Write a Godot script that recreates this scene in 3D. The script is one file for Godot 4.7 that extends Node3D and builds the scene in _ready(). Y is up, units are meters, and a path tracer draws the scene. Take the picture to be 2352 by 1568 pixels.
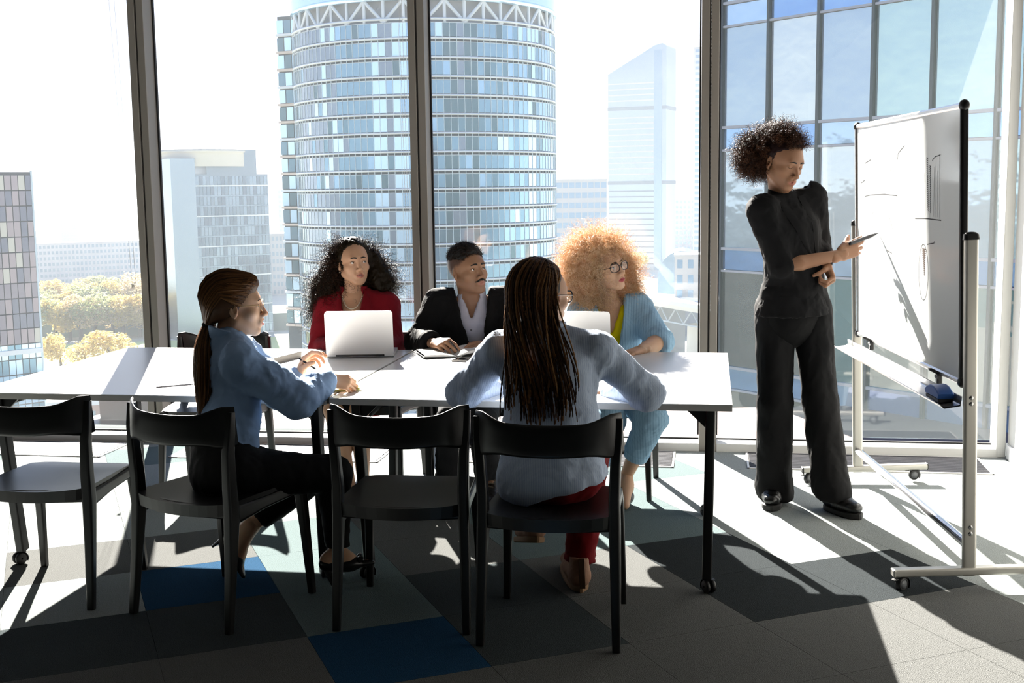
extends Node3D

var mats := {}
var taken := {}


# ---------------------------------------------------------------- mesh helper
class Mesher:
	var v := PackedVector3Array()
	var ix := PackedInt32Array()
	var col := PackedColorArray()
	var uv := PackedVector2Array()
	var tint := Color.WHITE
	var coloured := false

	func add(p: Vector3, t := Vector2.ZERO) -> int:
		v.append(p)
		uv.append(t)
		col.append(tint)
		return v.size() - 1

	func tri(a: int, b: int, c: int) -> void:  # counter-clockwise as seen from outside
		ix.append(a)
		ix.append(c)
		ix.append(b)

	func quad(a: Vector3, b: Vector3, c: Vector3, d: Vector3) -> void:
		var k := add(a, Vector2(0, 0))
		add(b, Vector2(1, 0))
		add(c, Vector2(1, 1))
		add(d, Vector2(0, 1))
		tri(k, k + 1, k + 2)
		tri(k, k + 2, k + 3)

	func poly(pts: Array) -> void:
		var k := v.size()
		for p in pts:
			add(p)
		for i in range(1, pts.size() - 1):
			tri(k, k + i, k + i + 1)

	func box(at: Vector3, size: Vector3, r := 0.0, b := Basis()) -> void:
		var h := size / 2.0
		r = minf(r, minf(h.x, minf(h.y, h.z)) * 0.98)
		var axes := [Vector3.RIGHT, Vector3.UP, Vector3.BACK]
		for ax in 3:
			for s in [-1.0, 1.0]:
				var u: int = (ax + 1) % 3
				var w: int = (ax + 2) % 3
				var n: Vector3 = axes[ax] * s * h[ax]
				var du: Vector3 = axes[u] * (h[u] - r)
				var dw: Vector3 = axes[w] * (h[w] - r)
				var q := [n - du - dw, n + du - dw, n + du + dw, n - du + dw]
				if s < 0:
					q.reverse()
				quad(at + b * q[0], at + b * q[1], at + b * q[2], at + b * q[3])
		if r <= 0.0:
			return
		for ax in 3:  # edges
			var u: int = (ax + 1) % 3
			var w: int = (ax + 2) % 3
			for su in [-1.0, 1.0]:
				for sw in [-1.0, 1.0]:
					var l: Vector3 = axes[ax] * (h[ax] - r)
					var p: Vector3 = axes[u] * su * h[u] + axes[w] * sw * (h[w] - r)
					var q: Vector3 = axes[u] * su * (h[u] - r) + axes[w] * sw * h[w]
					_edge(at, b, p, q, l)
		for sx in [-1.0, 1.0]:
			for sy in [-1.0, 1.0]:
				for sz in [-1.0, 1.0]:
					var c := Vector3(sx * h.x, sy * h.y, sz * h.z)
					var p1 := c - Vector3(0, sy, sz) * r
					var p2 := c - Vector3(sx, 0, sz) * r
					var p3 := c - Vector3(sx, sy, 0) * r
					var k := v.size()
					add(at + b * p1)
					add(at + b * p2)
					add(at + b * p3)
					if sx * sy * sz > 0:
						tri(k, k + 1, k + 2)
					else:
						tri(k, k + 2, k + 1)

	func _edge(at: Vector3, b: Basis, p: Vector3, q: Vector3, l: Vector3) -> void:
		var n := (q - p).cross(l)
		var mid := (p + q) / 2.0
		if n.dot(mid) > 0:
			quad(at + b * (p - l), at + b * (q - l), at + b * (q + l), at + b * (p + l))
		else:
			quad(at + b * (p + l), at + b * (q + l), at + b * (q - l), at + b * (p - l))

	# sweep a closed section (Vector2 list, counter-clockwise) along pts; sc: Vector2 per point; up: reference for the section's y
	func sweep(pts: Array, sec: Array, sc: Array, up := Vector3.UP, caps := true, follow := false) -> void:
		var n := pts.size()
		var m := sec.size()
		var k0 := v.size()
		var ref := up
		for i in n:
			var t: Vector3 = (pts[mini(i + 1, n - 1)] - pts[maxi(i - 1, 0)]).normalized()
			if absf(t.dot(ref)) > 0.98 and i == 0:
				ref = Vector3.RIGHT if absf(t.x) < 0.9 else Vector3.BACK
			var side := t.cross(ref).normalized()
			var y := side.cross(t).normalized()
			if follow:
				ref = y
			var s: Vector2 = sc[i] if sc.size() > 1 else sc[0]
			for q in sec:
				add(pts[i] + side * q.x * s.x + y * q.y * s.y, Vector2(float(i) / n, 0))
		for i in n - 1:
			for j in m:
				var a := k0 + i * m + j
				var b2 := k0 + i * m + (j + 1) % m
				tri(a, b2, b2 + m)
				tri(a, b2 + m, a + m)
		if caps:
			for e in 2:
				var base := k0 if e == 0 else k0 + (n - 1) * m
				var k := v.size()
				for j in m:
					add(v[base + j])
				var c := add(pts[0] if e == 0 else pts[n - 1])
				for j in m:
					if e == 0:
						tri(c, k + (j + 1) % m, k + j)
					else:
						tri(c, k + j, k + (j + 1) % m)

	func tube(pts: Array, r: Array, sides := 8, caps := true) -> void:
		var sec := []
		for j in sides:
			sec.append(Vector2.from_angle(TAU * j / sides))
		var sc := []
		for x in r:
			sc.append(Vector2(x, x))
		sweep(pts, sec, sc, Vector3(0.013, 1, 0.021).normalized(), caps, true)

	# profile: Vector2(radius, y) list from bottom to top, round axis y of xf
	func lathe(profile: Array, sides: int, xf: Transform3D) -> void:
		var n := profile.size()
		var k0 := v.size()
		for i in n:
			for j in sides:
				var a := TAU * j / sides
				add(xf * Vector3(profile[i].x * cos(a), profile[i].y, -profile[i].x * sin(a)))
		for i in n - 1:
			for j in sides:
				var a := k0 + i * sides + j
				var b := k0 + i * sides + (j + 1) % sides
				tri(a, b, b + sides)
				tri(a, b + sides, a + sides)

	func ball(at: Vector3, r: Vector3, rings := 8, sides := 12, b := Basis()) -> void:
		var prof := []
		for i in rings + 1:
			var a := -PI / 2 + PI * i / rings
			prof.append(Vector2(maxf(cos(a), 0.001), sin(a)))
		lathe(prof, sides, Transform3D(b * Basis.from_scale(r), at))

	# rows of points, smooth; closed: last column joins the first
	func sheet(rows: Array, closed := false) -> void:
		var m: int = rows[0].size()
		var k0 := v.size()
		for i in rows.size():
			for j in m:
				add(rows[i][j], Vector2(float(j) / (m - 1), float(i) / (rows.size() - 1)))
		for i in rows.size() - 1:
			for j in (m if closed else m - 1):
				var a := k0 + i * m + j
				var b := k0 + i * m + (j + 1) % m
				tri(a, b, b + m)
				tri(a, b + m, a + m)

	func mesh() -> ArrayMesh:
		var nn := PackedVector3Array()
		nn.resize(v.size())
		for i in range(0, ix.size(), 3):
			var a := ix[i]
			var b := ix[i + 1]
			var c := ix[i + 2]
			var f := (v[c] - v[a]).cross(v[b] - v[a])
			nn[a] += f
			nn[b] += f
			nn[c] += f
		for i in nn.size():
			nn[i] = nn[i].normalized() if nn[i].length_squared() > 1e-24 else Vector3.UP
		var arr := []
		arr.resize(Mesh.ARRAY_MAX)
		arr[Mesh.ARRAY_VERTEX] = v
		arr[Mesh.ARRAY_NORMAL] = nn
		arr[Mesh.ARRAY_INDEX] = ix
		arr[Mesh.ARRAY_TEX_UV] = uv
		if coloured:
			arr[Mesh.ARRAY_COLOR] = col
		var out := ArrayMesh.new()
		out.add_surface_from_arrays(Mesh.PRIMITIVE_TRIANGLES, arr)
		return out


# ---------------------------------------------------------------- naming
func numbered(called: String) -> String:
	if not taken.has(called):
		taken[called] = 0
		return called
	taken[called] += 1
	return "%s_%03d" % [called, taken[called]]


func tag(o: Node3D, label: String, category: String, group := "") -> Node3D:
	o.set_meta("label", label)
	o.set_meta("category", category)
	if group:
		o.set_meta("group", group)
	return o


func thing(called: String, label: String, category: String, at := Vector3.ZERO, turn := 0.0, group := "") -> Node3D:
	var o := Node3D.new()
	o.name = numbered(called)
	o.position = at
	o.rotation.y = turn
	add_child(o)
	return tag(o, label, category, group)


func part(called: String, m: Mesh, material: Material, parent: Node3D, xf := Transform3D()) -> MeshInstance3D:
	var o := MeshInstance3D.new()
	o.name = called
	o.mesh = m
	o.material_override = material
	o.transform = xf
	parent.add_child(o, true)
	return o


func struct_node(called: String, at := Vector3.ZERO) -> Node3D:
	var o := Node3D.new()
	o.name = called
	o.position = at
	o.set_meta("kind", "structure")
	add_child(o)
	return o


func struct_mesh(called: String, m: Mesh, material: Material) -> MeshInstance3D:
	var o := part(called, m, material, self)
	o.set_meta("kind", "structure")
	return o


func mat(key: String, c: Color, rough := 0.6, metal := 0.0) -> StandardMaterial3D:
	if mats.has(key):
		return mats[key]
	var m := StandardMaterial3D.new()
	m.resource_name = key
	m.albedo_color = c
	m.roughness = rough
	m.metallic = metal
	mats[key] = m
	return m


func noise_tex(freq: float, size := 256, normal := false, lo := 0.0, hi := 1.0, kind := FastNoiseLite.TYPE_SIMPLEX_SMOOTH, bump := 4.0, seed_ := 1) -> NoiseTexture2D:
	var n := FastNoiseLite.new()
	n.noise_type = kind
	n.frequency = freq
	n.seed = seed_
	var t := NoiseTexture2D.new()
	t.width = size
	t.height = size
	t.seamless = true
	t.noise = n
	t.as_normal_map = normal
	t.bump_strength = bump
	if not normal:
		var g := Gradient.new()
		g.set_color(0, Color(lo, lo, lo))
		g.set_color(1, Color(hi, hi, hi))
		t.color_ramp = g
	return t


func fabric(key: String, c: Color, rough := 0.9, sheen := 0.3, scale := 60.0) -> StandardMaterial3D:
	if mats.has(key):
		return mats[key]
	var m := mat(key, c, rough)
	m.metallic_specular = 0.25
	if sheen > 0:
		m.rim_enabled = true
		m.rim = sheen
		m.rim_tint = 0.6
	return m


func round_section(w: float, h: float, r: float, n := 3) -> Array:
	var out := []
	for q in [[1, -1, -PI / 2], [1, 1, 0.0], [-1, 1, PI / 2], [-1, -1, PI]]:
		for i in n + 1:
			var a: float = q[2] + PI / 2 * i / n
			out.append(Vector2(q[0] * (w / 2 - r) + r * cos(a), q[1] * (h / 2 - r) + r * sin(a)))
	return out


func scene_rng(s: int) -> RandomNumberGenerator:
	var r := RandomNumberGenerator.new()
	r.seed = s
	return r

func _ready() -> void:
	# camera
	var cam := Camera3D.new()
	cam.name = "camera"
	cam.position = Vector3(0, 1.5, 0)
	cam.rotation = Vector3(-0.12737, 0.16631, -0.01329)
	cam.fov = 31.95
	cam.near = 0.05
	cam.far = 4000.0
	add_child(cam)
	# sky, exposure
	var sky_m := ProceduralSkyMaterial.new()
	sky_m.sky_top_color = Color(0.42, 0.60, 0.86)
	sky_m.sky_horizon_color = Color(0.97, 0.985, 1.0)
	sky_m.sky_curve = 0.22
	sky_m.ground_horizon_color = Color(0.86, 0.87, 0.88)
	sky_m.ground_bottom_color = Color(0.55, 0.55, 0.54)
	sky_m.ground_curve = 0.1
	sky_m.sky_energy_multiplier = SKY_ENERGY
	sky_m.ground_energy_multiplier = SKY_ENERGY * 0.8
	sky_m.sun_angle_max = 1.0
	var sky := Sky.new()
	sky.sky_material = sky_m
	var env := Environment.new()
	env.background_mode = Environment.BG_SKY
	env.sky = sky
	env.tonemap_mode = Environment.TONE_MAPPER_LINEAR
	env.tonemap_exposure = EXPOSURE
	env.volumetric_fog_enabled = true
	env.volumetric_fog_density = 0.0
	env.sdfgi_enabled = true
	env.ssao_enabled = true
	env.ssil_enabled = true
	var we := WorldEnvironment.new()
	we.name = "world_environment"
	we.environment = env
	add_child(we)
	# sun: 30 degrees high, behind the windows, slightly from the left
	var sun := DirectionalLight3D.new()
	sun.name = "sun"
	var az := deg_to_rad(23.0)
	var el := deg_to_rad(30.3)
	sun.look_at_from_position(Vector3.ZERO, Vector3(cos(el) * sin(az), -sin(el), cos(el) * cos(az)))
	sun.light_energy = SUN_ENERGY
	sun.light_color = Color(1.0, 0.975, 0.935)
	sun.light_angular_distance = 0.5
	sun.shadow_enabled = true
	add_child(sun)

	build_room()
	build_tables()
	build_chairs()
	build_whiteboard()
	build_desk_things()
	build_city()
	build_people()

const SKY_ENERGY := 1.25
const SUN_ENERGY := 15.0
const EXPOSURE := 1.0
const HAZE := 0.0003

# ---------------------------------------------------------------- the room
# feet of the facade's mullions, from left to right: a gently faceted curtain wall
var facade: Array[Vector2] = [Vector2(-9.85, -6.30), Vector2(-8.23, -6.41), Vector2(-6.6, -6.50), Vector2(-4.96, -6.585), Vector2(-3.31, -6.65), Vector2(-1.655, -6.715), Vector2(-0.012, -6.757), Vector2(1.61, -6.77)]
const ROOM_RIGHT := 1.615
const ROOM_BACK := 5.0
const CEILING := 3.05


func carpet_mat(key: String, c: Color) -> StandardMaterial3D:
	var m := mat(key, c, 1.0)
	m.metallic_specular = 0.1
	if not mats.has("carpet_speckle"):
		mats["carpet_speckle"] = noise_tex(0.35, 512, false, 0.58, 1.0, FastNoiseLite.TYPE_SIMPLEX_SMOOTH, 4.0, 5)
		mats["carpet_patches"] = noise_tex(0.02, 256, false, 0.86, 1.0, FastNoiseLite.TYPE_SIMPLEX_SMOOTH, 4.0, 9)
		mats["carpet_pile"] = noise_tex(0.3, 512, false, 0.0, 1.0, FastNoiseLite.TYPE_SIMPLEX_SMOOTH, 4.0, 7)
	m.albedo_texture = mats["carpet_speckle"]
	m.uv1_triplanar = true
	m.uv1_world_triplanar = true
	m.uv1_scale = Vector3.ONE * 1.6
	m.heightmap_enabled = true
	m.heightmap_texture = mats["carpet_pile"]
	m.heightmap_scale = 0.3
	return m


func build_room() -> void:
	var steel := mat("mullion_grey", Color(0.52, 0.50, 0.475), 0.45, 0.3)
	var gasket := mat("black_gasket", Color(0.03, 0.03, 0.035), 0.7)
	var white := mat("white_wall", Color(0.86, 0.86, 0.85), 0.8)
	var sill_m := mat("pale_sill", Color(0.80, 0.80, 0.79), 0.5, 0.1)  # paler than the mullions: sunlit white of the bottom rails is in the colour
	var glass := mat("window_glass", Color(0.9, 0.97, 0.97, 0.04), 0.02)
	glass.transparency = BaseMaterial3D.TRANSPARENCY_ALPHA
	glass.metallic_specular = 0.5

	# floor with carpet squares laid diagonally
	var floor_n := struct_node("floor")
	var outline := PackedVector2Array()
	for p in facade:
		outline.append(p)
	outline.append(Vector2(ROOM_RIGHT, ROOM_BACK))
	outline.append(Vector2(-9.85, ROOM_BACK))
	var fm := Mesher.new()
	fm.box(Vector3(-4.1, -0.16, -1.0), Vector3(12.0, 0.30, 12.4))
	part("slab", fm.mesh(), carpet_mat("carpet_base", Color(0.40, 0.42, 0.42)), floor_n)
	var kinds := {
		"L": carpet_mat("carpet_pale", Color(0.68, 0.705, 0.70)),
		"G": carpet_mat("carpet_sage", Color(0.48, 0.54, 0.545)),
		"T": carpet_mat("carpet_taupe", Color(0.46, 0.465, 0.46)),
		"M": carpet_mat("carpet_slate", Color(0.31, 0.34, 0.35)),
		"D": carpet_mat("carpet_navy", Color(0.24, 0.26, 0.27)),
		"B": carpet_mat("carpet_blue", Color(0.17, 0.325, 0.455)),
	}
	var layout := {
		-7: "LLGLLLLLLLLLLLL", -6: "LLLLGLLLLLLLLLL", -5: "LLLLLLLLLLLLLLL", -4: "LLLLLGLLLLLLLLL", -3: "LLLLLLLLLGLLLLL",
		-2: "LGLTTGTGGLLLLLL", -1: "GLLLBGTGGLLLLLL", 0: "LTGMMGMTDLLLLLL", 1: "GMLTTBMTDDLLLLL", 2: "TMMLTTTTTTLLLLL", 3: "MGMTMBGTTTLLLLL", 4: "TMBMTTMGTTLLLLL"}
	var ang := deg_to_rad(31.0)
	var dv := Vector2(sin(ang), cos(ang))
	var du := Vector2(cos(ang), -sin(ang))
	for j in layout:
		for i in range(-5, 10):
			var s: float = -4.37 + 0.487 * j
			var t: float = 0.765 + 0.487 * i
			var cell := PackedVector2Array()
			for q in [[0.0001, 0.0001], [0.4869, 0.0001], [0.4869, 0.4869], [0.0001, 0.4869]]:
				cell.append(du * (t + q[0]) + dv * (s + q[1]))
			for piece in Geometry2D.intersect_polygons(cell, outline):
				var ctr := Vector2.ZERO
				for p in piece:
					ctr += p / piece.size()
				if ctr.y > -1.2:
					continue
				if Geometry2D.is_polygon_clockwise(piece):
					piece.reverse()
				var tm := Mesher.new()
				var top := []
				var low := []
				for p in piece:
					var q: Vector2 = p + (ctr - p).normalized() * 0.0009
					top.append(Vector3(q.x, 0.0, q.y))
					low.append(Vector3(p.x, -0.006, p.y))
				var rev := top.duplicate()
				rev.reverse()
				tm.poly(rev)
				for k in top.size():
					var k2: int = (k + 1) % top.size()
					tm.quad(top[k], top[k2], low[k2], low[k])
				part("carpet_tile", tm.mesh(), kinds[layout[j][i + 5]], floor_n)

	# ceiling and the walls out of view, grey to dim the light they bounce forward
	var cm := Mesher.new()
	cm.box(Vector3(-4.1, CEILING + 0.15, -0.9), Vector3(12.2, 0.3, 12.4))
	struct_mesh("ceiling", cm.mesh(), mat("ceiling_paint", Color(0.46, 0.46, 0.46), 0.9))
	var wm := Mesher.new()
	wm.box(Vector3(ROOM_RIGHT + 0.1, CEILING / 2, -0.85), Vector3(0.2, CEILING + 0.02, 11.86))
	struct_mesh("wall_right", wm.mesh(), white)
	wm = Mesher.new()
	wm.box(Vector3(ROOM_RIGHT - 0.008, 0.04, -0.85), Vector3(0.016, 0.08, 11.8), 0.003)
	struct_mesh("baseboard_right", wm.mesh(), mat("baseboard_white", Color(0.88, 0.88, 0.88), 0.4))
	wm = Mesher.new()
	wm.box(Vector3(-4.1, CEILING / 2, ROOM_BACK + 0.1), Vector3(12.2, CEILING + 0.02, 0.2))
	struct_mesh("wall_back", wm.mesh(), mat("back_wall_paint", Color(0.34, 0.34, 0.35), 0.9))
	wm = Mesher.new()
	wm.box(Vector3(-9.95, CEILING / 2, -0.7), Vector3(0.2, CEILING + 0.02, 11.6))
	struct_mesh("wall_left", wm.mesh(), mat("back_wall_paint", Color(0.34, 0.34, 0.35), 0.9))

	# windows: bottom rail, pane, head rail; mullions between them
	for i in facade.size() - 1:
		var a: Vector2 = facade[i]
		var b: Vector2 = facade[i + 1]
		var w := struct_node("window_%d" % (i + 1))
		var dir := (b - a).normalized()
		var out := Vector2(dir.y, -dir.x)  # towards the city
		var yaw := -atan2(dir.y, dir.x)
		var bas := Basis(Vector3.UP, yaw)
		var mid := (a + b) / 2.0
		var l := (b - a).length()
		var r := Mesher.new()
		var o := mid + out * 0.075
		r.box(Vector3(o.x, 0.02, o.y), Vector3(l - 0.095, 0.05, 0.15), 0.003, bas)
		part("sill", r.mesh(), sill_m, w)
		r = Mesher.new()
		r.box(Vector3(o.x, CEILING - 0.06, o.y), Vector3(l - 0.095, 0.12, 0.15), 0.003, bas)
		part("head_rail", r.mesh(), steel, w)
		r = Mesher.new()
		o = mid + out * 0.135
		r.box(Vector3(o.x, CEILING / 2, o.y), Vector3(l - 0.105, CEILING - 0.14, 0.012), 0.0, bas)
		part("pane", r.mesh(), glass, w)
		r = Mesher.new()
		for s in [-1.0, 1.0]:
			var e: Vector2 = o + dir * s * (l / 2 - 0.052)
			r.box(Vector3(e.x, CEILING / 2, e.y), Vector3(0.009, CEILING - 0.14, 0.02), 0.0, bas)
		r.box(Vector3(o.x, 0.049, o.y), Vector3(l - 0.1, 0.008, 0.02), 0.0, bas)
		part("gasket", r.mesh(), gasket, w)
	for i in facade.size():
		var p: Vector2 = facade[i]
		var q: Vector2 = facade[mini(i + 1, facade.size() - 1)] - facade[maxi(i - 1, 0)]
		var dir := q.normalized()
		var out := Vector2(dir.y, -dir.x)
		var bas := Basis(Vector3.UP, -atan2(dir.y, dir.x))
		var t := struct_node("trim_%d" % (i + 1))
		if i == facade.size() - 1:  # the pale jamb in the corner
			var r := Mesher.new()
			var o := p - dir * 0.032 + out * 0.075
			r.box(Vector3(o.x, CEILING / 2, o.y), Vector3(0.05, CEILING, 0.15), 0.003, bas)
			part("jamb", r.mesh(), sill_m, t)
			continue
		for s in [-1.0, 1.0]:
			var r := Mesher.new()
			var o: Vector2 = p + dir * s * 0.0265 + out * 0.07
			r.box(Vector3(o.x, CEILING / 2, o.y), Vector3(0.042, CEILING, 0.14), 0.002, bas)
			part("mullion_profile", r.mesh(), steel, t)
		var g := Mesher.new()
		var c := p + out * 0.08
		g.box(Vector3(c.x, CEILING / 2, c.y), Vector3(0.02, CEILING, 0.13), 0.0, bas)
		part("mullion_groove", g.mesh(), mat("groove_dark", Color(0.2, 0.19, 0.18), 0.7), t)

	# floor grilles along the glass
	var slat_m := mat("grille_slat", Color(0.20, 0.20, 0.22), 0.45, 0.5)
	var pit := mat("grille_pit", Color(0.05, 0.05, 0.06), 0.9)
	var rim := mat("grille_rim", Color(0.80, 0.79, 0.78), 0.4, 0.4)
	var spans := [[-5.1, -3.46, -6.61, -6.23], [-3.06, -1.82, -6.675, -6.27], [-1.42, -0.19, -6.725, -6.33], [0.2, 1.455, -6.748, -6.352]]
	var words := ["at the left end of the windows", "behind the ponytailed woman's chair", "behind the man and the blonde woman", "behind the standing woman and the whiteboard"]
	for k in 4:
		var s: Array = spans[k]
		var ctr := Vector3((s[0] + s[1]) / 2, 0, (s[2] + s[3]) / 2)
		var g := thing("floor_grille", "ribbed metal floor grille set in the carpet %s" % words[k], "floor grille", ctr, 0.0, "floor grilles along the windows")
		var w: float = s[1] - s[0]
		var d: float = s[3] - s[2]
		var r := Mesher.new()
		for e in [-1.0, 1.0]:
			r.box(Vector3(0, 0.002, e * (d / 2 - 0.006)), Vector3(w, 0.008, 0.012), 0.002)
			r.box(Vector3(e * (w / 2 - 0.006), 0.002, 0), Vector3(0.012, 0.008, d), 0.002)
		part("rim", r.mesh(), rim, g)
		r = Mesher.new()
		r.box(Vector3(0, -0.0005, 0), Vector3(w - 0.02, 0.003, d - 0.02))
		part("pit", r.mesh(), pit, g)
		r = Mesher.new()
		r.box(Vector3.ZERO, Vector3(w - 0.03, 0.006, 0.0085), 0.0015)
		var sm := r.mesh()
		var n := int((d - 0.03) / 0.0165)
		for i in n:
			part("slat", sm, slat_m, g, Transform3D(Basis(), Vector3(0, 0.0035, -d / 2 + 0.022 + i * (d - 0.044) / (n - 1))))

# ---------------------------------------------------------------- tables
const TABLE_Y := 0.74
const Z_NEAR := -4.182
const Z_FAR := -5.510


func caster(parent: Node3D, at: Vector3, black: Material, tyre: Material, yaw := 0.4) -> void:
	var b := Basis(Vector3.UP, yaw)
	var m := Mesher.new()
	for s in [-1.0, 1.0]:
		var prof := [Vector2(0.004, -0.008), Vector2(0.021, -0.008), Vector2(0.0245, -0.004), Vector2(0.0245, 0.004), Vector2(0.021, 0.008), Vector2(0.004, 0.008)]
		m.lathe(prof, 18, Transform3D(b * Basis(Vector3.BACK, PI / 2), at + b * Vector3(s * 0.012, 0.0245, 0.016)))
	part("wheel", m.mesh(), tyre, parent)
	m = Mesher.new()
	m.lathe([Vector2(0.001, 0.0), Vector2(0.013, 0.0), Vector2(0.013, 0.022), Vector2(0.001, 0.022)], 12, Transform3D(Basis(), at + Vector3(0, 0.046, 0)))
	var rows := []
	for i in 7:
		var a := -0.5 + i * 0.42
		var r := 0.0285
		rows.append([at + b * Vector3(-0.021, 0.0245 + r * sin(a), 0.016 - r * cos(a)), at + b * Vector3(0.021, 0.0245 + r * sin(a), 0.016 - r * cos(a))])
	m.sheet(rows)
	m.box(at + b * Vector3(0, 0.045, 0.004), Vector3(0.008, 0.03, 0.03), 0.002, b)
	part("caster_fork", m.mesh(), black, parent)


func make_table(label: String, x0: float, x1: float, lean: float) -> void:
	var cx := (x0 + x1) / 2
	var cz := (Z_NEAR + Z_FAR) / 2
	var t := thing("meeting_table", label, "table", Vector3(cx, 0, cz), 0.0, "pair of white folding meeting tables")
	var w := x1 - x0
	var d := Z_NEAR - Z_FAR
	var white := mat("table_laminate", Color(0.86, 0.86, 0.86), 0.28)
	var edge := mat("table_edge", Color(0.74, 0.73, 0.71), 0.5)  # white edge greyed, its shadow tone put into the colour
	var black := mat("table_leg_black", Color(0.035, 0.035, 0.04), 0.42, 0.2)
	var tyre := mat("caster_tyre", Color(0.07, 0.07, 0.075), 0.5)
	var m := Mesher.new()
	m.box(Vector3(0, TABLE_Y - 0.002, 0), Vector3(w, 0.004, d), 0.001)
	part("tabletop", m.mesh(), white, t)
	m = Mesher.new()
	m.box(Vector3(0, TABLE_Y - 0.0145, 0), Vector3(w - 0.0005, 0.021, d - 0.0005), 0.001)
	part("edge_band", m.mesh(), edge, t)
	m = Mesher.new()
	for s in [-1.0, 1.0]:
		m.box(Vector3(s * (w / 2 - 0.105), TABLE_Y - 0.045, 0), Vector3(0.05, 0.036, d - 0.24), 0.004)
	m.box(Vector3(0, TABLE_Y - 0.05, 0), Vector3(w - 0.24, 0.045, 0.03), 0.004)
	part("under_frame", m.mesh(), black, t)
	for sx in [-1.0, 1.0]:
		for sz in [-1.0, 1.0]:
			var m2 := Mesher.new()
			var foot := Vector3(sx * (w / 2 - 0.085), 0.055, sz * (d / 2 - (0.175 if sz > 0 else 0.12)))
			var head := Vector3(sx * (w / 2 - 0.075), TABLE_Y - 0.03, sz * (d / 2 - 0.10))
			m2.sweep([foot, head], round_section(0.036, 0.05, 0.008), [Vector2(1, 1)], Vector3.BACK)
			var leg := part("leg", m2.mesh(), black, t)
			m2 = Mesher.new()
			var q := head + Vector3(-sx * 0.016, 0.0, 0)
			var a := [q + Vector3(0, 0.005, 0), q + Vector3(0, -0.075, 0), q + Vector3(-sx * 0.085, 0.005, 0)]
			for e in [-0.006, 0.006]:
				var f := [a[0] + Vector3(0, 0, e), a[1] + Vector3(0, 0, e), a[2] + Vector3(0, 0, e)]
				m2.poly(f)
			for k in 3:
				m2.quad(a[k] + Vector3(0, 0, -0.006), a[(k + 1) % 3] + Vector3(0, 0, -0.006), a[(k + 1) % 3] + Vector3(0, 0, 0.006), a[k] + Vector3(0, 0, 0.006))
			part("bracket", m2.mesh(), black, leg)
			caster(leg, Vector3(foot.x, 0, foot.z), black, tyre, 0.5 * sx + (PI if sz < 0 else 0.0))


func build_tables() -> void:
	make_table("white meeting table on black casters, the right one, nearest the whiteboard", -1.392, 0.078, 0.0)
	make_table("white meeting table on black casters, the left one, mostly empty", -2.867, -1.404, 0.0)
	var m := Mesher.new()
	m.box(Vector3(-1.398, TABLE_Y - 0.014, (Z_NEAR + Z_FAR) / 2), Vector3(0.011, 0.018, Z_NEAR - Z_FAR - 0.02))
	var o := part("seam_strip", m.mesh(), mat("seam_grey", Color(0.42, 0.41, 0.38), 0.6), self)
	tag(o, "thin grey joint strip filling the gap between the two white tables", "strip")


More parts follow.
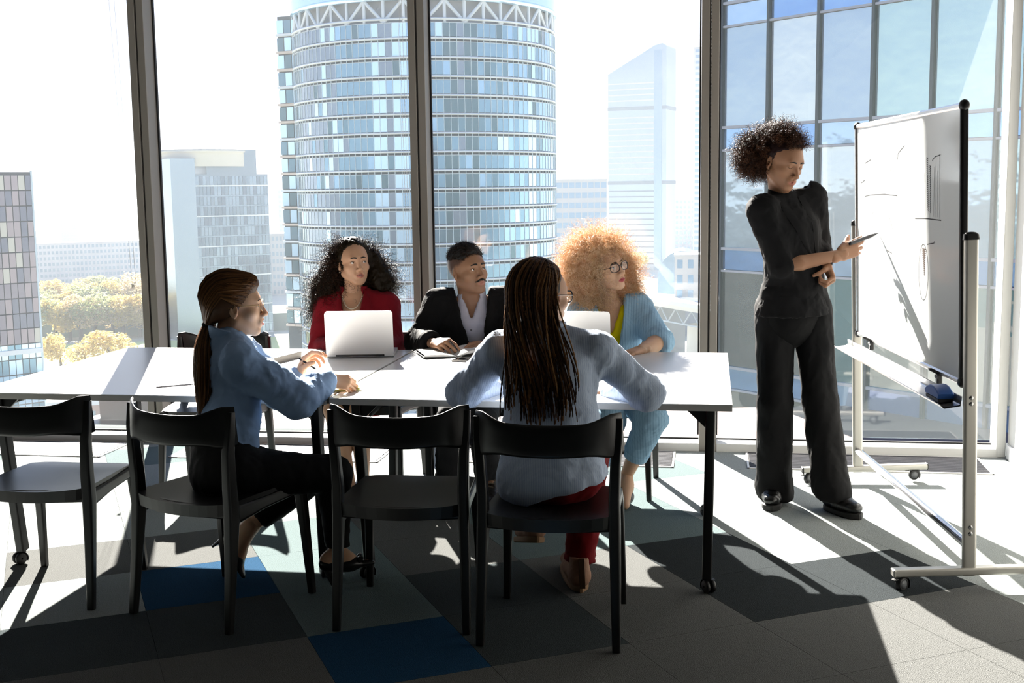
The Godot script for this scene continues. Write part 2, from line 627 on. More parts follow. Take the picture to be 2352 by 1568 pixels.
# ---------------------------------------------------------------- chairs
func chair_meshes() -> Dictionary:
	# local: sitter looks along -z, floor at y 0
	var d := {}
	for s in [-1.0, 1.0]:
		var m := Mesher.new()  # rear leg running up into the back post
		var pts := [Vector3(s * 0.226, 0.0, 0.232), Vector3(s * 0.222, 0.22, 0.205), Vector3(s * 0.218, 0.40, 0.185), Vector3(s * 0.217, 0.50, 0.188), Vector3(s * 0.222, 0.62, 0.194), Vector3(s * 0.229, 0.69, 0.190), Vector3(s * 0.232, 0.764, 0.184)]
		var sc := [Vector2(0.027, 0.027), Vector2(0.034, 0.036), Vector2(0.038, 0.052), Vector2(0.037, 0.048), Vector2(0.034, 0.040), Vector2(0.031, 0.034), Vector2(0.026, 0.024)]
		m.sweep(pts, round_section(1, 1, 0.22), sc, Vector3.BACK)
		d["rear%d" % int(s)] = m.mesh()
		m = Mesher.new()
		pts = [Vector3(s * 0.214, 0.0, -0.236), Vector3(s * 0.206, 0.25, -0.218), Vector3(s * 0.200, 0.385, -0.208), Vector3(s * 0.196, 0.432, -0.198)]
		sc = [Vector2(0.025, 0.025), Vector2(0.031, 0.033), Vector2(0.038, 0.042), Vector2(0.034, 0.036)]
		m.sweep(pts, round_section(1, 1, 0.22), sc, Vector3.BACK)
		d["front%d" % int(s)] = m.mesh()
	# seat: dished plate with a deep rim
	var m2 := Mesher.new()
	var top := []
	var bot := []
	var n := 12
	for i in n + 1:
		var rt := []
		var rb := []
		for j in n + 1:
			var u := -1.0 + 2.0 * j / n
			var w := -1.0 + 2.0 * i / n
			var half := lerpf(0.205, 0.222, (w + 1) / 2)
			var edge_in := 0.012 * pow(absf(u), 6.0)
			var z := w * 0.218 + (0.0 if absf(w) < 1 else -signf(w) * edge_in * 2.0)
			if w > 0:
				z += 0.022 * (1.0 - u * u) * w
			var y := 0.447 - 0.012 * (1.0 - u * u) * clampf(0.7 + 0.5 * w, 0.0, 1.0) - 0.006 * maxf(-w - 0.6, 0.0) * 2.5
			rt.append(Vector3(u * half, y, z))
			rb.append(Vector3(u * (half - 0.004), y - 0.026 - (0.016 if absf(u) > 0.9 or absf(w) > 0.9 else 0.0), z * 0.99))
		top.append(rt)
		bot.append(rb)
	m2.sheet(top)
	for r in bot:
		r.reverse()
	m2.sheet(bot)
	for r in bot:
		r.reverse()
	for i in n:
		m2.quad(top[i][0], bot[i][0], bot[i + 1][0], top[i + 1][0])
		m2.quad(top[i + 1][n], bot[i + 1][n], bot[i][n], top[i][n])
		m2.quad(top[0][i + 1], bot[0][i + 1], bot[0][i], top[0][i])
		m2.quad(top[n][i], bot[n][i], bot[n][i + 1], top[n][i + 1])
	for s in [-1.0, 1.0]:  # side rails under the seat, deepest at the rear
		m2.sweep([Vector3(s * 0.203, 0.418, -0.2), Vector3(s * 0.206, 0.408, 0.0), Vector3(s * 0.214, 0.398, 0.18)], round_section(1, 1, 0.25), [Vector2(0.024, 0.04), Vector2(0.024, 0.044), Vector2(0.026, 0.066)], Vector3.UP)
	var rp := []
	for i in 9:
		var u := -1.0 + i * 0.25
		rp.append(Vector3(u * 0.214, 0.414, 0.19 + 0.026 * (1.0 - u * u)))
	m2.sweep(rp, round_section(0.02, 0.046, 0.006), [Vector2.ONE], Vector3.UP)
	d["seat"] = m2.mesh()
	# curved back shell, wrapping forward at its sides
	m2 = Mesher.new()
	var path := []
	var sc2 := []
	var k := 18
	for i in k + 1:
		var u := -1.0 + 2.0 * i / k
		var a := absf(u)
		path.append(Vector3(u * 0.242, 0.700 + 0.014 * a * a, 0.272 - 0.052 * a * a - 0.05 * pow(a, 5.0)))
		sc2.append(Vector2(0.013 if a < 0.95 else 0.009, lerpf(0.105, 0.150, smoothstep(0.55, 0.98, a)) * (1.0 if a < 0.99 else 0.9)))
	m2.sweep(path, round_section(1, 1, 0.3, 2), sc2, Vector3(0, 1, -0.06))
	d["back"] = m2.mesh()
	return d


func make_chair(kit: Dictionary, black: Material) -> Node3D:
	var c := thing("dining_chair", "", "chair", Vector3.ZERO, 0.0, "matching stackable chairs round the tables")
	part("seat", kit["seat"], black, c)
	part("backrest", kit["back"], black, c)
	for k in ["rear-1", "rear1", "front-1", "front1"]:
		part("leg", kit[k], black, c)
	return c


func build_chairs() -> void:
	var black := mat("chair_black", Color(0.062, 0.059, 0.058), 0.34)
	black.metallic_specular = 0.5
	var proto := make_chair(chair_meshes(), black)
	var spots := [
		[-2.45, -4.10, 0.03, "empty black chair at the near left corner of the left table"],
		[-1.755, -4.005, -0.34, "black chair that the ponytailed woman in the blue shirt sits on"],
		[-1.05, -4.035, 0.06, "empty black chair between the two women on the near side"],
		[-0.52, -3.955, 0.0, "black chair under the woman with long braids"],
		[-2.47, -5.62, PI + 0.1, "empty black chair on the window side, beyond the ponytailed woman's face"],
		[-1.72, -5.83, PI, "black chair under the woman in the red blazer"],
		[-1.16, -5.85, PI, "black chair under the man in the black suit jacket"],
		[-0.50, -5.87, PI, "black chair under the woman with curly blonde hair"],
	]
	for i in spots.size():
		var s: Array = spots[i]
		var c: Node3D = proto
		if i > 0:
			c = proto.duplicate()
			c.name = numbered("dining_chair")
			add_child(c)
		c.position = Vector3(s[0], 0, s[1])
		c.rotation.y = s[2]
		tag(c, s[3], "chair")

# ---------------------------------------------------------------- whiteboard
func ribbon(m: Mesher, pts: Array, w: float) -> void:
	for i in pts.size() - 1:
		var a: Vector2 = pts[i]
		var b: Vector2 = pts[i + 1]
		var d := (b - a).normalized() * w / 2
		var n := Vector2(-d.y, d.x)
		m.quad(Vector3(a.x - d.x + n.x, a.y - d.y + n.y, 0), Vector3(a.x - d.x - n.x, a.y - d.y - n.y, 0), Vector3(b.x + d.x - n.x, b.y + d.y - n.y, 0), Vector3(b.x + d.x + n.x, b.y + d.y + n.y, 0))


func build_whiteboard() -> void:
	# local x runs along the board towards the camera, y up its lean, z out of its written face (towards the standing woman)
	var bx := Vector3(0.13036, 0, 0.99147)
	var by := Vector3(-0.02776, 0.99961, 0.00365)
	var bz := Vector3(-0.99108, -0.028, 0.13031)
	var stand := thing("whiteboard", "mobile whiteboard on a silver wheeled stand, faint marker drawings on its face", "whiteboard", Vector3(0.8515, 0, -5.326))
	stand.basis = Basis(bx, by, bz).orthonormalized()
	var silver := mat("stand_silver", Color(0.70, 0.69, 0.66), 0.38, 0.55)
	var alu := mat("brushed_aluminium", Color(0.80, 0.80, 0.80), 0.22, 0.8)
	var face := mat("board_enamel", Color(0.84, 0.85, 0.85), 0.12)
	var black := mat("black_plastic", Color(0.03, 0.03, 0.035), 0.45)
	var far := -0.817
	var near := 0.817
	var hi := 1.778
	var lo := 0.765
	var xl := -0.785
	var xr := 0.735
	var cx := (xl + xr) / 2
	var m := Mesher.new()
	m.box(Vector3(cx, (hi + lo) / 2, 0), Vector3(xr - xl - 0.02, hi - lo - 0.02, 0.014))
	var panel := part("board_panel", m.mesh(), face, stand)
	for y in [lo, hi]:
		m = Mesher.new()
		m.box(Vector3(cx, y, 0), Vector3(xr - xl, 0.022, 0.026), 0.006)
		part("frame_rail", m.mesh(), alu, stand)
	for x in [xl, xr]:
		m = Mesher.new()
		m.sweep([Vector3(x, lo, 0), Vector3(x, hi, 0)], round_section(0.024, 0.03, 0.01), [Vector2.ONE], Vector3.BACK)
		part("frame_rail", m.mesh(), alu if x < 0 else mat("shaded_frame", Color(0.10, 0.10, 0.105), 0.35, 0.4), stand)  # near side rail is darker: its shade is put into the colour
		for y in [lo, hi]:
			m = Mesher.new()
			m.ball(Vector3(x, y, 0), Vector3(0.02, 0.022, 0.02), 6, 10)
			part("corner_cap", m.mesh(), black, stand)
	for x in [near, far]:
		var pm := Mesher.new()
		pm.sweep([Vector3(x, 0.05, 0), Vector3(x, 1.30, 0)], round_section(0.05, 0.028, 0.011, 4), [Vector2.ONE], Vector3.RIGHT)
		var post := part("post", pm.mesh(), silver, stand)
		pm = Mesher.new()
		pm.sweep([Vector3(x, 1.297, 0), Vector3(x, 1.318, 0)], round_section(0.058, 0.034, 0.013, 4), [Vector2(1, 1), Vector2(0.9, 0.8)], Vector3.RIGHT)
		pm.ball(Vector3(x, 1.318, 0), Vector3(0.013, 0.008, 0.024), 6, 12)
		part("post_cap", pm.mesh(), black, post)
		pm = Mesher.new()
		for y in [0.212, 0.236, 0.700, 0.722]:
			pm.lathe([Vector2(0.001, 0.004), Vector2(0.005, 0.004), Vector2(0.0075, 0.001), Vector2(0.0085, 0.0)], 10, Transform3D(Basis(Vector3.BACK, PI / 2 * signf(-x)), Vector3(x + 0.0145 * signf(x), y, 0)))
		part("bolt", pm.mesh(), mat("bolt_steel", Color(0.6, 0.6, 0.6), 0.25, 0.9), post)
		var fm := Mesher.new()
		fm.sweep([Vector3(x, 0.068, -0.345), Vector3(x, 0.068, 0.275)], round_section(0.045, 0.03, 0.009), [Vector2.ONE], Vector3.UP)
		var foot := part("foot_bar", fm.mesh(), silver, stand)
		fm = Mesher.new()
		for e in [-0.347, 0.277]:
			fm.box(Vector3(x, 0.068, e), Vector3(0.047, 0.032, 0.012), 0.005)
		part("end_cap", fm.mesh(), black if x < 0 else silver, foot)
		for e in [-0.30, 0.235]:
			board_caster(foot, Vector3(x, 0, e), black)
	var tm := Mesher.new()
	tm.tube([Vector3(near, 0.16, 0), Vector3(far, 0.16, 0)], [0.019, 0.019], 14)
	part("crossbar", tm.mesh(), mat("chrome_tube", Color(0.82, 0.82, 0.83), 0.12, 0.9), stand)
	# pen tray: a folded strip
	tm = Mesher.new()
	var rows := []
	for x in [near - 0.03, far - 0.1]:
		var row := []
		for q in [Vector2(0.024, 0.72), Vector2(0.022, 0.697), Vector2(0.03, 0.688), Vector2(0.085, 0.682), Vector2(0.098, 0.692), Vector2(0.097, 0.688), Vector2(0.085, 0.676), Vector2(0.024, 0.684), Vector2(0.018, 0.72)]:
			row.append(Vector3(x, q.y, q.x))
		rows.append(row)
	tm.sheet(rows)
	part("pen_tray", tm.mesh(), alu, stand)
	for x in [0.50, -0.50]:
		tm = Mesher.new()
		tm.box(Vector3(x, 0.742, 0.012), Vector3(0.028, 0.045, 0.02), 0.004)
		tm.box(Vector3(x, 0.768, 0.025), Vector3(0.022, 0.012, 0.06), 0.004, Basis(Vector3.RIGHT, -0.5))
		tm.tube([Vector3(x - 0.02, 0.748, 0.016), Vector3(x + 0.02, 0.748, 0.016)], [0.008, 0.008], 8)
		part("board_clip", tm.mesh(), black, stand)
	# marker strokes, lying on the enamel
	var ink := mat("marker_ink", Color(0.10, 0.10, 0.11), 0.6)
	var faint := mat("faint_marker", Color(0.50, 0.51, 0.52), 0.6)
	var brown := mat("brown_marker", Color(0.22, 0.13, 0.07), 0.6)
	var strokes := [
		[[Vector2(-0.625, 1.598), Vector2(-0.515, 1.614)], 0], [[Vector2(-0.609, 1.579), Vector2(-0.617, 1.551)], 1], [[Vector2(-0.690, 1.506), Vector2(-0.626, 1.520)], 0],
		[[Vector2(-0.218, 1.609), Vector2(-0.191, 1.557), Vector2(-0.171, 1.595), Vector2(-0.144, 1.554), Vector2(-0.117, 1.612)], 1],
		[[Vector2(-0.091, 1.597), Vector2(-0.071, 1.630), Vector2(0.018, 1.660)], 0],
		[[Vector2(-0.627, 1.442), Vector2(-0.517, 1.450), Vector2(-0.282, 1.454), Vector2(-0.085, 1.449)], 0],
		[[Vector2(-0.226, 1.365), Vector2(-0.145, 1.295)], 1], [[Vector2(-0.144, 1.367), Vector2(-0.213, 1.296)], 1],
		[[Vector2(-0.241, 1.252), Vector2(-0.241, 1.206)], 1], [[Vector2(-0.241, 1.204), Vector2(-0.172, 1.196)], 0],
		[[Vector2(0.171, 1.358), Vector2(0.310, 1.361), Vector2(0.503, 1.358)], 0], [[Vector2(0.333, 1.258), Vector2(0.420, 1.267)], 0], [[Vector2(0.420, 1.272), Vector2(0.431, 1.269)], 0],
		[[Vector2(0.395, 1.589), Vector2(0.427, 1.602), Vector2(0.490, 1.608)], 0], [[Vector2(0.485, 1.609), Vector2(0.488, 1.367)], 1],
		[[Vector2(0.217, 1.534), Vector2(0.218, 1.371)], 1], [[Vector2(0.240, 1.544), Vector2(0.241, 1.368)], 1], [[Vector2(0.263, 1.551), Vector2(0.270, 1.369)], 1], [[Vector2(0.297, 1.540), Vector2(0.304, 1.370)], 1],
		[[Vector2(0.417, 1.562), Vector2(0.414, 1.371)], 1], [[Vector2(0.438, 1.565), Vector2(0.440, 1.370)], 1], [[Vector2(0.459, 1.548), Vector2(0.462, 1.370)], 1],
	]
	var inks := [ink, faint, brown]
	for k in 3:
		var sm := Mesher.new()
		for s in strokes:
			if s[1] == k:
				ribbon(sm, s[0].map(func(p): return p), 0.004 if k == 0 else 0.0025)
		if k == 1:
			var c: Vector2 = Vector2(-0.480, 1.334)
			var ring := []
			for i in 25:
				ring.append(Vector2(c.x + 0.022 * cos(TAU * i / 24), c.y + 0.034 * sin(TAU * i / 24)))
			ribbon(sm, ring, 0.0025)
		if k == 0:  # the oval, and hatched bars
			var c: Vector2 = Vector2(0.283, 1.143)
			var ring := []
			for i in 33:
				ring.append(Vector2(c.x + 0.062 * cos(TAU * i / 32), c.y + 0.113 * sin(TAU * i / 32)))
			ribbon(sm, ring, 0.003)
			for q in [[Vector2(0.330, 1.601), Vector2(0.343, 1.388), 0.016], [Vector2(0.368, 1.569), Vector2(0.370, 1.382), 0.012]]:
				for i in 26:
					var p: Vector2 = q[0].lerp(q[1], i / 26.0)
					var ww: float = q[2] * (1.0 - 0.6 * i / 26.0)
					ribbon(sm, [Vector2(p.x - ww / 2, p.y), Vector2(p.x + ww / 2, p.y - 0.004)], 0.004)
		if k == 2:
			var a: Vector2 = Vector2(0.288, 1.240)
			var b: Vector2 = Vector2(0.295, 1.131)
			var zig := []
			for i in 30:
				var p := a.lerp(b, i / 29.0)
				zig.append(Vector2(p.x + (0.026 if i % 2 else -0.026) * (1.0 - i / 31.0), p.y))
			ribbon(sm, zig, 0.0035)
		part("marker_drawing", sm.mesh(), inks[k], panel, Transform3D(Basis(), Vector3(0, 0, 0.0076)))

	# eraser on the tray
	var e := thing("eraser", "blue board eraser with a black felt base at the near end of the pen tray", "eraser", stand.transform * Vector3(0.655, 0.688, 0.060), 0.0)
	e.basis = stand.basis
	var em := Mesher.new()
	em.box(Vector3(0, 0.007, 0), Vector3(0.15, 0.014, 0.056), 0.002)
	part("felt", em.mesh(), black, e)
	em = Mesher.new()
	var path := []
	var sc := []
	for i in 11:
		var u := -1.0 + 0.2 * i
		path.append(Vector3(u * 0.077, 0.014 + 0.022 * (1.0 - 0.55 * u * u), 0))
		sc.append(Vector2(0.060, 0.044 * (1.0 - 0.55 * u * u)))
	em.sweep(path, round_section(1, 1, 0.15), sc, Vector3.UP)
	part("grip", em.mesh(), mat("eraser_blue", Color(0.13, 0.33, 0.62), 0.5), e)


func board_caster(parent: Node3D, at: Vector3, black: Material) -> void:
	var tyre := mat("stand_tyre", Color(0.09, 0.09, 0.09), 0.5)
	var hub := mat("stand_hub", Color(0.40, 0.41, 0.42), 0.5)
	var b := Basis(Vector3.UP, 0.35 + at.z)
	var wheel := Mesher.new()
	wheel.lathe([Vector2(0.018, -0.011), Vector2(0.023, -0.012), Vector2(0.0265, -0.007), Vector2(0.0265, 0.007), Vector2(0.023, 0.012), Vector2(0.018, 0.011)], 20, Transform3D(b * Basis(Vector3.BACK, PI / 2), at + b * Vector3(0, 0.0265, 0.018)))
	part("wheel", wheel.mesh(), tyre, parent)
	var h := Mesher.new()
	h.lathe([Vector2(0.001, -0.01), Vector2(0.0185, -0.0105), Vector2(0.0185, 0.0105), Vector2(0.001, 0.01)], 16, Transform3D(b * Basis(Vector3.BACK, PI / 2), at + b * Vector3(0, 0.0265, 0.018)))
	part("wheel_hub", h.mesh(), hub, parent)
	var f := Mesher.new()
	f.lathe([Vector2(0.001, 0.044), Vector2(0.012, 0.044), Vector2(0.012, 0.058), Vector2(0.001, 0.058)], 12, Transform3D(Basis(), at))
	var rows := []
	for i in 8:
		var a := -0.6 + i * 0.36
		rows.append([at + b * Vector3(-0.0145, 0.0265 + 0.03 * sin(a), 0.018 - 0.03 * cos(a)), at + b * Vector3(0.0145, 0.0265 + 0.03 * sin(a), 0.018 - 0.03 * cos(a))])
	f.sheet(rows)
	f.box(at + b * Vector3(0, 0.05, 0.055), Vector3(0.02, 0.006, 0.02), 0.002, b)
	part("caster_fork", f.mesh(), black, parent)

# ---------------------------------------------------------------- a distance field on a grid, meshed as surface nets
class Field:
	var o := Vector3.ZERO
	var h := 0.01
	var nx := 0
	var ny := 0
	var nz := 0
	var d := PackedFloat32Array()

	func _init(lo: Vector3, hi: Vector3, cell: float) -> void:
		o = lo
		h = cell
		nx = int(ceil((hi.x - lo.x) / h)) + 1
		ny = int(ceil((hi.y - lo.y) / h)) + 1
		nz = int(ceil((hi.z - lo.z) / h)) + 1
		d.resize(nx * ny * nz)
		d.fill(9.0)

	func span(lo: Vector3, hi: Vector3) -> Array:
		var a := ((lo - o) / h).floor()
		var b := ((hi - o) / h).ceil()
		return [maxi(int(a.x), 0), maxi(int(a.y), 0), maxi(int(a.z), 0), mini(int(b.x), nx - 1), mini(int(b.y), ny - 1), mini(int(b.z), nz - 1)]

	# tapered capsule; along axis f the section is squeezed by 1/s
	func cap(a: Vector3, b: Vector3, ra: float, rb: float, k := 0.02, f := Vector3.ZERO, s := 1.0) -> void:
		var m := maxf(ra, rb) + k + h * 2.0
		var e := Vector3.ONE * m
		var r := span(a.min(b) - e, a.max(b) + e)
		var ab := b - a
		var l2 := maxf(ab.length_squared(), 1e-9)
		var ik := 1.0 / maxf(k, 1e-6)
		var sq := s != 1.0
		var s1 := s - 1.0
		for z in range(r[2], r[5] + 1):
			for y in range(r[1], r[4] + 1):
				var p := o + Vector3(r[0], y, z) * h - a
				var i: int = (z * ny + y) * nx + r[0]
				for x in range(r[0], r[3] + 1):
					var t := clampf(p.dot(ab) / l2, 0.0, 1.0)
					var q := p - ab * t
					if sq:
						q += f * (q.dot(f) * s1)
					var v := q.length() - ra - (rb - ra) * t
					var w := d[i]
					var g := k - absf(v - w)
					if g > 0.0:
						d[i] = minf(v, w) - g * g * ik * 0.25
					elif v < w:
						d[i] = v
					p.x += h
					i += 1

	func ell(c: Vector3, r3: Vector3, b := Basis(), k := 0.01, sub := false) -> void:
		var m := maxf(r3.x, maxf(r3.y, r3.z)) + k + h * 2.0
		var r := span(c - Vector3.ONE * m, c + Vector3.ONE * m)
		var inv := b.transposed()
		var ir := Vector3(1.0 / r3.x, 1.0 / r3.y, 1.0 / r3.z)
		var ik := 1.0 / maxf(k, 1e-6)
		var mn := minf(r3.x, minf(r3.y, r3.z))
		var sx := inv * Vector3(h, 0, 0)
		for z in range(r[2], r[5] + 1):
			for y in range(r[1], r[4] + 1):
				var p := inv * (o + Vector3(r[0], y, z) * h - c)
				var i: int = (z * ny + y) * nx + r[0]
				for x in range(r[0], r[3] + 1):
					var q := p * ir
					var l := q.length()
					var v := l * (l - 1.0) / maxf((q * ir).length(), 1e-5) if l > 0.05 else -mn
					var w := d[i]
					if sub:
						v = -v
						var g := k - absf(v - w)
						if g > 0.0:
							d[i] = maxf(v, w) + g * g * ik * 0.25
						elif v > w:
							d[i] = v
					else:
						var g := k - absf(v - w)
						if g > 0.0:
							d[i] = minf(v, w) - g * g * ik * 0.25
						elif v < w:
							d[i] = v
					p += sx
					i += 1

	# keep only what lies behind the planes (all of them), inside a sphere of influence: d = max(d, min over planes) carved
	func cut(c: Vector3, n: Vector3, reach: float) -> void:
		var r := span(c - Vector3.ONE * reach, c + Vector3.ONE * reach)
		var r2 := reach * reach
		for z in range(r[2], r[5] + 1):
			for y in range(r[1], r[4] + 1):
				var p := o + Vector3(r[0], y, z) * h - c
				var i: int = (z * ny + y) * nx + r[0]
				for x in range(r[0], r[3] + 1):
					if p.length_squared() < r2:
						var v := p.dot(n)
						if v > d[i]:
							d[i] = v
					p.x += h
					i += 1

	# remove the wedge where every plane (point, inward normal) has a positive side
	func carve(planes: Array, c: Vector3, reach: float, k := 0.0) -> void:
		var r := span(c - Vector3.ONE * reach, c + Vector3.ONE * reach)
		for z in range(r[2], r[5] + 1):
			for y in range(r[1], r[4] + 1):
				var p := o + Vector3(r[0], y, z) * h
				var i: int = (z * ny + y) * nx + r[0]
				for x in range(r[0], r[3] + 1):
					if d[i] < 0.05:
						var v := 9.0
						for pl in planes:
							v = minf(v, (p - pl[0]).dot(pl[1]))
						if v > d[i]:
							d[i] = v
					p.x += h
					i += 1

	func at(p: Vector3) -> float:
		var q := (p - o) / h
		var x := clampi(int(q.x), 0, nx - 2)
		var y := clampi(int(q.y), 0, ny - 2)
		var z := clampi(int(q.z), 0, nz - 2)
		var f := q - Vector3(x, y, z)
		var i := (z * ny + y) * nx + x
		var sy := nx
		var sz := nx * ny
		return lerpf(lerpf(lerpf(d[i], d[i + 1], f.x), lerpf(d[i + sy], d[i + sy + 1], f.x), f.y), lerpf(lerpf(d[i + sz], d[i + sz + 1], f.x), lerpf(d[i + sz + sy], d[i + sz + sy + 1], f.x), f.y), f.z)

	func cast(p: Vector3, dir: Vector3, most := 0.4) -> Vector3:
		var t := 0.0
		while t < most:
			var v := at(p + dir * t)
			if v < 0.0005:
				return p + dir * t
			t += clampf(v * 0.7, 0.002, 0.02)
		return p + dir * most

	func grad(p: Vector3) -> Vector3:
		var e := h
		return Vector3(at(p + Vector3(e, 0, 0)) - at(p - Vector3(e, 0, 0)), at(p + Vector3(0, e, 0)) - at(p - Vector3(0, e, 0)), at(p + Vector3(0, 0, e)) - at(p - Vector3(0, 0, e))).normalized()

	func net(m: Mesher, colour = null) -> void:
		var idx := PackedInt32Array()
		idx.resize(nx * ny * nz)
		idx.fill(-1)
		var sy := nx
		var sz := nx * ny
		var lim := h * 4.0
		var off: Array[int] = [0, 1, sy, sy + 1, sz, sz + 1, sz + sy, sz + sy + 1]
		var ea: Array[int] = [0, 2, 4, 6, 0, 1, 4, 5, 0, 1, 2, 3]
		var eb: Array[int] = [1, 3, 5, 7, 2, 3, 6, 7, 4, 5, 6, 7]
		var cell := PackedFloat32Array()
		cell.resize(8)
		var corner: Array[Vector3] = [Vector3(0, 0, 0), Vector3(1, 0, 0), Vector3(0, 1, 0), Vector3(1, 1, 0), Vector3(0, 0, 1), Vector3(1, 0, 1), Vector3(0, 1, 1), Vector3(1, 1, 1)]
		for z in nz - 1:
			for y in ny - 1:
				var i := (z * ny + y) * nx
				for x in nx - 1:
					var w := d[i]
					if w < lim and w > -lim:
						var mask := 0
						for c in 8:
							var q := d[i + off[c]]
							cell[c] = q
							if q < 0.0:
								mask |= 1 << c
						if mask != 0 and mask != 255:
							var sum := Vector3.ZERO
							var n := 0
							for e in 12:
								var a := ea[e]
								var b := eb[e]
								if ((mask >> a) ^ (mask >> b)) & 1:
									var va := cell[a]
									sum += corner[a].lerp(corner[b], va / (va - cell[b]))
									n += 1
							var p := o + (Vector3(x, y, z) + sum / n) * h
							if m.coloured and colour != null:
								m.tint = colour.call(p)
							idx[i] = m.add(p)
					i += 1
		for z in range(1, nz - 1):
			for y in range(1, ny - 1):
				var i := (z * ny + y) * nx + 1
				for x in range(1, nx - 1):
					if idx[i] >= 0:
						var w := d[i] < 0.0
						if w != (d[i + 1] < 0.0):
							_face(m, idx[i], idx[i - sy], idx[i - sy - sz], idx[i - sz], w)
						if w != (d[i + sy] < 0.0):
							_face(m, idx[i], idx[i - sz], idx[i - sz - 1], idx[i - 1], w)
						if w != (d[i + sz] < 0.0):
							_face(m, idx[i], idx[i - 1], idx[i - 1 - sy], idx[i - sy], w)
					i += 1

	func _face(m: Mesher, a: int, b: int, c: int, e: int, w: bool) -> void:
		if a < 0 or b < 0 or c < 0 or e < 0:
			return
		if w:
			m.tri(a, b, c)
			m.tri(a, c, e)
		else:
			m.tri(a, c, b)
			m.tri(a, e, c)


func wrinkle(m: Mesher, amp: float, freq: float, stretch := Vector3.ONE, seed_ := 3) -> void:
	var n := FastNoiseLite.new()
	n.seed = seed_
	n.noise_type = FastNoiseLite.TYPE_SIMPLEX
	n.fractal_type = FastNoiseLite.FRACTAL_RIDGED
	n.fractal_octaves = 2
	n.frequency = freq
	n.domain_warp_enabled = true
	n.domain_warp_amplitude = 0.06
	n.domain_warp_frequency = freq * 0.6
	var nn := PackedVector3Array()
	nn.resize(m.v.size())
	for i in range(0, m.ix.size(), 3):
		var a := m.ix[i]
		var b := m.ix[i + 1]
		var c := m.ix[i + 2]
		var f := (m.v[c] - m.v[a]).cross(m.v[b] - m.v[a])
		nn[a] += f
		nn[b] += f
		nn[c] += f
	for i in m.v.size():
		m.v[i] += nn[i].normalized() * (n.get_noise_3dv(m.v[i] * stretch) * amp)


# a head: c its centre (between the ears), b: x to its left ear side, y up, z out of the face
func face_field(f: Field, c: Vector3, b: Basis, g: Dictionary) -> void:
	var s: float = g.get("size", 1.0)
	var k := 0.018 * s
	var p := func(x: float, y: float, z: float) -> Vector3: return c + b * (Vector3(x, y, z) * s)
	var wide: float = g.get("wide", 1.0)
	f.ell(p.call(0, 0.042, -0.018), Vector3(0.074, 0.082, 0.092) * s, b, k)
	f.ell(p.call(0, 0.022, 0.028), Vector3(0.066 * wide, 0.066, 0.062) * s, b, k)
	f.ell(p.call(0, -0.035, 0.030), Vector3(0.056 * wide, 0.068, 0.057) * s, b, k)
	f.cap(p.call(-0.047 * wide, -0.045, 0.0), p.call(-0.016, -0.088, 0.062), 0.024 * s, 0.016 * s, k)
	f.cap(p.call(0.047 * wide, -0.045, 0.0), p.call(0.016, -0.088, 0.062), 0.024 * s, 0.016 * s, k)
	f.ell(p.call(0, -0.090, 0.066), Vector3(0.020, 0.017, 0.017) * s, b, 0.016 * s)
	for e in [-1.0, 1.0]:
		f.ell(p.call(e * 0.040 * wide, -0.020, 0.052), Vector3(0.024, 0.020, 0.022) * s, b, 0.02 * s)
		f.ell(p.call(e * 0.071, -0.002, -0.008), Vector3(0.010, 0.031, 0.018) * s, b * Basis(Vector3.UP, e * 0.45) * Basis(Vector3.RIGHT, -0.15), 0.006 * s)
		f.ell(p.call(e * 0.079, 0.001, -0.004), Vector3(0.005, 0.016, 0.009) * s, b * Basis(Vector3.UP, e * 0.3), 0.004 * s, true)
		# eye sockets
		f.ell(p.call(e * 0.031, 0.008, 0.094), Vector3(0.019, 0.0125, 0.016) * s, b, 0.012 * s, true)
	f.cap(p.call(-0.030, 0.028, 0.077), p.call(0.030, 0.028, 0.077), 0.010 * s, 0.010 * s, 0.018 * s)
	# nose
	f.cap(p.call(0, 0.012, 0.087), p.call(0, -0.026, 0.104), 0.0065 * s, 0.0095 * s, 0.012 * s)
	f.ell(p.call(0, -0.030, 0.105), Vector3(0.0105, 0.009, 0.0095) * s, b, 0.006 * s)
	for e in [-1.0, 1.0]:
		f.ell(p.call(e * g.get("nose", 0.0125), -0.033, 0.096), Vector3(0.0075, 0.0075, 0.0095) * s, b, 0.007 * s)
		f.ell(p.call(e * 0.007, -0.0405, 0.101), Vector3(0.004, 0.003, 0.0045) * s, b, 0.002 * s, true)
	# mouth
	f.ell(p.call(0, -0.058, 0.083), Vector3(0.026, 0.018, 0.013) * s, b, 0.014 * s)
	var lip: float = g.get("lip", 1.0)
	for e in [-1.0, 1.0]:
		f.cap(p.call(0, -0.0525, 0.0945), p.call(e * 0.021, -0.0575, 0.085), 0.0048 * s * lip, 0.0022 * s, 0.005 * s)
		f.cap(p.call(0, -0.0645, 0.0935), p.call(e * 0.020, -0.060, 0.085), 0.0056 * s * lip, 0.0022 * s, 0.005 * s)
	var gap: float = g.get("mouth_open", 0.0012)
	f.ell(p.call(0, -0.0585, 0.100), Vector3(0.019, gap, 0.012) * s, b, 0.003 * s, true)
	# eyelids: a shell round the eyeball, with an opening left in front
	var lid: float = g.get("lid", 0.35)
	for e in [-1.0, 1.0]:
		var ec: Vector3 = p.call(e * 0.031, 0.006, 0.0715)
		f.ell(ec, Vector3(0.0148, 0.0138, 0.0142) * s, b, 0.004 * s)
		if lid < 1.0:
			f.ell(p.call(e * 0.0315, 0.0055 - 0.0022 * lid, 0.090), Vector3(0.0132, 0.0066 * (1.0 - lid), 0.0115) * s, b * Basis(Vector3.BACK, e * -0.05), 0.002 * s, true)


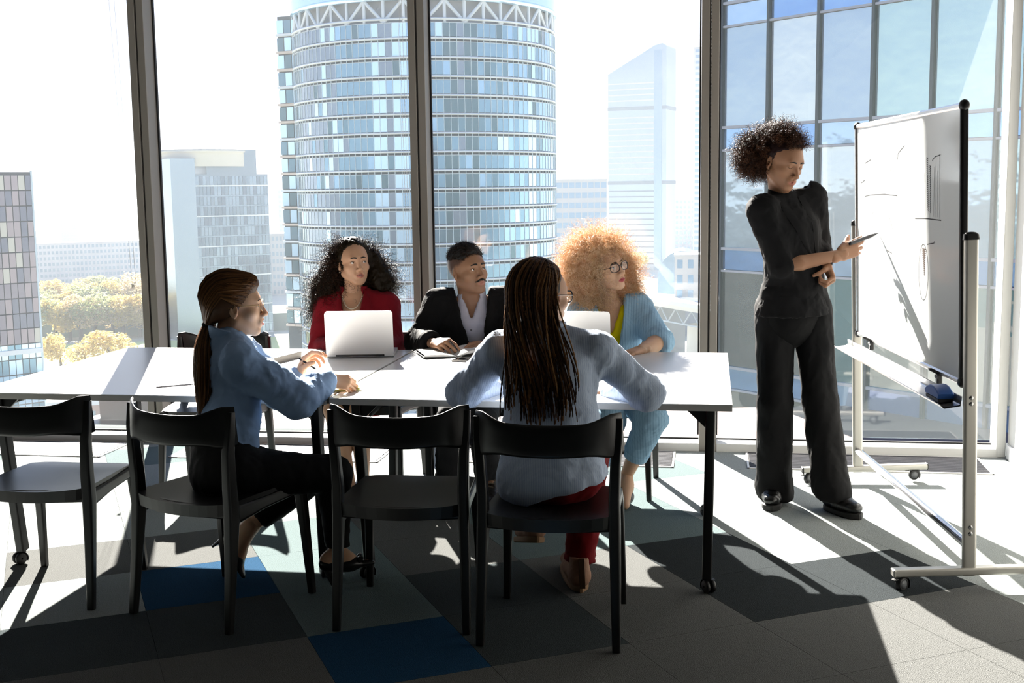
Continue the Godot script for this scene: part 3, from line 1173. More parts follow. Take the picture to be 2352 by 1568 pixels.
func head(m: Mesher, c: Vector3, b: Basis, g: Dictionary, neck_to: Vector3, neck_r := 0.052) -> Field:
	var s: float = g.get("size", 1.0)
	var f := Field.new((c - Vector3.ONE * 0.152 * s).min(neck_to - Vector3.ONE * 0.07), (c + Vector3.ONE * 0.155 * s).max(neck_to + Vector3.ONE * 0.07), g.get("cell", 0.0034))
	face_field(f, c, b, g)
	f.cap(c + b * Vector3(0, -0.045, -0.02) * s, neck_to, neck_r * 0.98, neck_r * 1.08, 0.022)
	var skin: Color = g["skin"]
	var lips: Color = g["lips"]
	var inv := b.transposed()
	var stubble: Color = g.get("stubble", skin)
	var bald: Color = g.get("crown", skin)
	var inside := Color(0.12, 0.03, 0.025)
	var paint := func(q: Vector3) -> Color:
		var l := inv * (q - c) / s
		var r := skin
		if l.z > 0.07 and absf(l.x) < 0.026:
			var up := -0.0585 + (0.011 - 0.013 * absf(l.x) / 0.024) * lip_shape(l.x)
			var lo := -0.0585 - 0.0135 * sqrt(maxf(0.0, 1.0 - pow(l.x / 0.023, 2.0)))
			if l.y < up and l.y > lo and absf(l.x) < 0.023:
				r = lips
				if absf(l.y + 0.0585) < g.get("mouth_open", 0.0012) * 0.9 and l.z < 0.091 and absf(l.x) < 0.016:
					r = g.get("teeth", inside)
		if l.y < -0.02 and l.z > -0.02 and stubble != skin:
			r = r.lerp(stubble, 0.35 * smoothstep(-0.02, -0.06, l.y)) if r == skin else r
		if bald != skin:
			var line := 0.035 + 0.05 * smoothstep(0.02, 0.09, l.z) - 0.06 * smoothstep(0.01, -0.06, l.z)
			r = r.lerp(bald, smoothstep(line - 0.012, line + 0.012, l.y))
		return r
	m.coloured = true
	f.net(m, paint)
	m.tint = skin
	return f


func lip_shape(x: float) -> float:
	return 1.0 - 0.25 * exp(-pow(x / 0.004, 2.0))


# eyeballs, brows and lashes as parts; gaze in the head's own axes
func eyes(parent: Node3D, c: Vector3, b: Basis, g: Dictionary, hf: Field) -> void:
	var s: float = g.get("size", 1.0)
	var gaze: Vector3 = g.get("gaze", Vector3(0, 0, 1)).normalized()
	var wet := mat("eyeball", Color.WHITE, 0.12)
	wet.vertex_color_use_as_albedo = true
	var hair := mat(g.get("brow_key", "brow_dark"), g.get("brow", Color(0.05, 0.035, 0.03)), 0.8)
	for e in [-1.0, 1.0]:
		var ec := c + b * (Vector3(e * 0.031, 0.006, 0.0715) * s)
		if g.get("lid", 0.35) < 1.0:
			var m := Mesher.new()
			m.coloured = true
			var d := b * gaze
			var rings := 14
			var side := d.cross(b.y).normalized()
			var bb := Basis(side, d, side.cross(d))
			var prof := []
			for i in rings + 1:
				var a := -PI / 2 + PI * i / rings
				prof.append(Vector2(maxf(cos(a), 0.001), sin(a)))
			m.lathe(prof, 14, Transform3D(bb * Basis.from_scale(Vector3.ONE * 0.0124 * s), ec))
			for i in m.v.size():
				var t := (m.v[i] - ec).normalized().dot(d)
				m.col[i] = Color(0.004, 0.004, 0.004) if t > 0.972 else Color(0.035, 0.016, 0.008) if t > 0.875 else Color(0.62, 0.58, 0.55)
			part("eye", m.mesh(), wet, parent)
		# brow
		var bm := Mesher.new()
		var pts := []
		var r := []
		var arch: float = g.get("arch", 0.004)
		for i in 9:
			var u := i / 8.0
			var x := lerpf(0.011, 0.051, u)
			var q: Vector3 = c + b * (Vector3(e * x, 0.0265 + arch * sin(u * PI * 0.85) - 0.004 * u * u, 0.115) * s)
			pts.append(hf.cast(q, b * Vector3(-e * 0.25 * u, 0, -1).normalized(), 0.08) + b.z * 0.0004)
			r.append(Vector2(0.0018, g.get("brow_w", 0.0036) * (1.0 - 0.75 * u * u) * (0.75 + 0.25 * minf(u * 5, 1))))
		var sec := []
		for j in 6:
			sec.append(Vector2.from_angle(TAU * j / 6))
		bm.sweep(pts, sec, r, b.y)
		part("eyebrow", bm.mesh(), hair, parent)
		# upper lashes
		bm = Mesher.new()
		pts = []
		r = []
		var lid: float = g.get("lid", 0.35)
		for i in 9:
			var u := -1.0 + i * 0.25
			var yy := 0.0055 - 0.0022 * lid + 0.0062 * (1.0 - lid) * sqrt(maxf(0.0, 1.0 - u * u)) if lid < 1.0 else 0.0045 - 0.0045 * (1.0 - u * u)
			var q: Vector3 = c + b * (Vector3(e * 0.0315 + u * 0.0128, yy + 0.001, 0.115) * s)
			pts.append(hf.cast(q, -b.z, 0.08) + b.z * 0.0006)
			r.append(0.0011 * s * (1.0 - 0.5 * u * u))
		bm.tube(pts, r, 5)
		part("lashes", bm.mesh(), mat("lash_black", Color(0.02, 0.015, 0.015), 0.8), parent)


# a hand: w wrist, y along the fingers, z the back of the hand, side +1 when the thumb lies on local +x
func hand(m: Mesher, w: Vector3, along: Vector3, back: Vector3, side: float, curls: Array, thumb := Vector3(0.62, 0.70, -0.35), thumb_curl := 0.3, spread := 1.0, s := 1.0) -> void:
	var y := along.normalized()
	var z := (back - y * back.dot(y)).normalized()
	var x := y.cross(z).normalized() * side
	var b := Basis(x, y, z)
	var f := Field.new(w - Vector3.ONE * 0.19 * s, w + Vector3.ONE * 0.19 * s, 0.0036)
	# shrink the grid to the hand's reach
	var c := w + y * 0.085 * s
	f = Field.new(c - Vector3.ONE * 0.125 * s, c + Vector3.ONE * 0.125 * s, 0.0034)
	var bx := [0.029, 0.010, -0.010, -0.027]
	var by := [0.086, 0.091, 0.086, 0.076]
	var ln := [[0.042, 0.026, 0.020], [0.046, 0.029, 0.021], [0.042, 0.027, 0.020], [0.033, 0.020, 0.018]]
	var rad := [0.0092, 0.0094, 0.0088, 0.0078]
	f.cap(w - y * 0.03 * s, w + y * 0.012 * s, 0.0255 * s, 0.0255 * s, 0.015, z, 1.35)
	for i in 4:
		var k := w + b * (Vector3(bx[i], by[i], 0.004 - absf(bx[i]) * 0.10) * s)
		f.cap(w + b * (Vector3(bx[i] * 0.55, 0.012, 0) * s), k, 0.0165 * s, (rad[i] + 0.0022) * s, 0.012, z, 1.12)
		var p := k
		var ang: float = -0.1
		var fan: float = -bx[i] * 2.2 * spread
		for j in 3:
			ang += curls[i][j] if curls[i] is Array else curls[i] * [0.9, 1.0, 0.7][j]
			var dir := b * (Vector3(-sin(fan), 0, 0) * cos(minf(ang, 1.4)) + Vector3(0, cos(ang), -sin(ang)) * cos(fan)).normalized()
			var q = p + dir * ln[i][j] * s
			f.cap(p, q, rad[i] * s * (1.0 - 0.09 * j), rad[i] * s * (0.93 - 0.11 * j), 0.0022)
			p = q
	var tb := w + b * (Vector3(0.020, 0.022, -0.006) * s)
	var td := b * thumb.normalized()
	var t1 := tb + td * 0.042 * s
	f.cap(tb, t1, 0.0155 * s, 0.0118 * s, 0.014)
	var ax := td.cross(b * Vector3(0, 0.4, -1)).normalized()
	var d2 := td.rotated(ax, thumb_curl)
	var t2 := t1 + d2 * 0.031 * s
	f.cap(t1, t2, 0.0112 * s, 0.0098 * s, 0.003)
	var d3 := td.rotated(ax, thumb_curl * 1.8)
	f.cap(t2, t2 + d3 * 0.024 * s, 0.0098 * s, 0.0078 * s, 0.003)
	f.net(m)


# curls: many copies of a few curl shapes standing on a surface
func curl_mesh(length: float, coil: float, turns: float, r: float, seed_: int) -> ArrayMesh:
	var m := Mesher.new()
	var g := scene_rng(seed_)
	var pts := []
	var rr := []
	var n := int(turns * 9) + 3
	var ph := g.randf() * TAU
	var bend := Vector2(g.randf_range(-0.3, 0.3), g.randf_range(-0.3, 0.3)) * length
	for i in n + 1:
		var t := float(i) / n
		var a := ph + t * turns * TAU
		var w := coil * smoothstep(0.0, 0.2, t) * (1.0 - 0.3 * t)
		pts.append(Vector3(cos(a) * w + bend.x * t * t, t * length, sin(a) * w + bend.y * t * t))
		rr.append(r * (1.0 - 0.6 * t))
	m.tube(pts, rr, 3, false)
	return m.mesh()


func strew(parent: Node3D, called: String, base: Mesher, count: int, shapes: Array, material: Material, flow: Callable, seed_: int, tints: Array) -> void:
	var g := scene_rng(seed_)
	var nn := PackedVector3Array()
	nn.resize(base.v.size())
	for i in range(0, base.ix.size(), 3):
		var f := (base.v[base.ix[i + 2]] - base.v[base.ix[i]]).cross(base.v[base.ix[i + 1]] - base.v[base.ix[i]])
		for k in 3:
			nn[base.ix[i + k]] += f
	var per := count / shapes.size()
	for s in shapes:
		var mm := MultiMesh.new()
		mm.transform_format = MultiMesh.TRANSFORM_3D
		mm.use_colors = true
		mm.mesh = s
		mm.instance_count = per
		for i in per:
			var k := g.randi_range(0, base.v.size() - 1)
			var n := nn[k].normalized()
			var dir: Vector3 = flow.call(base.v[k], n)
			dir = (dir + Vector3(g.randfn(), g.randfn(), g.randfn()) * 0.28).normalized()
			var side := dir.cross(n if absf(dir.dot(n)) < 0.95 else Vector3.RIGHT).normalized()
			var bb := Basis(side, dir, side.cross(dir)).rotated(dir, g.randf() * TAU) * Basis.from_scale(Vector3.ONE * g.randf_range(0.75, 1.3))
			mm.set_instance_transform(i, Transform3D(bb, base.v[k] - n * 0.006))
			mm.set_instance_color(i, tints[g.randi_range(0, tints.size() - 1)])
		var o := MultiMeshInstance3D.new()
		o.name = called
		o.multimesh = mm
		o.material_override = material
		o.set_meta("kind", "stuff")
		parent.add_child(o, true)


func hair_mat(key: String, c: Color, glow := 0.25) -> StandardMaterial3D:
	var m := mat(key, c, 0.42)
	m.vertex_color_use_as_albedo = true
	m.metallic_specular = 0.2
	m.backlight_enabled = true
	m.backlight = Color(glow, glow * 0.5, glow * 0.24)
	return m


func look(forward: Vector3, up := Vector3.UP) -> Basis:
	var z := forward.normalized()
	var x := up.cross(z).normalized()
	return Basis(x, z.cross(x), z)


func skin_mat(key := "skin") -> StandardMaterial3D:
	var m := mat(key, Color.WHITE, 0.5)
	m.vertex_color_use_as_albedo = true
	m.metallic_specular = 0.4
	m.subsurf_scatter_enabled = true
	m.subsurf_scatter_strength = 0.12
	return m


# ---------------------------------------------------------------- figures from joints
func skin_figure(body: Mesher, J: Dictionary, fw: Vector3, cell := 0.014) -> void:
	var f := span_field(J.values(), 0.13, cell)
	var low := Vector3(0, -0.025, 0)
	f.cap(J.nb + low, J.ch, 0.06, 0.095, 0.03, fw, 1.3)
	f.cap(J.ch, J.wa, 0.10, 0.088, 0.03, fw, 1.3)
	f.cap(J.wa, J.pe, 0.088, 0.11, 0.03, fw, 1.3)
	for s in ["r", "l"]:
		f.cap(J.nb + low, J[s + "s"] + low, 0.04, 0.038, 0.03)
		f.cap(J[s + "s"] + low, J[s + "e"], 0.036, 0.034, 0.02)
		f.cap(J[s + "e"], J[s + "w"], 0.034, 0.024, 0.02)
		f.cap(J.pe, J[s + "h"], 0.085, 0.078, 0.03)
		f.cap(J[s + "h"], J[s + "kn"], 0.070, 0.048, 0.02)
		f.cap(J[s + "kn"], J[s + "kn"].lerp(J[s + "a"], 0.35) + J.get("calf", Vector3.ZERO), 0.046, 0.048, 0.02)
		f.cap(J[s + "kn"].lerp(J[s + "a"], 0.35) + J.get("calf", Vector3.ZERO), J[s + "a"], 0.048, 0.031, 0.02)
	f.net(body)


# D: chest, waist, hem radii, flat; sleeve radii; ends of the sleeves as shares of the forearm
func top_field(J: Dictionary, fw: Vector3, D: Dictionary, cell := 0.010) -> Field:
	var up := Vector3.UP
	var f := span_field([J.nb, J.rs, J.ls, J.re, J.le, J.rw, J.lw, J.pe], 0.2, cell)
	var fl: float = D.get("flat", 1.35)
	var r: Array = D.sleeve
	for s in ["r", "l"]:
		f.cap(J[s + "s"], J[s + "e"], r[0], r[1], 0.025)
		var fd: Vector3 = J[s + "w"] - J[s + "e"]
		var end: float = D.get("end_" + s, 0.92)
		f.cap(J[s + "e"], J[s + "e"] + fd * (end + 0.12), r[1], lerpf(r[1], r[2], end), 0.016)
		f.cut(J[s + "e"] + fd * end, fd.normalized(), r[1] * 1.3)
	for s in ["r", "l"]:
		f.cap(J.nb - up * 0.005, J[s + "s"], D.get("yoke", 0.048), r[0] * 0.95, 0.04)
	f.cap(J.nb - up * 0.035, J.ch + up * 0.03, D.get("neck", 0.085), D.chest * 0.96, 0.04, fw, fl)
	f.cap(J.ch, J.wa, D.chest, D.waist, 0.04, fw, fl)
	f.cap(J.wa, J.pe - up * D.get("drop", 0.02), D.waist, D.hem, 0.04, fw, D.get("flat_low", fl))
	return f


func child_of(t: Node3D) -> Node3D:
	return t.get_child(t.get_child_count() - 1)


func glasses(owner_label: String, hc: Vector3, b: Basis, s: float, material: Material, lens_m: Material, at: Vector3, round_ := false, wire := 0.0016, wide := 0.0265) -> void:
	var t := thing("eyeglasses", owner_label, "glasses", at)
	var c := hc - at
	for e in [-1.0, 1.0]:
		var m := Mesher.new()
		var pts := []
		var r := []
		for i in 25:
			var a := TAU * i / 24
			var px := cos(a)
			var py := sin(a)
			if not round_:
				px = signf(px) * pow(absf(px), 0.75)
				py = signf(py) * pow(absf(py), 0.8)
			var lift := 0.003 * maxf(0.0, px * e) * maxf(0.0, py)
			pts.append(c + b * (Vector3(e * 0.033 + px * wide * 0.93, 0.003 + py * wide * 0.72 + lift, 0.100 - 0.010 * (e * (e * 0.033 + px * wide) / 0.06) ** 2) * s))
			r.append(wire * (1.25 if py > 0.2 else 1.0))
		m.tube(pts, r, 6, false)
		part("rim", m.mesh(), material, t)
		m = Mesher.new()
		var k := m.add(c + b * (Vector3(e * 0.033, 0.003, 0.0985) * s))
		for i in 24:
			m.add(pts[i])
		for i in 24:
			m.tri(k, k + 1 + i, k + 1 + (i + 1) % 24)
		part("lens", m.mesh(), lens_m, t)
		m = Mesher.new()
		m.tube([c + b * (Vector3(e * 0.058, 0.010, 0.094) * s), c + b * (Vector3(e * 0.070, 0.010, 0.080) * s), c + b * (Vector3(e * 0.0785, 0.012, 0.01) * s), c + b * (Vector3(e * 0.078, 0.004, -0.03) * s)], [wire, wire * 1.1, wire, wire], 6)
		part("temple", m.mesh(), material, t)
	var m2 := Mesher.new()
	m2.tube([c + b * (Vector3(-0.010, 0.006, 0.101) * s), c + b * (Vector3(0, 0.010, 0.104) * s), c + b * (Vector3(0.010, 0.006, 0.101) * s)], [wire, wire, wire], 6)
	part("bridge", m2.mesh(), material, t)

# ---------------------------------------------------------------- people
func garment(called: String, f: Field, material: Material, parent: Node3D, amp := 0.004, freq := 9.0, stretch := Vector3.ONE, seed_ := 3) -> Mesher:
	var m := Mesher.new()
	f.net(m)
	if amp > 0.0:
		wrinkle(m, amp, freq, stretch, seed_)
	part(called, m.mesh(), material, parent)
	return m


func span_field(pts: Array, pad: float, cell: float) -> Field:
	var lo: Vector3 = pts[0]
	var hi: Vector3 = pts[0]
	for p in pts:
		lo = lo.min(p)
		hi = hi.max(p)
	return Field.new(lo - Vector3.ONE * pad, hi + Vector3.ONE * pad, cell)


# a lapel or collar: a band laid on a field from inner edge points towards outer points
func lay_band(f: Field, inner: Array, outer: Array, from_dir: Vector3, lift: float) -> ArrayMesh:
	var rows := []
	var n := 5
	for i in inner.size():
		var row := []
		for j in n + 1:
			var t := float(j) / n
			var p: Vector3 = inner[i].lerp(outer[i], t)
			var q := f.cast(p + from_dir * 0.15, -from_dir, 0.32)
			row.append(q + from_dir * (lift * (0.55 + 0.45 * sin(t * PI))))
		rows.append(row)
	var m := Mesher.new()
	m.sheet(rows)
	var back := []
	for r in rows:
		var b := []
		for k in r.size():
			b.append(r[r.size() - 1 - k] - from_dir * 0.0035)
		back.append(b)
	m.sheet(back)
	for i in rows.size() - 1:
		for e in [0, n]:
			var a: Vector3 = rows[i][e]
			var c: Vector3 = rows[i + 1][e]
			if e == 0:
				m.quad(a, a - from_dir * 0.0035, c - from_dir * 0.0035, c)
			else:
				m.quad(c, c - from_dir * 0.0035, a - from_dir * 0.0035, a)
	return m.mesh()


func shoe(parent: Node3D, called: String, heel: Vector3, toe: Vector3, up: Vector3, width: float, tall: float, upper: Material, sole: Material, thick := 0.022) -> void:
	var y := (toe - heel).normalized()
	var x := y.cross(up).normalized()
	var u := x.cross(y).normalized()
	var l := (toe - heel).length()
	var f := span_field([heel, toe, heel + u * tall], 0.08, 0.006)
	f.cap(heel + y * 0.035 + u * (thick + 0.03), heel + y * l * 0.55 + u * (thick + 0.026), width * 0.40, width * 0.44, 0.02, u, 1.0)
	f.cap(heel + y * l * 0.5 + u * (thick + 0.02), toe - y * 0.045 + u * (thick + 0.018), width * 0.44, width * 0.42, 0.03, u, 1.4)
	f.cap(heel + y * 0.045 + u * (thick + 0.03), heel + y * 0.05 + u * tall, width * 0.40, width * 0.40, 0.03)
	f.cut(heel + u * (thick * 0.6), -u, 0.5)
	f.cut(heel + u * tall, u, 0.2)
	garment(called, f, upper, parent, 0.0015, 22.0)
	var m := Mesher.new()
	var rim := []
	for i in 20:
		var a := TAU * i / 20
		var t := 0.5 - 0.5 * cos(a)
		var ww := width * (0.42 + 0.09 * sin(t * PI * 0.9)) * sin(minf(a, TAU - a) * 0.5 + 0.0001) if false else 0.0
		rim.append(Vector2(ww, t))
	var pts := []
	var sc := []
	for i in 13:
		var t := i / 12.0
		pts.append(heel + y * (l * t) + u * thick * 0.5)
		var ww := width * (0.78 + 0.24 * sin(t * PI * 0.85)) * sqrt(maxf(0.02, 1.0 - pow(absf(2.0 * t - 1.0), 5.0)))
		sc.append(Vector2(ww, thick))
	m.sweep(pts, round_section(1, 1, 0.2), sc, u)
	part("sole", m.mesh(), sole, parent.get_child(parent.get_child_count() - 1))




func standing_woman() -> void:
	var skin_c := Color(0.30, 0.155, 0.09)
	var t := thing("person", "standing woman in a black trouser suit, hair in a curly puff, writing on the whiteboard", "person", Vector3(0.40, 0, -5.6))
	var off := -t.position
	var J := {
		"hc": Vector3(0.316, 1.600, -5.600), "nb": Vector3(0.316, 1.427, -5.630), "rs": Vector3(0.228, 1.382, -5.530), "ls": Vector3(0.452, 1.436, -5.710),
		"ch": Vector3(0.351, 1.272, -5.620), "wa": Vector3(0.377, 1.108, -5.620), "pe": Vector3(0.376, 0.941, -5.620),
		"re": Vector3(0.317, 1.136, -5.500), "rw": Vector3(0.577, 1.184, -5.575), "rk": Vector3(0.675, 1.223, -5.640), "le": Vector3(0.496, 1.225, -5.760), "lw": Vector3(0.519, 1.139, -5.600),
		"rh": Vector3(0.291, 0.872, -5.600), "lh": Vector3(0.462, 0.870, -5.660), "rkn": Vector3(0.299, 0.494, -5.600), "lkn": Vector3(0.504, 0.498, -5.600), "ra": Vector3(0.302, 0.073, -5.665), "la": Vector3(0.552, 0.118, -5.530),
	}
	for k in J:
		J[k] += off
	var fw := Vector3(0.62, 0, 0.78).normalized()
	var rt := Vector3(-0.78, 0, 0.62)
	var up := Vector3.UP
	# body, one continuous skin
	var body := Mesher.new()
	body.coloured = true
	body.tint = skin_c
	skin_figure(body, J, fw)
	var f := span_field([J.re, J.rw], 0.07, 0.007)
	f.cap(J.re, J.re.lerp(J.rw, 0.3), 0.034, 0.035, 0.01)
	f.cap(J.re.lerp(J.rw, 0.3), J.rw + (J.rw - J.re) * 0.06, 0.035, 0.023, 0.01)
	f.net(body)
	var hb := look(Vector3(0.62, -0.34, 0.72), Vector3(0.06, 1, 0.0))
	var g := {"skin": skin_c, "lips": Color(0.36, 0.14, 0.10), "size": 1.04, "lid": 1.0, "lip": 1.12, "nose": 0.0145, "wide": 0.97, "brow_w": 0.004}
	var hf := head(body, J.hc, hb, g, J.nb + Vector3(0, -0.02, 0), 0.046)
	var along: Vector3 = J.rk - J.rw
	hand(body, J.rw, along, Vector3(0.05, 0.05, 0.95), -1.0, [[0.32, 0.38, 0.25], [0.42, 0.45, 0.3], [0.55, 0.6, 0.35], [0.65, 0.7, 0.4]], Vector3(0.42, 0.9, -0.25), 0.15, 0.6, 1.05)
	hand(body, J.lw, Vector3(0.25, -0.80, 0.55), Vector3(0.9, 0.2, -0.2), 1.0, [1.25, 1.3, 1.35, 1.4], Vector3(0.5, 0.7, -0.6), 0.7, 0.4)
	part("body", body.mesh(), skin_mat(), t)
	eyes(t, J.hc, hb, g, hf)
	# trousers
	var black := fabric("suit_black", Color(0.075, 0.075, 0.08), 0.85, 0.25)
	var tr := fabric("trouser_black", Color(0.06, 0.06, 0.065), 0.75, 0.15)
	f = span_field([J.pe, J.rh, J.lh, J.ra, J.la], 0.2, 0.012)
	f.cap(J.pe + up * 0.12, J.pe + up * 0.075, 0.150, 0.166, 0.02, fw, 1.35)
	for s in ["r", "l"]:
		f.cap(J[s + "h"] + up * 0.06, J[s + "kn"], 0.093, 0.078, 0.022, fw, 1.05)
		f.cap(J[s + "kn"], J[s + "a"] - up * 0.0, 0.080, 0.083, 0.02)
		f.cap(J[s + "a"] + up * 0.02, J[s + "a"] - up * 0.03 + fw * 0.02, 0.080, 0.078, 0.02)
		f.cut(J[s + "a"] - up * 0.052, -up, 0.16)
	garment("trousers", f, tr, t, 0.006, 6.0, Vector3(1.3, 0.55, 1.3), 4)
	# top under the jacket
	f = span_field([J.nb, J.ch, J.wa, J.pe], 0.2, 0.012)
	f.cap(J.ch + up * 0.04, J.wa, 0.118, 0.115, 0.03, fw, 1.4)
	f.cap(J.wa, J.pe - up * 0.03, 0.118, 0.16, 0.03, fw, 1.4)
	f.cut(J.ch + up * 0.045 + fw * 0.05, (up + fw * 0.35).normalized(), 0.25)
	garment("top", f, fabric("top_black", Color(0.035, 0.035, 0.04), 0.7, 0.1), t, 0.002)
	# jacket
	var jf := span_field([J.nb, J.rs, J.ls, J.re, J.le, J.pe], 0.22, 0.010)
	for s in ["r", "l"]:
		jf.cap(J[s + "s"] + up * 0.008, J[s + "s"].lerp(J[s + "e"], 0.3), 0.068, 0.064, 0.02)
		jf.cap(J[s + "s"].lerp(J[s + "e"], 0.3), J[s + "e"], 0.064, 0.055, 0.02)
	var fd: Vector3 = (J.rw - J.re).normalized()
	jf.cap(J.re, J.re + fd * 0.05, 0.056, 0.052, 0.012)
	jf.cut(J.re + fd * 0.035, fd, 0.08)
	fd = (J.lw - J.le).normalized()
	jf.cap(J.le, J.le + fd * 0.12, 0.052, 0.045, 0.012)
	jf.cut(J.le + fd * 0.13, fd, 0.07)
	for s in ["r", "l"]:
		jf.cap(J.nb - up * 0.008, J[s + "s"], 0.052, 0.062, 0.04)
	jf.cap(J.nb - up * 0.05, J.ch + up * 0.02, 0.085, 0.145, 0.04, fw, 1.35)
	jf.cap(J.ch, J.wa, 0.150, 0.137, 0.04, fw, 1.4)
	jf.cap(J.wa, J.pe - up * 0.05, 0.137, 0.198, 0.04, fw, 1.35)
	jf.cut(J.pe - up * 0.035, -up, 0.4)
	# open front: a narrow V from the collar to below the waist
	var vb: Vector3 = J.wa + fw * 0.1 + rt * -0.045 + up * 0.02
	var vt: Vector3 = J.nb + fw * 0.05
	jf.carve([[vb, fw], [vt + rt * 0.046, ((vb - vt - rt * 0.046).cross(fw)).normalized() * -1.0], [vt - rt * 0.036, ((vb - vt + rt * 0.036).cross(fw)).normalized()]], (vb + vt) / 2 - up * 0.02, 0.24)
	jf.carve([[J.nb + up * 0.056, up]], J.nb + up * 0.1, 0.12)
	var jm := garment("jacket", jf, black, t, 0.0045, 9.0, Vector3(1, 0.8, 1), 8)
	var jn: Node3D = t.get_child(t.get_child_count() - 1)
	for s in [1.0, -1.0]:
		var inner := []
		var outer := []
		for i in 9:
			var u := i / 8.0
			var a: Vector3 = (vt + rt * (0.048 if s > 0 else -0.040) + up * 0.02).lerp(vb + rt * 0.006 * s, u)
			inner.append(a)
			outer.append(a + rt * s * (0.052 * sin(PI * (0.22 + 0.78 * u)) + 0.004) + up * 0.012)
		part("lapel", lay_band(jf, inner, outer, fw, 0.007), black, jn)
	# stand-up collar
	var cm := Mesher.new()
	var ring := []
	var sc := []
	for i in 15:
		var a := PI * (0.36 + 1.28 * i / 14.0)
		ring.append(J.nb + up * (0.022 + 0.012 * cos(a * 1.0) * -1.0) + (fw * cos(a) * 0.052 + rt * sin(a) * 0.062))
		sc.append(Vector2(0.010, 0.055))
	cm.sweep(ring, round_section(1, 1, 0.3), sc, up)
	part("collar", cm.mesh(), black, jn)
	# shoes
	var leather := mat("shoe_black", Color(0.035, 0.033, 0.032), 0.32)
	var rubber := mat("sole_black", Color(0.05, 0.045, 0.042), 0.7)
	shoe(t, "shoe", Vector3(0.30, 0.0, -5.715) + off, Vector3(0.285, 0.0, -5.50) + off, up, 0.092, 0.085, leather, rubber, 0.028)
	shoe(t, "shoe", Vector3(0.535, 0.0, -5.60) + off, Vector3(0.672, 0.0, -5.405) + off, up, 0.092, 0.085, leather, rubber, 0.028)
	# hair: tight cap and a curly puff behind
	var hair := Node3D.new()
	hair.name = "hair"
	t.add_child(hair)
	var dark := Color(0.05, 0.028, 0.02)
	var hm := hair_mat("hair_dark", Color.WHITE, 0.16)
	f = Field.new(J.hc - Vector3.ONE * 0.3, J.hc + Vector3.ONE * 0.26, 0.008)
	f.ell(J.hc + hb * Vector3(0, 0.046, -0.022), Vector3(0.083, 0.090, 0.100), hb, 0.01)
	f.carve([[J.hc + hb * Vector3(0, 0.086, 0.060), hb * Vector3(0, -0.75, 0.66).normalized()], [J.hc + hb * Vector3(0, 0.03, 0.012), hb * Vector3(0, -0.2, 1).normalized()]], J.hc, 0.2)
	f.carve([[J.hc + hb * Vector3(0, -0.012, 0), hb * Vector3(0, -1, 0.35).normalized()]], J.hc, 0.25)
	f.cap(Vector3(0.217, 1.647, -5.680) + off, Vector3(0.304, 1.712, -5.660) + off, 0.085, 0.055, 0.03)
	f.ell(Vector3(0.200, 1.628, -5.700) + off, Vector3(0.072, 0.075, 0.09), Basis(), 0.03)
	var m := Mesher.new()
	m.coloured = true
	m.tint = Color(0.018, 0.010, 0.008)
	f.net(m)
	var keep := Mesher.new()
	keep.v = m.v.duplicate()
	keep.ix = m.ix.duplicate()
	wrinkle(m, 0.006, 30.0)
	part("hair_base", m.mesh(), hm, hair)
	var puff: Vector3 = Vector3(0.227, 1.651, -5.680) + off
	var only := Mesher.new()
	var pick := PackedInt32Array()
	var inv := hb.transposed()
	for i in keep.v.size():
		var l: Vector3 = inv * (keep.v[i] - J.hc)
		if l.z < 0.07 and (l.z < -0.05 or l.y > 0.085 or keep.v[i].distance_to(puff) < 0.13):
			pick.append(i)
	only = keep_near(keep, pick)
	strew(hair, "curls", only, 3600, [curl_mesh(0.045, 0.006, 2.5, 0.0009, 1), curl_mesh(0.055, 0.005, 3.5, 0.0009, 2), curl_mesh(0.04, 0.007, 2.0, 0.001, 3), curl_mesh(0.06, 0.005, 3.5, 0.0008, 4)], hm, func(p: Vector3, n: Vector3) -> Vector3: return n * 0.8 + (p - puff).normalized() * 0.7, 11, [Color(0.045, 0.019, 0.010), Color(0.085, 0.035, 0.017), Color(0.022, 0.010, 0.006)])
	# marker in the hand
	var tip := Vector3(0.757, 1.2755, -5.700)
	var tail: Vector3 = Vector3(0.616, 1.233, -5.575)
	var p := thing("marker", "black marker pen in the standing woman's fingers, its tip at the whiteboard", "pen", tail)
	var pm := Mesher.new()
	var ax := (tip - tail).normalized()
	var pl := (tip - tail).length()
	var pb := Basis(ax.cross(Vector3.UP).normalized(), ax, ax.cross(Vector3.UP).normalized().cross(ax))
	pm.lathe([Vector2(0.001, 0), Vector2(0.008, 0.001), Vector2(0.0085, 0.01), Vector2(0.0085, pl * 0.74), Vector2(0.0065, pl * 0.78), Vector2(0.0055, pl * 0.88), Vector2(0.003, pl * 0.92), Vector2(0.0015, pl)], 14, Transform3D(pb, Vector3.ZERO))
	part("barrel", pm.mesh(), mat("marker_navy", Color(0.02, 0.03, 0.07), 0.4), p)
	# short dark object in the lowered fist, meant as a marker cap
	var c := thing("marker", "short dark cap-like object held in the standing woman's lowered fist", "pen", Vector3(0.530, 1.131, -5.575))
	pm = Mesher.new()
	pm.lathe([Vector2(0.001, -0.03), Vector2(0.009, -0.029), Vector2(0.0095, 0.025), Vector2(0.007, 0.03), Vector2(0.001, 0.031)], 12, Transform3D(look(Vector3(0.4, 0.9, 0.1)) * Basis(Vector3.RIGHT, PI / 2), Vector3.ZERO))
	part("barrel", pm.mesh(), mat("marker_navy", Color(0.02, 0.03, 0.07), 0.4), c)


func keep_near(src: Mesher, pick: PackedInt32Array) -> Mesher:
	var to := {}
	var out := Mesher.new()
	for i in pick:
		to[i] = out.add(src.v[i])
	for i in range(0, src.ix.size(), 3):
		if to.has(src.ix[i]) and to.has(src.ix[i + 1]) and to.has(src.ix[i + 2]):
			for k in 3:
				out.ix.append(to[src.ix[i + k]])
	return out

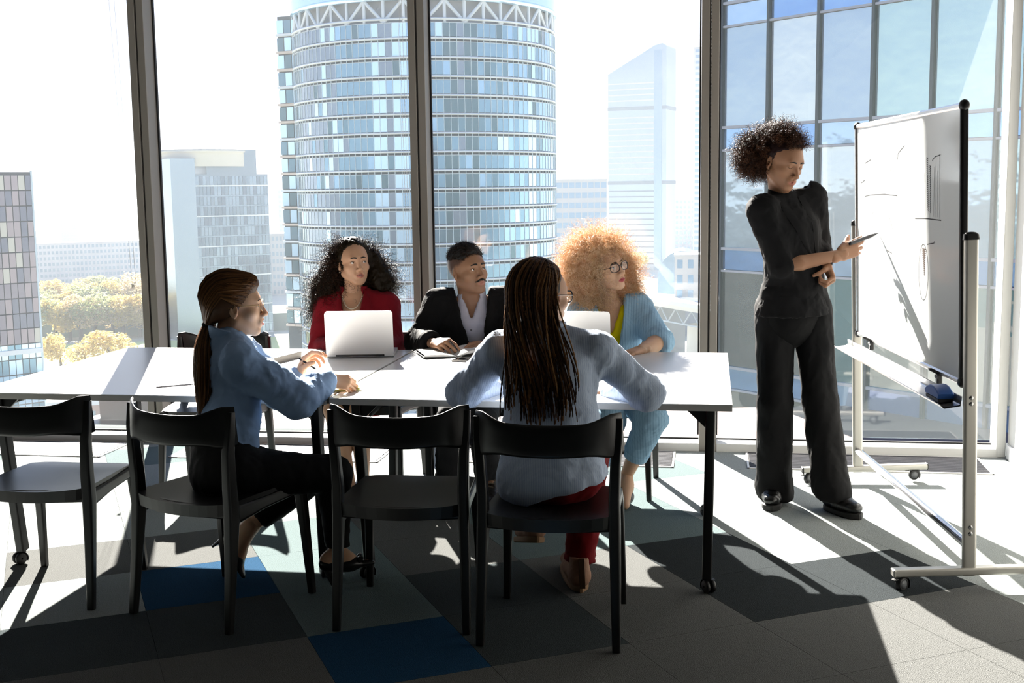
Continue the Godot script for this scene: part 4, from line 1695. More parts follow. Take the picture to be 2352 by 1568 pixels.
func build_people() -> void:
	standing_woman()
	red_blazer_woman()
	suited_man()
	blonde_woman()
	braided_woman()
	ponytail_woman()


func shifted(J: Dictionary, off: Vector3) -> void:
	for k in J:
		J[k] += off


func forearm(body: Mesher, a: Vector3, b: Vector3, r0: float, r1: float) -> void:
	var f := span_field([a, b], 0.06, 0.007)
	f.cap(a, a.lerp(b, 0.35), r0, r0 * 1.03, 0.01)
	f.cap(a.lerp(b, 0.35), b + (b - a).normalized() * 0.012, r0 * 1.03, r1, 0.01)
	f.net(body)


func leg_cloth(J: Dictionary, r: Array, fw: Vector3, ends: Dictionary, cell := 0.012) -> Field:
	var f := span_field([J.pe, J.rkn, J.lkn, J.ra, J.la, J.rh, J.lh], 0.2, cell)
	for s in ["r", "l"]:
		f.cap(J[s + "h"], J[s + "kn"], r[0], r[1], 0.03)
		var d: Vector3 = J[s + "a"] - J[s + "kn"]
		var e: float = ends.get(s, 0.93)
		f.cap(J[s + "kn"], J[s + "kn"] + d * (e + 0.1), r[1], r[2], 0.02)
		f.cut(J[s + "kn"] + d * e, d.normalized(), r[2] * 1.7)
	f.cap(J.rh, J.lh, r[0] * 1.15, r[0] * 1.15, 0.04)
	f.cap(J.pe + Vector3(0, 0.08, 0), J.pe, 0.135, 0.15, 0.04, fw, 1.2)
	return f


func pump(parent: Node3D, heel: Vector3, toe: Vector3, up: Vector3, material: Material, stiletto := Vector3.ZERO, bow := false) -> void:
	var y := (toe - heel).normalized()
	var x := y.cross(up).normalized()
	var u := x.cross(y).normalized()
	var l := (toe - heel).length()
	var f := span_field([heel, toe], 0.09, 0.005)
	f.cap(heel + y * 0.028 + u * 0.028, heel + y * l * 0.55 + u * 0.020, 0.032, 0.034, 0.01, u, 1.0)
	f.cap(heel + y * l * 0.5 + u * 0.018, toe - y * 0.012 + u * 0.010, 0.038, 0.013, 0.02, u, 1.5)
	# opening for the foot
	f.ell(heel + y * l * 0.36 + u * 0.068, Vector3(0.030, l * 0.42, 0.034), Basis(x, y, u), 0.004, true)
	var shoe_node := garment("pump", f, material, parent, 0.0)
	var node := child_of(parent)
	if stiletto != Vector3.ZERO:
		var m := Mesher.new()
		m.tube([heel + y * 0.024 + u * 0.02, (heel + y * 0.02).lerp(stiletto, 0.5), stiletto], [0.017, 0.008, 0.005], 8)
		part("heel", m.mesh(), material, node)
	if bow:
		var m := Mesher.new()
		for e in [-1.0, 1.0]:
			m.ball(toe - y * 0.055 + u * 0.034 + x * e * 0.018, Vector3(0.020, 0.012, 0.013), 6, 8, Basis(x, y, u).rotated(u, e * 0.4))
		m.ball(toe - y * 0.055 + u * 0.036, Vector3(0.008, 0.009, 0.009), 6, 8, Basis(x, y, u))
		part("bow", m.mesh(), material, node)


func lapels(f: Field, fw: Vector3, rt: Vector3, vt: Vector3, vb: Vector3, half: float, wide: float, material: Material, node: Node3D) -> void:
	for s in [1.0, -1.0]:
		var inner := []
		var outer := []
		for i in 13:
			var u := i / 12.0
			var a: Vector3 = (vt + rt * s * half).lerp(vb + rt * s * 0.004, u)
			var w := wide * sin(PI * (0.04 + 0.96 * u)) + 0.003
			if u > 0.28 and u < 0.36:
				w *= 0.75
			inner.append(a)
			outer.append(a + rt * s * w + Vector3(0, 0.02 * (1.0 - u), 0))
		part("lapel", lay_band(f, inner, outer, fw, 0.007), material, node)


func v_planes(vt: Vector3, vb: Vector3, rt: Vector3, fw: Vector3, half: float) -> Array:
	var a := vt + rt * half
	var b := vt - rt * half
	var na := (vb - a).cross(fw).normalized()
	if na.dot(b - a) < 0:
		na = -na
	var nb := (vb - b).cross(fw).normalized()
	if nb.dot(a - b) < 0:
		nb = -nb
	return [[vb - fw * 0.14, fw], [a, na], [b, nb]]


func red_blazer_woman() -> void:
	var skin_c := Color(0.47, 0.27, 0.165)
	var t := thing("person", "seated woman in a dark red blazer with long dark curly hair, behind the silver laptop", "person", Vector3(-1.72, 0, -5.78))
	var off := -t.position
	var J := {"hc": Vector3(-1.760, 1.138, -5.740), "nb": Vector3(-1.777, 0.982, -5.780), "rs": Vector3(-1.913, 0.916, -5.770), "ls": Vector3(-1.617, 0.921, -5.800), "ch": Vector3(-1.763, 0.816, -5.760), "wa": Vector3(-1.781, 0.626, -5.800), "pe": Vector3(-1.73, 0.54, -5.86),
		"re": Vector3(-1.918, 0.722, -5.660), "rw": Vector3(-1.739, 0.744, -5.420), "le": Vector3(-1.563, 0.729, -5.700), "lw": Vector3(-1.561, 0.747, -5.440),
		"rh": Vector3(-1.80, 0.52, -5.83), "lh": Vector3(-1.66, 0.52, -5.83), "rkn": Vector3(-1.783, 0.460, -5.420), "lkn": Vector3(-1.660, 0.459, -5.440), "ra": Vector3(-1.742, 0.077, -5.500), "la": Vector3(-1.701, 0.076, -5.600)}
	shifted(J, off)
	var fw := Vector3(0.16, 0.0, 1).normalized()
	var rt := Vector3(-1, 0, 0.16).normalized()
	var up := Vector3.UP
	var body := Mesher.new()
	body.coloured = true
	body.tint = skin_c
	skin_figure(body, J, fw, 0.012)
	var f := span_field([J.nb, J.ch, J.wa], 0.16, 0.008)
	f.cap(J.nb - up * 0.03, J.ch + up * 0.02, 0.085, 0.112, 0.04, fw, 1.35)
	f.cap(J.ch, J.wa, 0.112, 0.10, 0.04, fw, 1.35)
	f.net(body)
	var hb := look(Vector3(0.56, 0.08, 0.80), Vector3(-0.05, 1, 0))
	var g := {"skin": skin_c, "lips": Color(0.36, 0.12, 0.09), "size": 0.98, "lid": 0.22, "lip": 1.15, "gaze": Vector3(0.55, 0.18, 1), "mouth_open": 0.0032, "teeth": Color(0.62, 0.56, 0.5), "brow_w": 0.0042, "wide": 0.98}
	var hf := head(body, J.hc, hb, g, J.nb + Vector3(0, -0.025, 0), 0.045)
	for s in ["r", "l"]:
		hand(body, J[s + "w"], Vector3(0.15 if s == "r" else -0.15, -0.03, 1), Vector3(0, 1, 0.1), -1.0 if s == "r" else 1.0, [0.25, 0.28, 0.3, 0.33])
	part("body", body.mesh(), skin_mat(), t)
	eyes(t, J.hc, hb, g, hf)
	var red := fabric("blazer_red", Color(0.46, 0.07, 0.115), 0.85, 0.25)
	var jf := top_field(J, fw, {"chest": 0.155, "waist": 0.148, "hem": 0.175, "flat": 1.3, "sleeve": [0.066, 0.062, 0.045], "yoke": 0.05, "neck": 0.08})
	var vt: Vector3 = J.nb + fw * 0.03 + up * 0.02
	var vb: Vector3 = J.wa + fw * 0.13 + up * 0.03
	jf.carve(v_planes(vt, vb, rt, fw, 0.062), (vb + vt) / 2, 0.30)
	jf.carve([[J.nb + up * 0.052, up]], J.nb + up * 0.1, 0.12)
	garment("blazer", jf, red, t, 0.005, 8.0, Vector3(1, 0.7, 1), 21)
	var jn := child_of(t)
	lapels(jf, fw, rt, vt, vb, 0.062, 0.062, red, jn)
	var cm := Mesher.new()
	var ring := []
	for i in 15:
		var a := PI * (0.26 + 1.48 * i / 14.0)
		ring.append(J.nb + up * 0.018 + (fw * cos(a) * 0.058 + rt * sin(a) * 0.066))
	cm.sweep(ring, round_section(0.012, 0.05, 0.004), [Vector2.ONE], up)
	part("collar", cm.mesh(), red, jn)
	# skirt and shoes under the table
	var dark := fabric("skirt_black", Color(0.05, 0.045, 0.05), 0.8, 0.1)
	f = span_field([J.pe, J.rkn, J.lkn], 0.2, 0.012)
	f.cap(J.pe + up * 0.09, J.pe, 0.14, 0.155, 0.03, fw, 1.2)
	f.cap(J.rh, J.rkn, 0.09, 0.062, 0.06)
	f.cap(J.lh, J.lkn, 0.09, 0.062, 0.06)
	f.cut(J.rkn.lerp(J.lkn, 0.5) + fw * 0.01, fw, 0.2)
	garment("skirt", f, dark, t, 0.004)
	var leather := mat("pump_black", Color(0.03, 0.028, 0.028), 0.28)
	for s in ["r", "l"]:
		var a: Vector3 = J[s + "a"]
		var toe := Vector3(a.x + 0.03, 0.012 - t.position.y, a.z + 0.14)
		f = span_field([a, toe], 0.05, 0.006)
		f.cap(a, a.lerp(toe, 0.35) - up * 0.01, 0.031, 0.030, 0.02)
		f.cap(a.lerp(toe, 0.3), toe + up * 0.018, 0.03, 0.016, 0.02)
		var fm := Mesher.new()
		fm.coloured = true
		fm.tint = skin_c
		f.net(fm)
		part("foot", fm.mesh(), skin_mat(), t)
		var heel := Vector3(a.x - 0.012, 0.055, a.z - 0.045)
		pump(t, heel, toe, Vector3.UP, leather, Vector3(heel.x, 0.0, heel.z + 0.005))
	# hair
	var hair := Node3D.new()
	hair.name = "hair"
	t.add_child(hair)
	var hm := hair_mat("hair_dark", Color.WHITE, 0.16)
	f = Field.new(J.hc + Vector3(-0.32, -0.36, -0.26), J.hc + Vector3(0.32, 0.18, 0.2), 0.009)
	f.ell(J.hc + hb * Vector3(0, 0.045, -0.028), Vector3(0.083, 0.090, 0.098), hb, 0.01)
	f.cap(Vector3(-1.852, 1.170, -5.790) + off, Vector3(-1.926, 1.016, -5.790) + off, 0.055, 0.062, 0.04)
	f.cap(Vector3(-1.916, 1.027, -5.790) + off, Vector3(-1.969, 0.917, -5.780) + off, 0.060, 0.034, 0.04)
	f.cap(Vector3(-1.695, 1.167, -5.830) + off, Vector3(-1.636, 1.035, -5.830) + off, 0.045, 0.052, 0.04)
	f.cap(Vector3(-1.790, 1.144, -5.860) + off, Vector3(-1.802, 0.942, -5.880) + off, 0.09, 0.10, 0.05)
	f.carve([[J.hc + hb * Vector3(0, 0.088, 0.048), hb * Vector3(0, -0.72, 0.70).normalized()], [J.hc + hb * Vector3(0, 0.0, 0.028), hb * Vector3(0, 0, 1)]], J.hc, 0.16)
	f.carve([[J.hc + hb * Vector3(-0.052, 0, 0.02), hb * Vector3(1, 0, 0.25).normalized()], [J.hc + hb * Vector3(0.058, 0, 0.02), hb * Vector3(-1, 0, 0.25).normalized()], [J.hc + hb * Vector3(0, 0.055, 0.0), hb * Vector3(0, -1, 0.4).normalized()], [J.hc + hb * Vector3(0, 0, -0.035), hb * Vector3(0, 0, 1)]], J.hc - up * 0.1, 0.24)
	var m := Mesher.new()
	m.coloured = true
	m.tint = Color(0.012, 0.008, 0.007)
	f.net(m)
	var all := PackedInt32Array()
	var inv := hb.transposed()
	for i in m.v.size():
		var l: Vector3 = inv * (m.v[i] - J.hc)
		if not (l.z > 0.02 and absf(l.x) < 0.075 and l.y < 0.10) and not (l.y < -0.04 and absf(l.x) < 0.085 and l.z > -0.05):
			all.append(i)
	var keep := keep_near(m, all)
	wrinkle(m, 0.007, 24.0)
	part("hair_base", m.mesh(), hm, hair)
	strew(hair, "curls", keep, 4400, [curl_mesh(0.09, 0.006, 4.5, 0.0009, 5), curl_mesh(0.11, 0.005, 5.5, 0.0009, 6), curl_mesh(0.07, 0.007, 3.5, 0.001, 7), curl_mesh(0.12, 0.006, 5.5, 0.0008, 8)], hm, func(p: Vector3, n: Vector3) -> Vector3: return n * 0.45 + Vector3(0, -0.75, 0) if (inv * (p - J.hc)).z < -0.03 else n * 0.25 + hb.x * signf((inv * (p - J.hc)).x) * 0.7 - hb.z * 0.55 + Vector3(0, -0.25, 0), 12, [Color(0.022, 0.010, 0.006), Color(0.014, 0.007, 0.005), Color(0.045, 0.019, 0.009), Color(0.010, 0.006, 0.005)])
	# pearl necklace
	var n := thing("necklace", "string of small pearls round the neck of the woman in the red blazer", "necklace", J.nb - off)
	var pearl := mat("pearl", Color(0.85, 0.80, 0.72), 0.25)
	var ball := Mesher.new()
	ball.ball(Vector3.ZERO, Vector3.ONE * 0.0032, 5, 8)
	var bmesh := ball.mesh()
	var bodyf := span_field([J.nb, J.ch, J.wa], 0.16, 0.008)
	bodyf.cap(J.nb - up * 0.03, J.ch + up * 0.02, 0.085, 0.112, 0.04, fw, 1.35)
	bodyf.cap(J.ch, J.wa, 0.112, 0.10, 0.04, fw, 1.35)
	bodyf.cap(J.nb - up * 0.03, J.nb + up * 0.06, 0.05, 0.045, 0.02)
	for i in 45:
		var u := -1.0 + 2.0 * i / 44.0
		var p: Vector3 = J.nb + rt * u * 0.052 + up * (0.02 - 0.085 * sqrt(maxf(0.0, 1.0 - u * u))) + fw * 0.2
		var q := bodyf.cast(p, -fw, 0.3)
		part("pearl", bmesh, pearl, n, Transform3D(Basis(), q + fw * 0.002 - J.nb))
	var er := thing("earring", "small pearl stud in the ear of the woman in the red blazer", "earring", J.hc - off + hb * Vector3(-0.076, -0.036, 0.004))
	part("pearl", bmesh, pearl, er)


func suited_man() -> void:
	var skin_c := Color(0.28, 0.15, 0.088)
	var t := thing("person", "seated man with short dark hair and moustache, black suit jacket over a pale shirt", "person", Vector3(-1.16, 0, -5.80))
	var off := -t.position
	var J := {"hc": Vector3(-1.186, 1.093, -5.780), "nb": Vector3(-1.175, 0.976, -5.810), "rs": Vector3(-1.333, 0.935, -5.780), "ls": Vector3(-1.016, 0.941, -5.860), "ch": Vector3(-1.173, 0.815, -5.800), "wa": Vector3(-1.185, 0.594, -5.840), "pe": Vector3(-1.15, 0.54, -5.90),
		"re": Vector3(-1.420, 0.757, -5.680), "rw": Vector3(-1.280, 0.782, -5.440), "le": Vector3(-0.937, 0.758, -5.700), "lw": Vector3(-0.987, 0.764, -5.460),
		"rh": Vector3(-1.235, 0.52, -5.85), "lh": Vector3(-1.075, 0.52, -5.85), "rkn": Vector3(-1.205, 0.422, -5.400), "lkn": Vector3(-1.062, 0.421, -5.420), "ra": Vector3(-1.236, 0.059, -5.460), "la": Vector3(-1.041, 0.087, -5.500)}
	shifted(J, off)
	var fw := Vector3(0.16, 0.0, 1).normalized()
	var rt := Vector3(-1, 0, 0.16).normalized()
	var up := Vector3.UP
	var body := Mesher.new()
	body.coloured = true
	body.tint = skin_c
	skin_figure(body, J, fw, 0.014)
	var hb := look(Vector3(0.76, 0.16, 0.66), Vector3(-0.07, 1, 0.0))
	var g := {"skin": skin_c, "lips": Color(0.34, 0.15, 0.11), "size": 1.05, "wide": 1.06, "lid": 0.28, "lip": 1.0, "gaze": Vector3(0.35, 0.25, 1), "nose": 0.0145, "brow_w": 0.0058, "arch": 0.003, "crown": Color(0.085, 0.05, 0.036), "stubble": Color(0.22, 0.12, 0.075)}
	var hf := head(body, J.hc, hb, g, J.nb + Vector3(0, -0.03, 0), 0.055)
	hand(body, J.rw, Vector3(0.62, 0.08, 0.75), Vector3(-0.35, 0.9, 0.3), -1.0, [[0.7, 0.7, 0.4], [0.75, 0.75, 0.4], [0.8, 0.85, 0.5], [0.85, 0.9, 0.5]], Vector3(0.35, 0.8, -0.55), 0.3, 0.6, 1.06)
	hand(body, J.lw, Vector3(-0.75, 0.06, 0.65), Vector3(0.1, 0.75, 0.65), 1.0, [[0.5, 0.6, 0.4], [0.55, 0.65, 0.4], [0.6, 0.7, 0.4], [0.65, 0.75, 0.4]], Vector3(0.5, 0.8, -0.2), 0.2, 0.6, 1.06)
	part("body", body.mesh(), skin_mat(), t)
	eyes(t, J.hc, hb, g, hf)
	var hairm := mat("hair_short", Color(0.022, 0.017, 0.015), 0.75)
	var mm := Mesher.new()
	var pts := []
	var r := []
	for i in 11:
		var u := -1.0 + i * 0.2
		var q: Vector3 = J.hc + hb * Vector3(u * 0.031, -0.0475 - 0.010 * u * u - 0.002 * cos(u * 9.0), 0.125)
		pts.append(hf.cast(q, -hb.z, 0.09) + hb.z * 0.0006)
		r.append(Vector2(0.0028, 0.0062 * (1.0 - 0.65 * u * u)))
	var sec := []
	for j in 6:
		sec.append(Vector2.from_angle(TAU * j / 6))
	mm.sweep(pts, sec, r, hb.y)
	part("moustache", mm.mesh(), hairm, t)
	# shirt
	var shirt := fabric("shirt_lilac", Color(0.74, 0.74, 0.80), 0.8, 0.15)
	var f := span_field([J.nb, J.ch, J.wa, J.pe], 0.22, 0.010)
	f.cap(J.nb - up * 0.04, J.ch + up * 0.02, 0.082, 0.128, 0.04, fw, 1.32)
	f.cap(J.ch, J.wa, 0.130, 0.125, 0.04, fw, 1.32)
	f.cap(J.wa, J.pe, 0.125, 0.14, 0.04, fw, 1.3)
	for s in ["r", "l"]:
		var d: Vector3 = (J[s + "w"] - J[s + "e"])
		f.cap(J[s + "e"] + d * 0.6, J[s + "e"] + d * 1.05, 0.038, 0.036, 0.01)
		f.cut(J[s + "e"] + d * 0.99, d.normalized(), 0.06)
	f.carve(v_planes(J.nb + fw * 0.04 + up * 0.05, J.nb - up * 0.115 + fw * 0.11, rt, fw, 0.062), J.nb, 0.17)
	garment("shirt", f, shirt, t, 0.003, 9.0, Vector3.ONE, 33)
	var sn := child_of(t)
	for s in [1.0, -1.0]:  # collar leaves
		var cm := Mesher.new()
		var ring := []
		var sc := []
		for i in 10:
			var a := PI * (1.0 - 0.76 * i / 9.0)
			ring.append(J.nb + up * (0.03 - 0.030 * pow(i / 9.0, 2.0)) + (fw * cos(a) * 0.066 * -1.0 * -1.0 + rt * s * sin(a) * 0.066))
			sc.append(Vector2(0.008, lerpf(0.042, 0.056, i / 9.0) * (1.0 if i < 9 else 0.6)))
		cm.sweep(ring, round_section(1, 1, 0.3), sc, up)
		part("collar_leaf", cm.mesh(), shirt, sn)
	for k in 3:
		var bm := Mesher.new()
		var q: Vector3 = f.cast(J.nb.lerp(J.wa, 0.42 + 0.22 * k) + fw * 0.2, -fw, 0.4)
		bm.ball(q + fw * 0.002, Vector3(0.005, 0.005, 0.002), 5, 8)
		part("button", bm.mesh(), mat("button_grey", Color(0.35, 0.35, 0.38), 0.4), sn)
	# jacket
	var black := fabric("suit_black", Color(0.075, 0.075, 0.08), 0.85, 0.25)
	var jf := top_field(J, fw, {"chest": 0.172, "waist": 0.168, "hem": 0.19, "flat": 1.3, "sleeve": [0.074, 0.067, 0.050], "yoke": 0.052, "neck": 0.085, "end_r": 0.80, "end_l": 0.85})
	var vt: Vector3 = J.nb + fw * 0.03 + up * 0.01
	var vb: Vector3 = J.pe + fw * 0.16 + up * 0.04
	jf.carve(v_planes(vt, vb, rt, fw, 0.085), (vb + vt) / 2, 0.36)
	jf.carve([[J.nb + up * 0.052, up]], J.nb + up * 0.1, 0.12)
	garment("jacket", jf, black, t, 0.006, 8.0, Vector3(1, 0.8, 1), 25)
	var jn := child_of(t)
	lapels(jf, fw, rt, vt, vb, 0.085, 0.055, black, jn)
	var tr := fabric("trouser_grey", Color(0.17, 0.17, 0.18), 0.9, 0.15)
	garment("trousers", leg_cloth(J, [0.085, 0.068, 0.062], fw, {"r": 0.86, "l": 0.86}), tr, t, 0.006, 8.0)
	var leather := mat("boot_brown", Color(0.10, 0.075, 0.06), 0.5)
	var rubber := mat("sole_tan", Color(0.22, 0.16, 0.11), 0.7)
	for s in ["r", "l"]:
		var a: Vector3 = J[s + "a"]
		shoe(t, "boot", Vector3(a.x - 0.01, 0, a.z - 0.06), Vector3(a.x + (0.0 if s == "r" else 0.07), 0, a.z + 0.21), up, 0.10, 0.15, leather, rubber, 0.028)
		var sn2 := child_of(t)
		for k in 5:
			var lm := Mesher.new()
			var q := Vector3(a.x + 0.004 * k, 0.085 + 0.013 * k, a.z + 0.085 - 0.012 * k)
			lm.tube([q + Vector3(-0.026, 0, 0), q + Vector3(0, 0.008, 0.008), q + Vector3(0.026, 0, 0)], [0.0028, 0.0028, 0.0028], 6)
			part("lace", lm.mesh(), mat("lace_pale", Color(0.4, 0.36, 0.3), 0.9), sn2)
	# short hair: a thick textured top, faded sides are in the skin
	f = Field.new(J.hc - Vector3.ONE * 0.17, J.hc + Vector3.ONE * 0.19, 0.006)
	f.ell(J.hc + hb * Vector3(0, 0.058, -0.012), Vector3(0.080, 0.088, 0.098) * 1.02, hb, 0.01)
	f.carve([[J.hc + hb * Vector3(0, 0.092, 0.072), hb * Vector3(0, -0.62, 0.78).normalized()]], J.hc, 0.2)
	f.carve([[J.hc + hb * Vector3(0, 0.070, 0), hb * Vector3(0, -1, -0.12).normalized()]], J.hc, 0.25)
	var m := Mesher.new()
	f.net(m)
	var keep := Mesher.new()
	keep.v = m.v.duplicate()
	keep.ix = m.ix.duplicate()
	wrinkle(m, 0.007, 45.0)
	part("hair", m.mesh(), hairm, t)
	var hn := child_of(t)
	strew(hn, "curls", keep, 800, [curl_mesh(0.016, 0.004, 1.5, 0.0012, 9), curl_mesh(0.02, 0.0035, 2.0, 0.0011, 10)], hair_mat("hair_dark", Color.WHITE, 0.16), func(p: Vector3, n: Vector3) -> Vector3: return n, 14, [Color(0.02, 0.013, 0.01), Color(0.035, 0.02, 0.014)])


func blonde_woman() -> void:
	var skin_c := Color(0.56, 0.345, 0.225)
	var t := thing("person", "seated woman with big curly blonde hair and glasses, light blue suit over a yellow top", "person", Vector3(-0.48, 0, -5.80))
	var off := -t.position
	var J := {"hc": Vector3(-0.499, 1.108, -5.760), "nb": Vector3(-0.492, 0.944, -5.800), "rs": Vector3(-0.616, 0.896, -5.760), "ls": Vector3(-0.355, 0.915, -5.840), "ch": Vector3(-0.487, 0.794, -5.780), "wa": Vector3(-0.499, 0.605, -5.820), "pe": Vector3(-0.50, 0.54, -5.90),
		"re": Vector3(-0.649, 0.734, -5.660), "rw": Vector3(-0.525, 0.755, -5.420), "le": Vector3(-0.237, 0.771, -5.660), "lw": Vector3(-0.313, 0.755, -5.480),
		"rh": Vector3(-0.575, 0.52, -5.85), "lh": Vector3(-0.43, 0.52, -5.85), "rkn": Vector3(-0.460, 0.427, -5.450), "lkn": Vector3(-0.263, 0.442, -5.420), "ra": Vector3(-0.536, 0.108, -5.600), "la": Vector3(-0.389, 0.142, -5.580)}
	shifted(J, off)
	var fw := Vector3(0.22, 0.0, 1).normalized()
	var rt := Vector3(-1, 0, 0.22).normalized()
	var up := Vector3.UP
	var body := Mesher.new()
	body.coloured = true
	body.tint = skin_c
	skin_figure(body, J, fw, 0.012)
	var f := span_field([J.nb, J.ch], 0.15, 0.008)
	f.cap(J.nb - up * 0.03, J.ch + up * 0.02, 0.08, 0.108, 0.04, fw, 1.35)
	f.net(body)
	forearm(body, J.le, J.lw, 0.038, 0.025)
	var hb := look(Vector3(0.74, 0.14, 0.66), Vector3(-0.22, 1, 0.05))
	var g := {"skin": skin_c, "lips": Color(0.36, 0.07, 0.08), "size": 0.98, "lid": 0.25, "lip": 1.1, "gaze": Vector3(0.3, 0.25, 1), "brow": Color(0.13, 0.07, 0.035), "brow_key": "brow_brown", "brow_w": 0.0036}
	var hf := head(body, J.hc, hb, g, J.nb + Vector3(0, -0.025, 0), 0.045)
	hand(body, J.lw, Vector3(-0.62, -0.10, 0.78), Vector3(-0.1, 1, 0.1), 1.0, [[0.15, 0.3, 0.2], [0.2, 0.35, 0.2], [0.22, 0.35, 0.2], [0.25, 0.35, 0.25]], Vector3(0.7, 0.65, -0.25), 0.2, 1.0, 1.0)
	hand(body, J.rw, Vector3(0.2, -0.05, 1), Vector3(0, 1, 0.1), -1.0, [0.25, 0.3, 0.3, 0.3])
	part("body", body.mesh(), skin_mat(), t)
	eyes(t, J.hc, hb, g, hf)
	var frame := mat("glasses_dark", Color(0.055, 0.04, 0.045), 0.3)
	var lens := mat("lens", Color(0.95, 0.97, 1.0, 0.06), 0.02)
	lens.transparency = BaseMaterial3D.TRANSPARENCY_ALPHA
	glasses("dark framed eyeglasses on the face of the woman with blonde curls", J.hc - off, hb, 0.98, frame, lens, J.hc - off, false, 0.0020, 0.028)
	var yellow := fabric("top_yellow", Color(0.80, 0.74, 0.02), 0.75, 0.2)
	f = span_field([J.nb, J.ch, J.wa, J.pe], 0.2, 0.010)
	f.cap(J.ch + up * 0.06, J.ch, 0.105, 0.122, 0.03, fw, 1.35)
	f.cap(J.ch, J.wa, 0.124, 0.118, 0.04, fw, 1.3)
	f.cap(J.wa, J.pe, 0.118, 0.14, 0.04, fw, 1.3)
	var vb2: Vector3 = J.ch + fw * 0.1 + up * 0.005
	f.carve(v_planes(J.nb + fw * 0.03 + up * 0.03, vb2, rt, fw, 0.075), J.nb, 0.22)
	garment("top", f, yellow, t, 0.003, 9.0, Vector3.ONE, 41)
	var blue := fabric("suit_blue", Color(0.60, 0.74, 0.84), 0.85, 0.25)
	if not mats.has("pinstripe"):
		mats["pinstripe"] = stripe_tex(Color(1, 1, 1), Color(0.82, 0.86, 0.90), 8, 2)
	blue.albedo_texture = mats["pinstripe"]
	blue.uv1_triplanar = true
	blue.uv1_scale = Vector3(10, 10, 10)
	var jf := top_field(J, fw, {"chest": 0.155, "waist": 0.150, "hem": 0.18, "flat": 1.3, "sleeve": [0.068, 0.064, 0.058], "yoke": 0.05, "neck": 0.08, "end_l": 0.22})
	var vt: Vector3 = J.nb + fw * 0.03 + up * 0.02
	var vb: Vector3 = J.pe + fw * 0.16 + up * 0.10
	jf.carve(v_planes(vt, vb, rt, fw, 0.075), (vb + vt) / 2, 0.36)
	jf.carve([[J.nb + up * 0.052, up]], J.nb + up * 0.1, 0.12)
	garment("blazer", jf, blue, t, 0.005, 8.0, Vector3(1, 0.7, 1), 43)
	var jn := child_of(t)
	lapels(jf, fw, rt, vt, vb, 0.075, 0.058, blue, jn)
	garment("trousers", leg_cloth(J, [0.084, 0.072, 0.056], fw, {"r": 0.62, "l": 0.62}), blue, t, 0.006, 9.0, Vector3.ONE, 45)
	var tn := child_of(t)
	for s in ["r", "l"]:  # turned-up cuffs
		var cm := Mesher.new()
		var d: Vector3 = J[s + "a"] - J[s + "kn"]
		var a: Vector3 = J[s + "kn"] + d * 0.55
		cm.tube([a, a + d * 0.10], [0.0645, 0.0615], 18)
		part("cuff", cm.mesh(), blue, tn)
	var leather := mat("pump_black", Color(0.03, 0.028, 0.028), 0.28)
	for s in ["r", "l"]:
		var a: Vector3 = J[s + "a"]
		var toe := Vector3(a.x + 0.005, 0.006, a.z + 0.155)
		f = span_field([a, toe], 0.06, 0.006)
		f.cap(a, a.lerp(toe, 0.35) - up * 0.012, 0.031, 0.032, 0.02)
		f.cap(a.lerp(toe, 0.3), toe + up * 0.022, 0.032, 0.018, 0.02)
		var fm := Mesher.new()
		fm.coloured = true
		fm.tint = skin_c
		f.net(fm)
		part("foot", fm.mesh(), skin_mat(), t)
		pump(t, Vector3(a.x - 0.008, 0.05, a.z - 0.045), toe, up, leather, Vector3(a.x - 0.008, 0, a.z - 0.035))
	# hair
	var hair := Node3D.new()
	hair.name = "hair"
	t.add_child(hair)
	var hm := mat("hair_blonde", Color.WHITE, 0.45)
	hm.vertex_color_use_as_albedo = true
	hm.backlight_enabled = true
	hm.backlight = Color(0.92, 0.76, 0.52)
	hm.metallic_specular = 0.3
	f = Field.new(J.hc + Vector3(-0.34, -0.34, -0.26), J.hc + Vector3(0.30, 0.24, 0.22), 0.010)
	f.ell(J.hc + hb * Vector3(0, 0.055, -0.035), Vector3(0.105, 0.105, 0.112), hb, 0.02)
	f.ell(Vector3(-0.577, 1.123, -5.800) + off, Vector3(0.115, 0.125, 0.11), Basis(), 0.05)
	f.cap(Vector3(-0.613, 1.082, -5.780) + off, Vector3(-0.588, 0.958, -5.740) + off, 0.075, 0.055, 0.04)
	f.cap(Vector3(-0.428, 1.118, -5.860) + off, Vector3(-0.397, 0.990, -5.860) + off, 0.052, 0.05, 0.04)
	f.cap(Vector3(-0.535, 1.140, -5.860) + off, Vector3(-0.507, 0.943, -5.900) + off, 0.11, 0.09, 0.05)
	f.carve([[J.hc + hb * Vector3(0, 0.080, 0.045), hb * Vector3(0, -0.66, 0.75).normalized()], [J.hc + hb * Vector3(0, 0.0, 0.026), hb * Vector3(0, 0, 1)]], J.hc, 0.16)
	f.carve([[J.hc + hb * Vector3(-0.056, 0, 0.02), hb * Vector3(1, 0, 0.2).normalized()], [J.hc + hb * Vector3(0.058, 0, 0.02), hb * Vector3(-1, 0, 0.25).normalized()], [J.hc + hb * Vector3(0, 0.055, 0.0), hb * Vector3(0, -1, 0.4).normalized()], [J.hc + hb * Vector3(0, 0, -0.02), hb * Vector3(0, 0, 1)]], J.hc - up * 0.1, 0.24)
	var m := Mesher.new()
	m.coloured = true
	m.tint = Color(0.64, 0.48, 0.29)
	f.net(m)
	var pick := PackedInt32Array()
	var inv := hb.transposed()
	for i in m.v.size():
		var l: Vector3 = inv * (m.v[i] - J.hc)
		if not (l.z > 0.025 and absf(l.x) < 0.058 and l.y < 0.05):
			pick.append(i)
	var keep := keep_near(m, pick)
	wrinkle(m, 0.012, 22.0)
	part("hair_base", m.mesh(), hm, hair)
	var mid: Vector3 = J.hc + hb * Vector3(0, 0.02, -0.02)
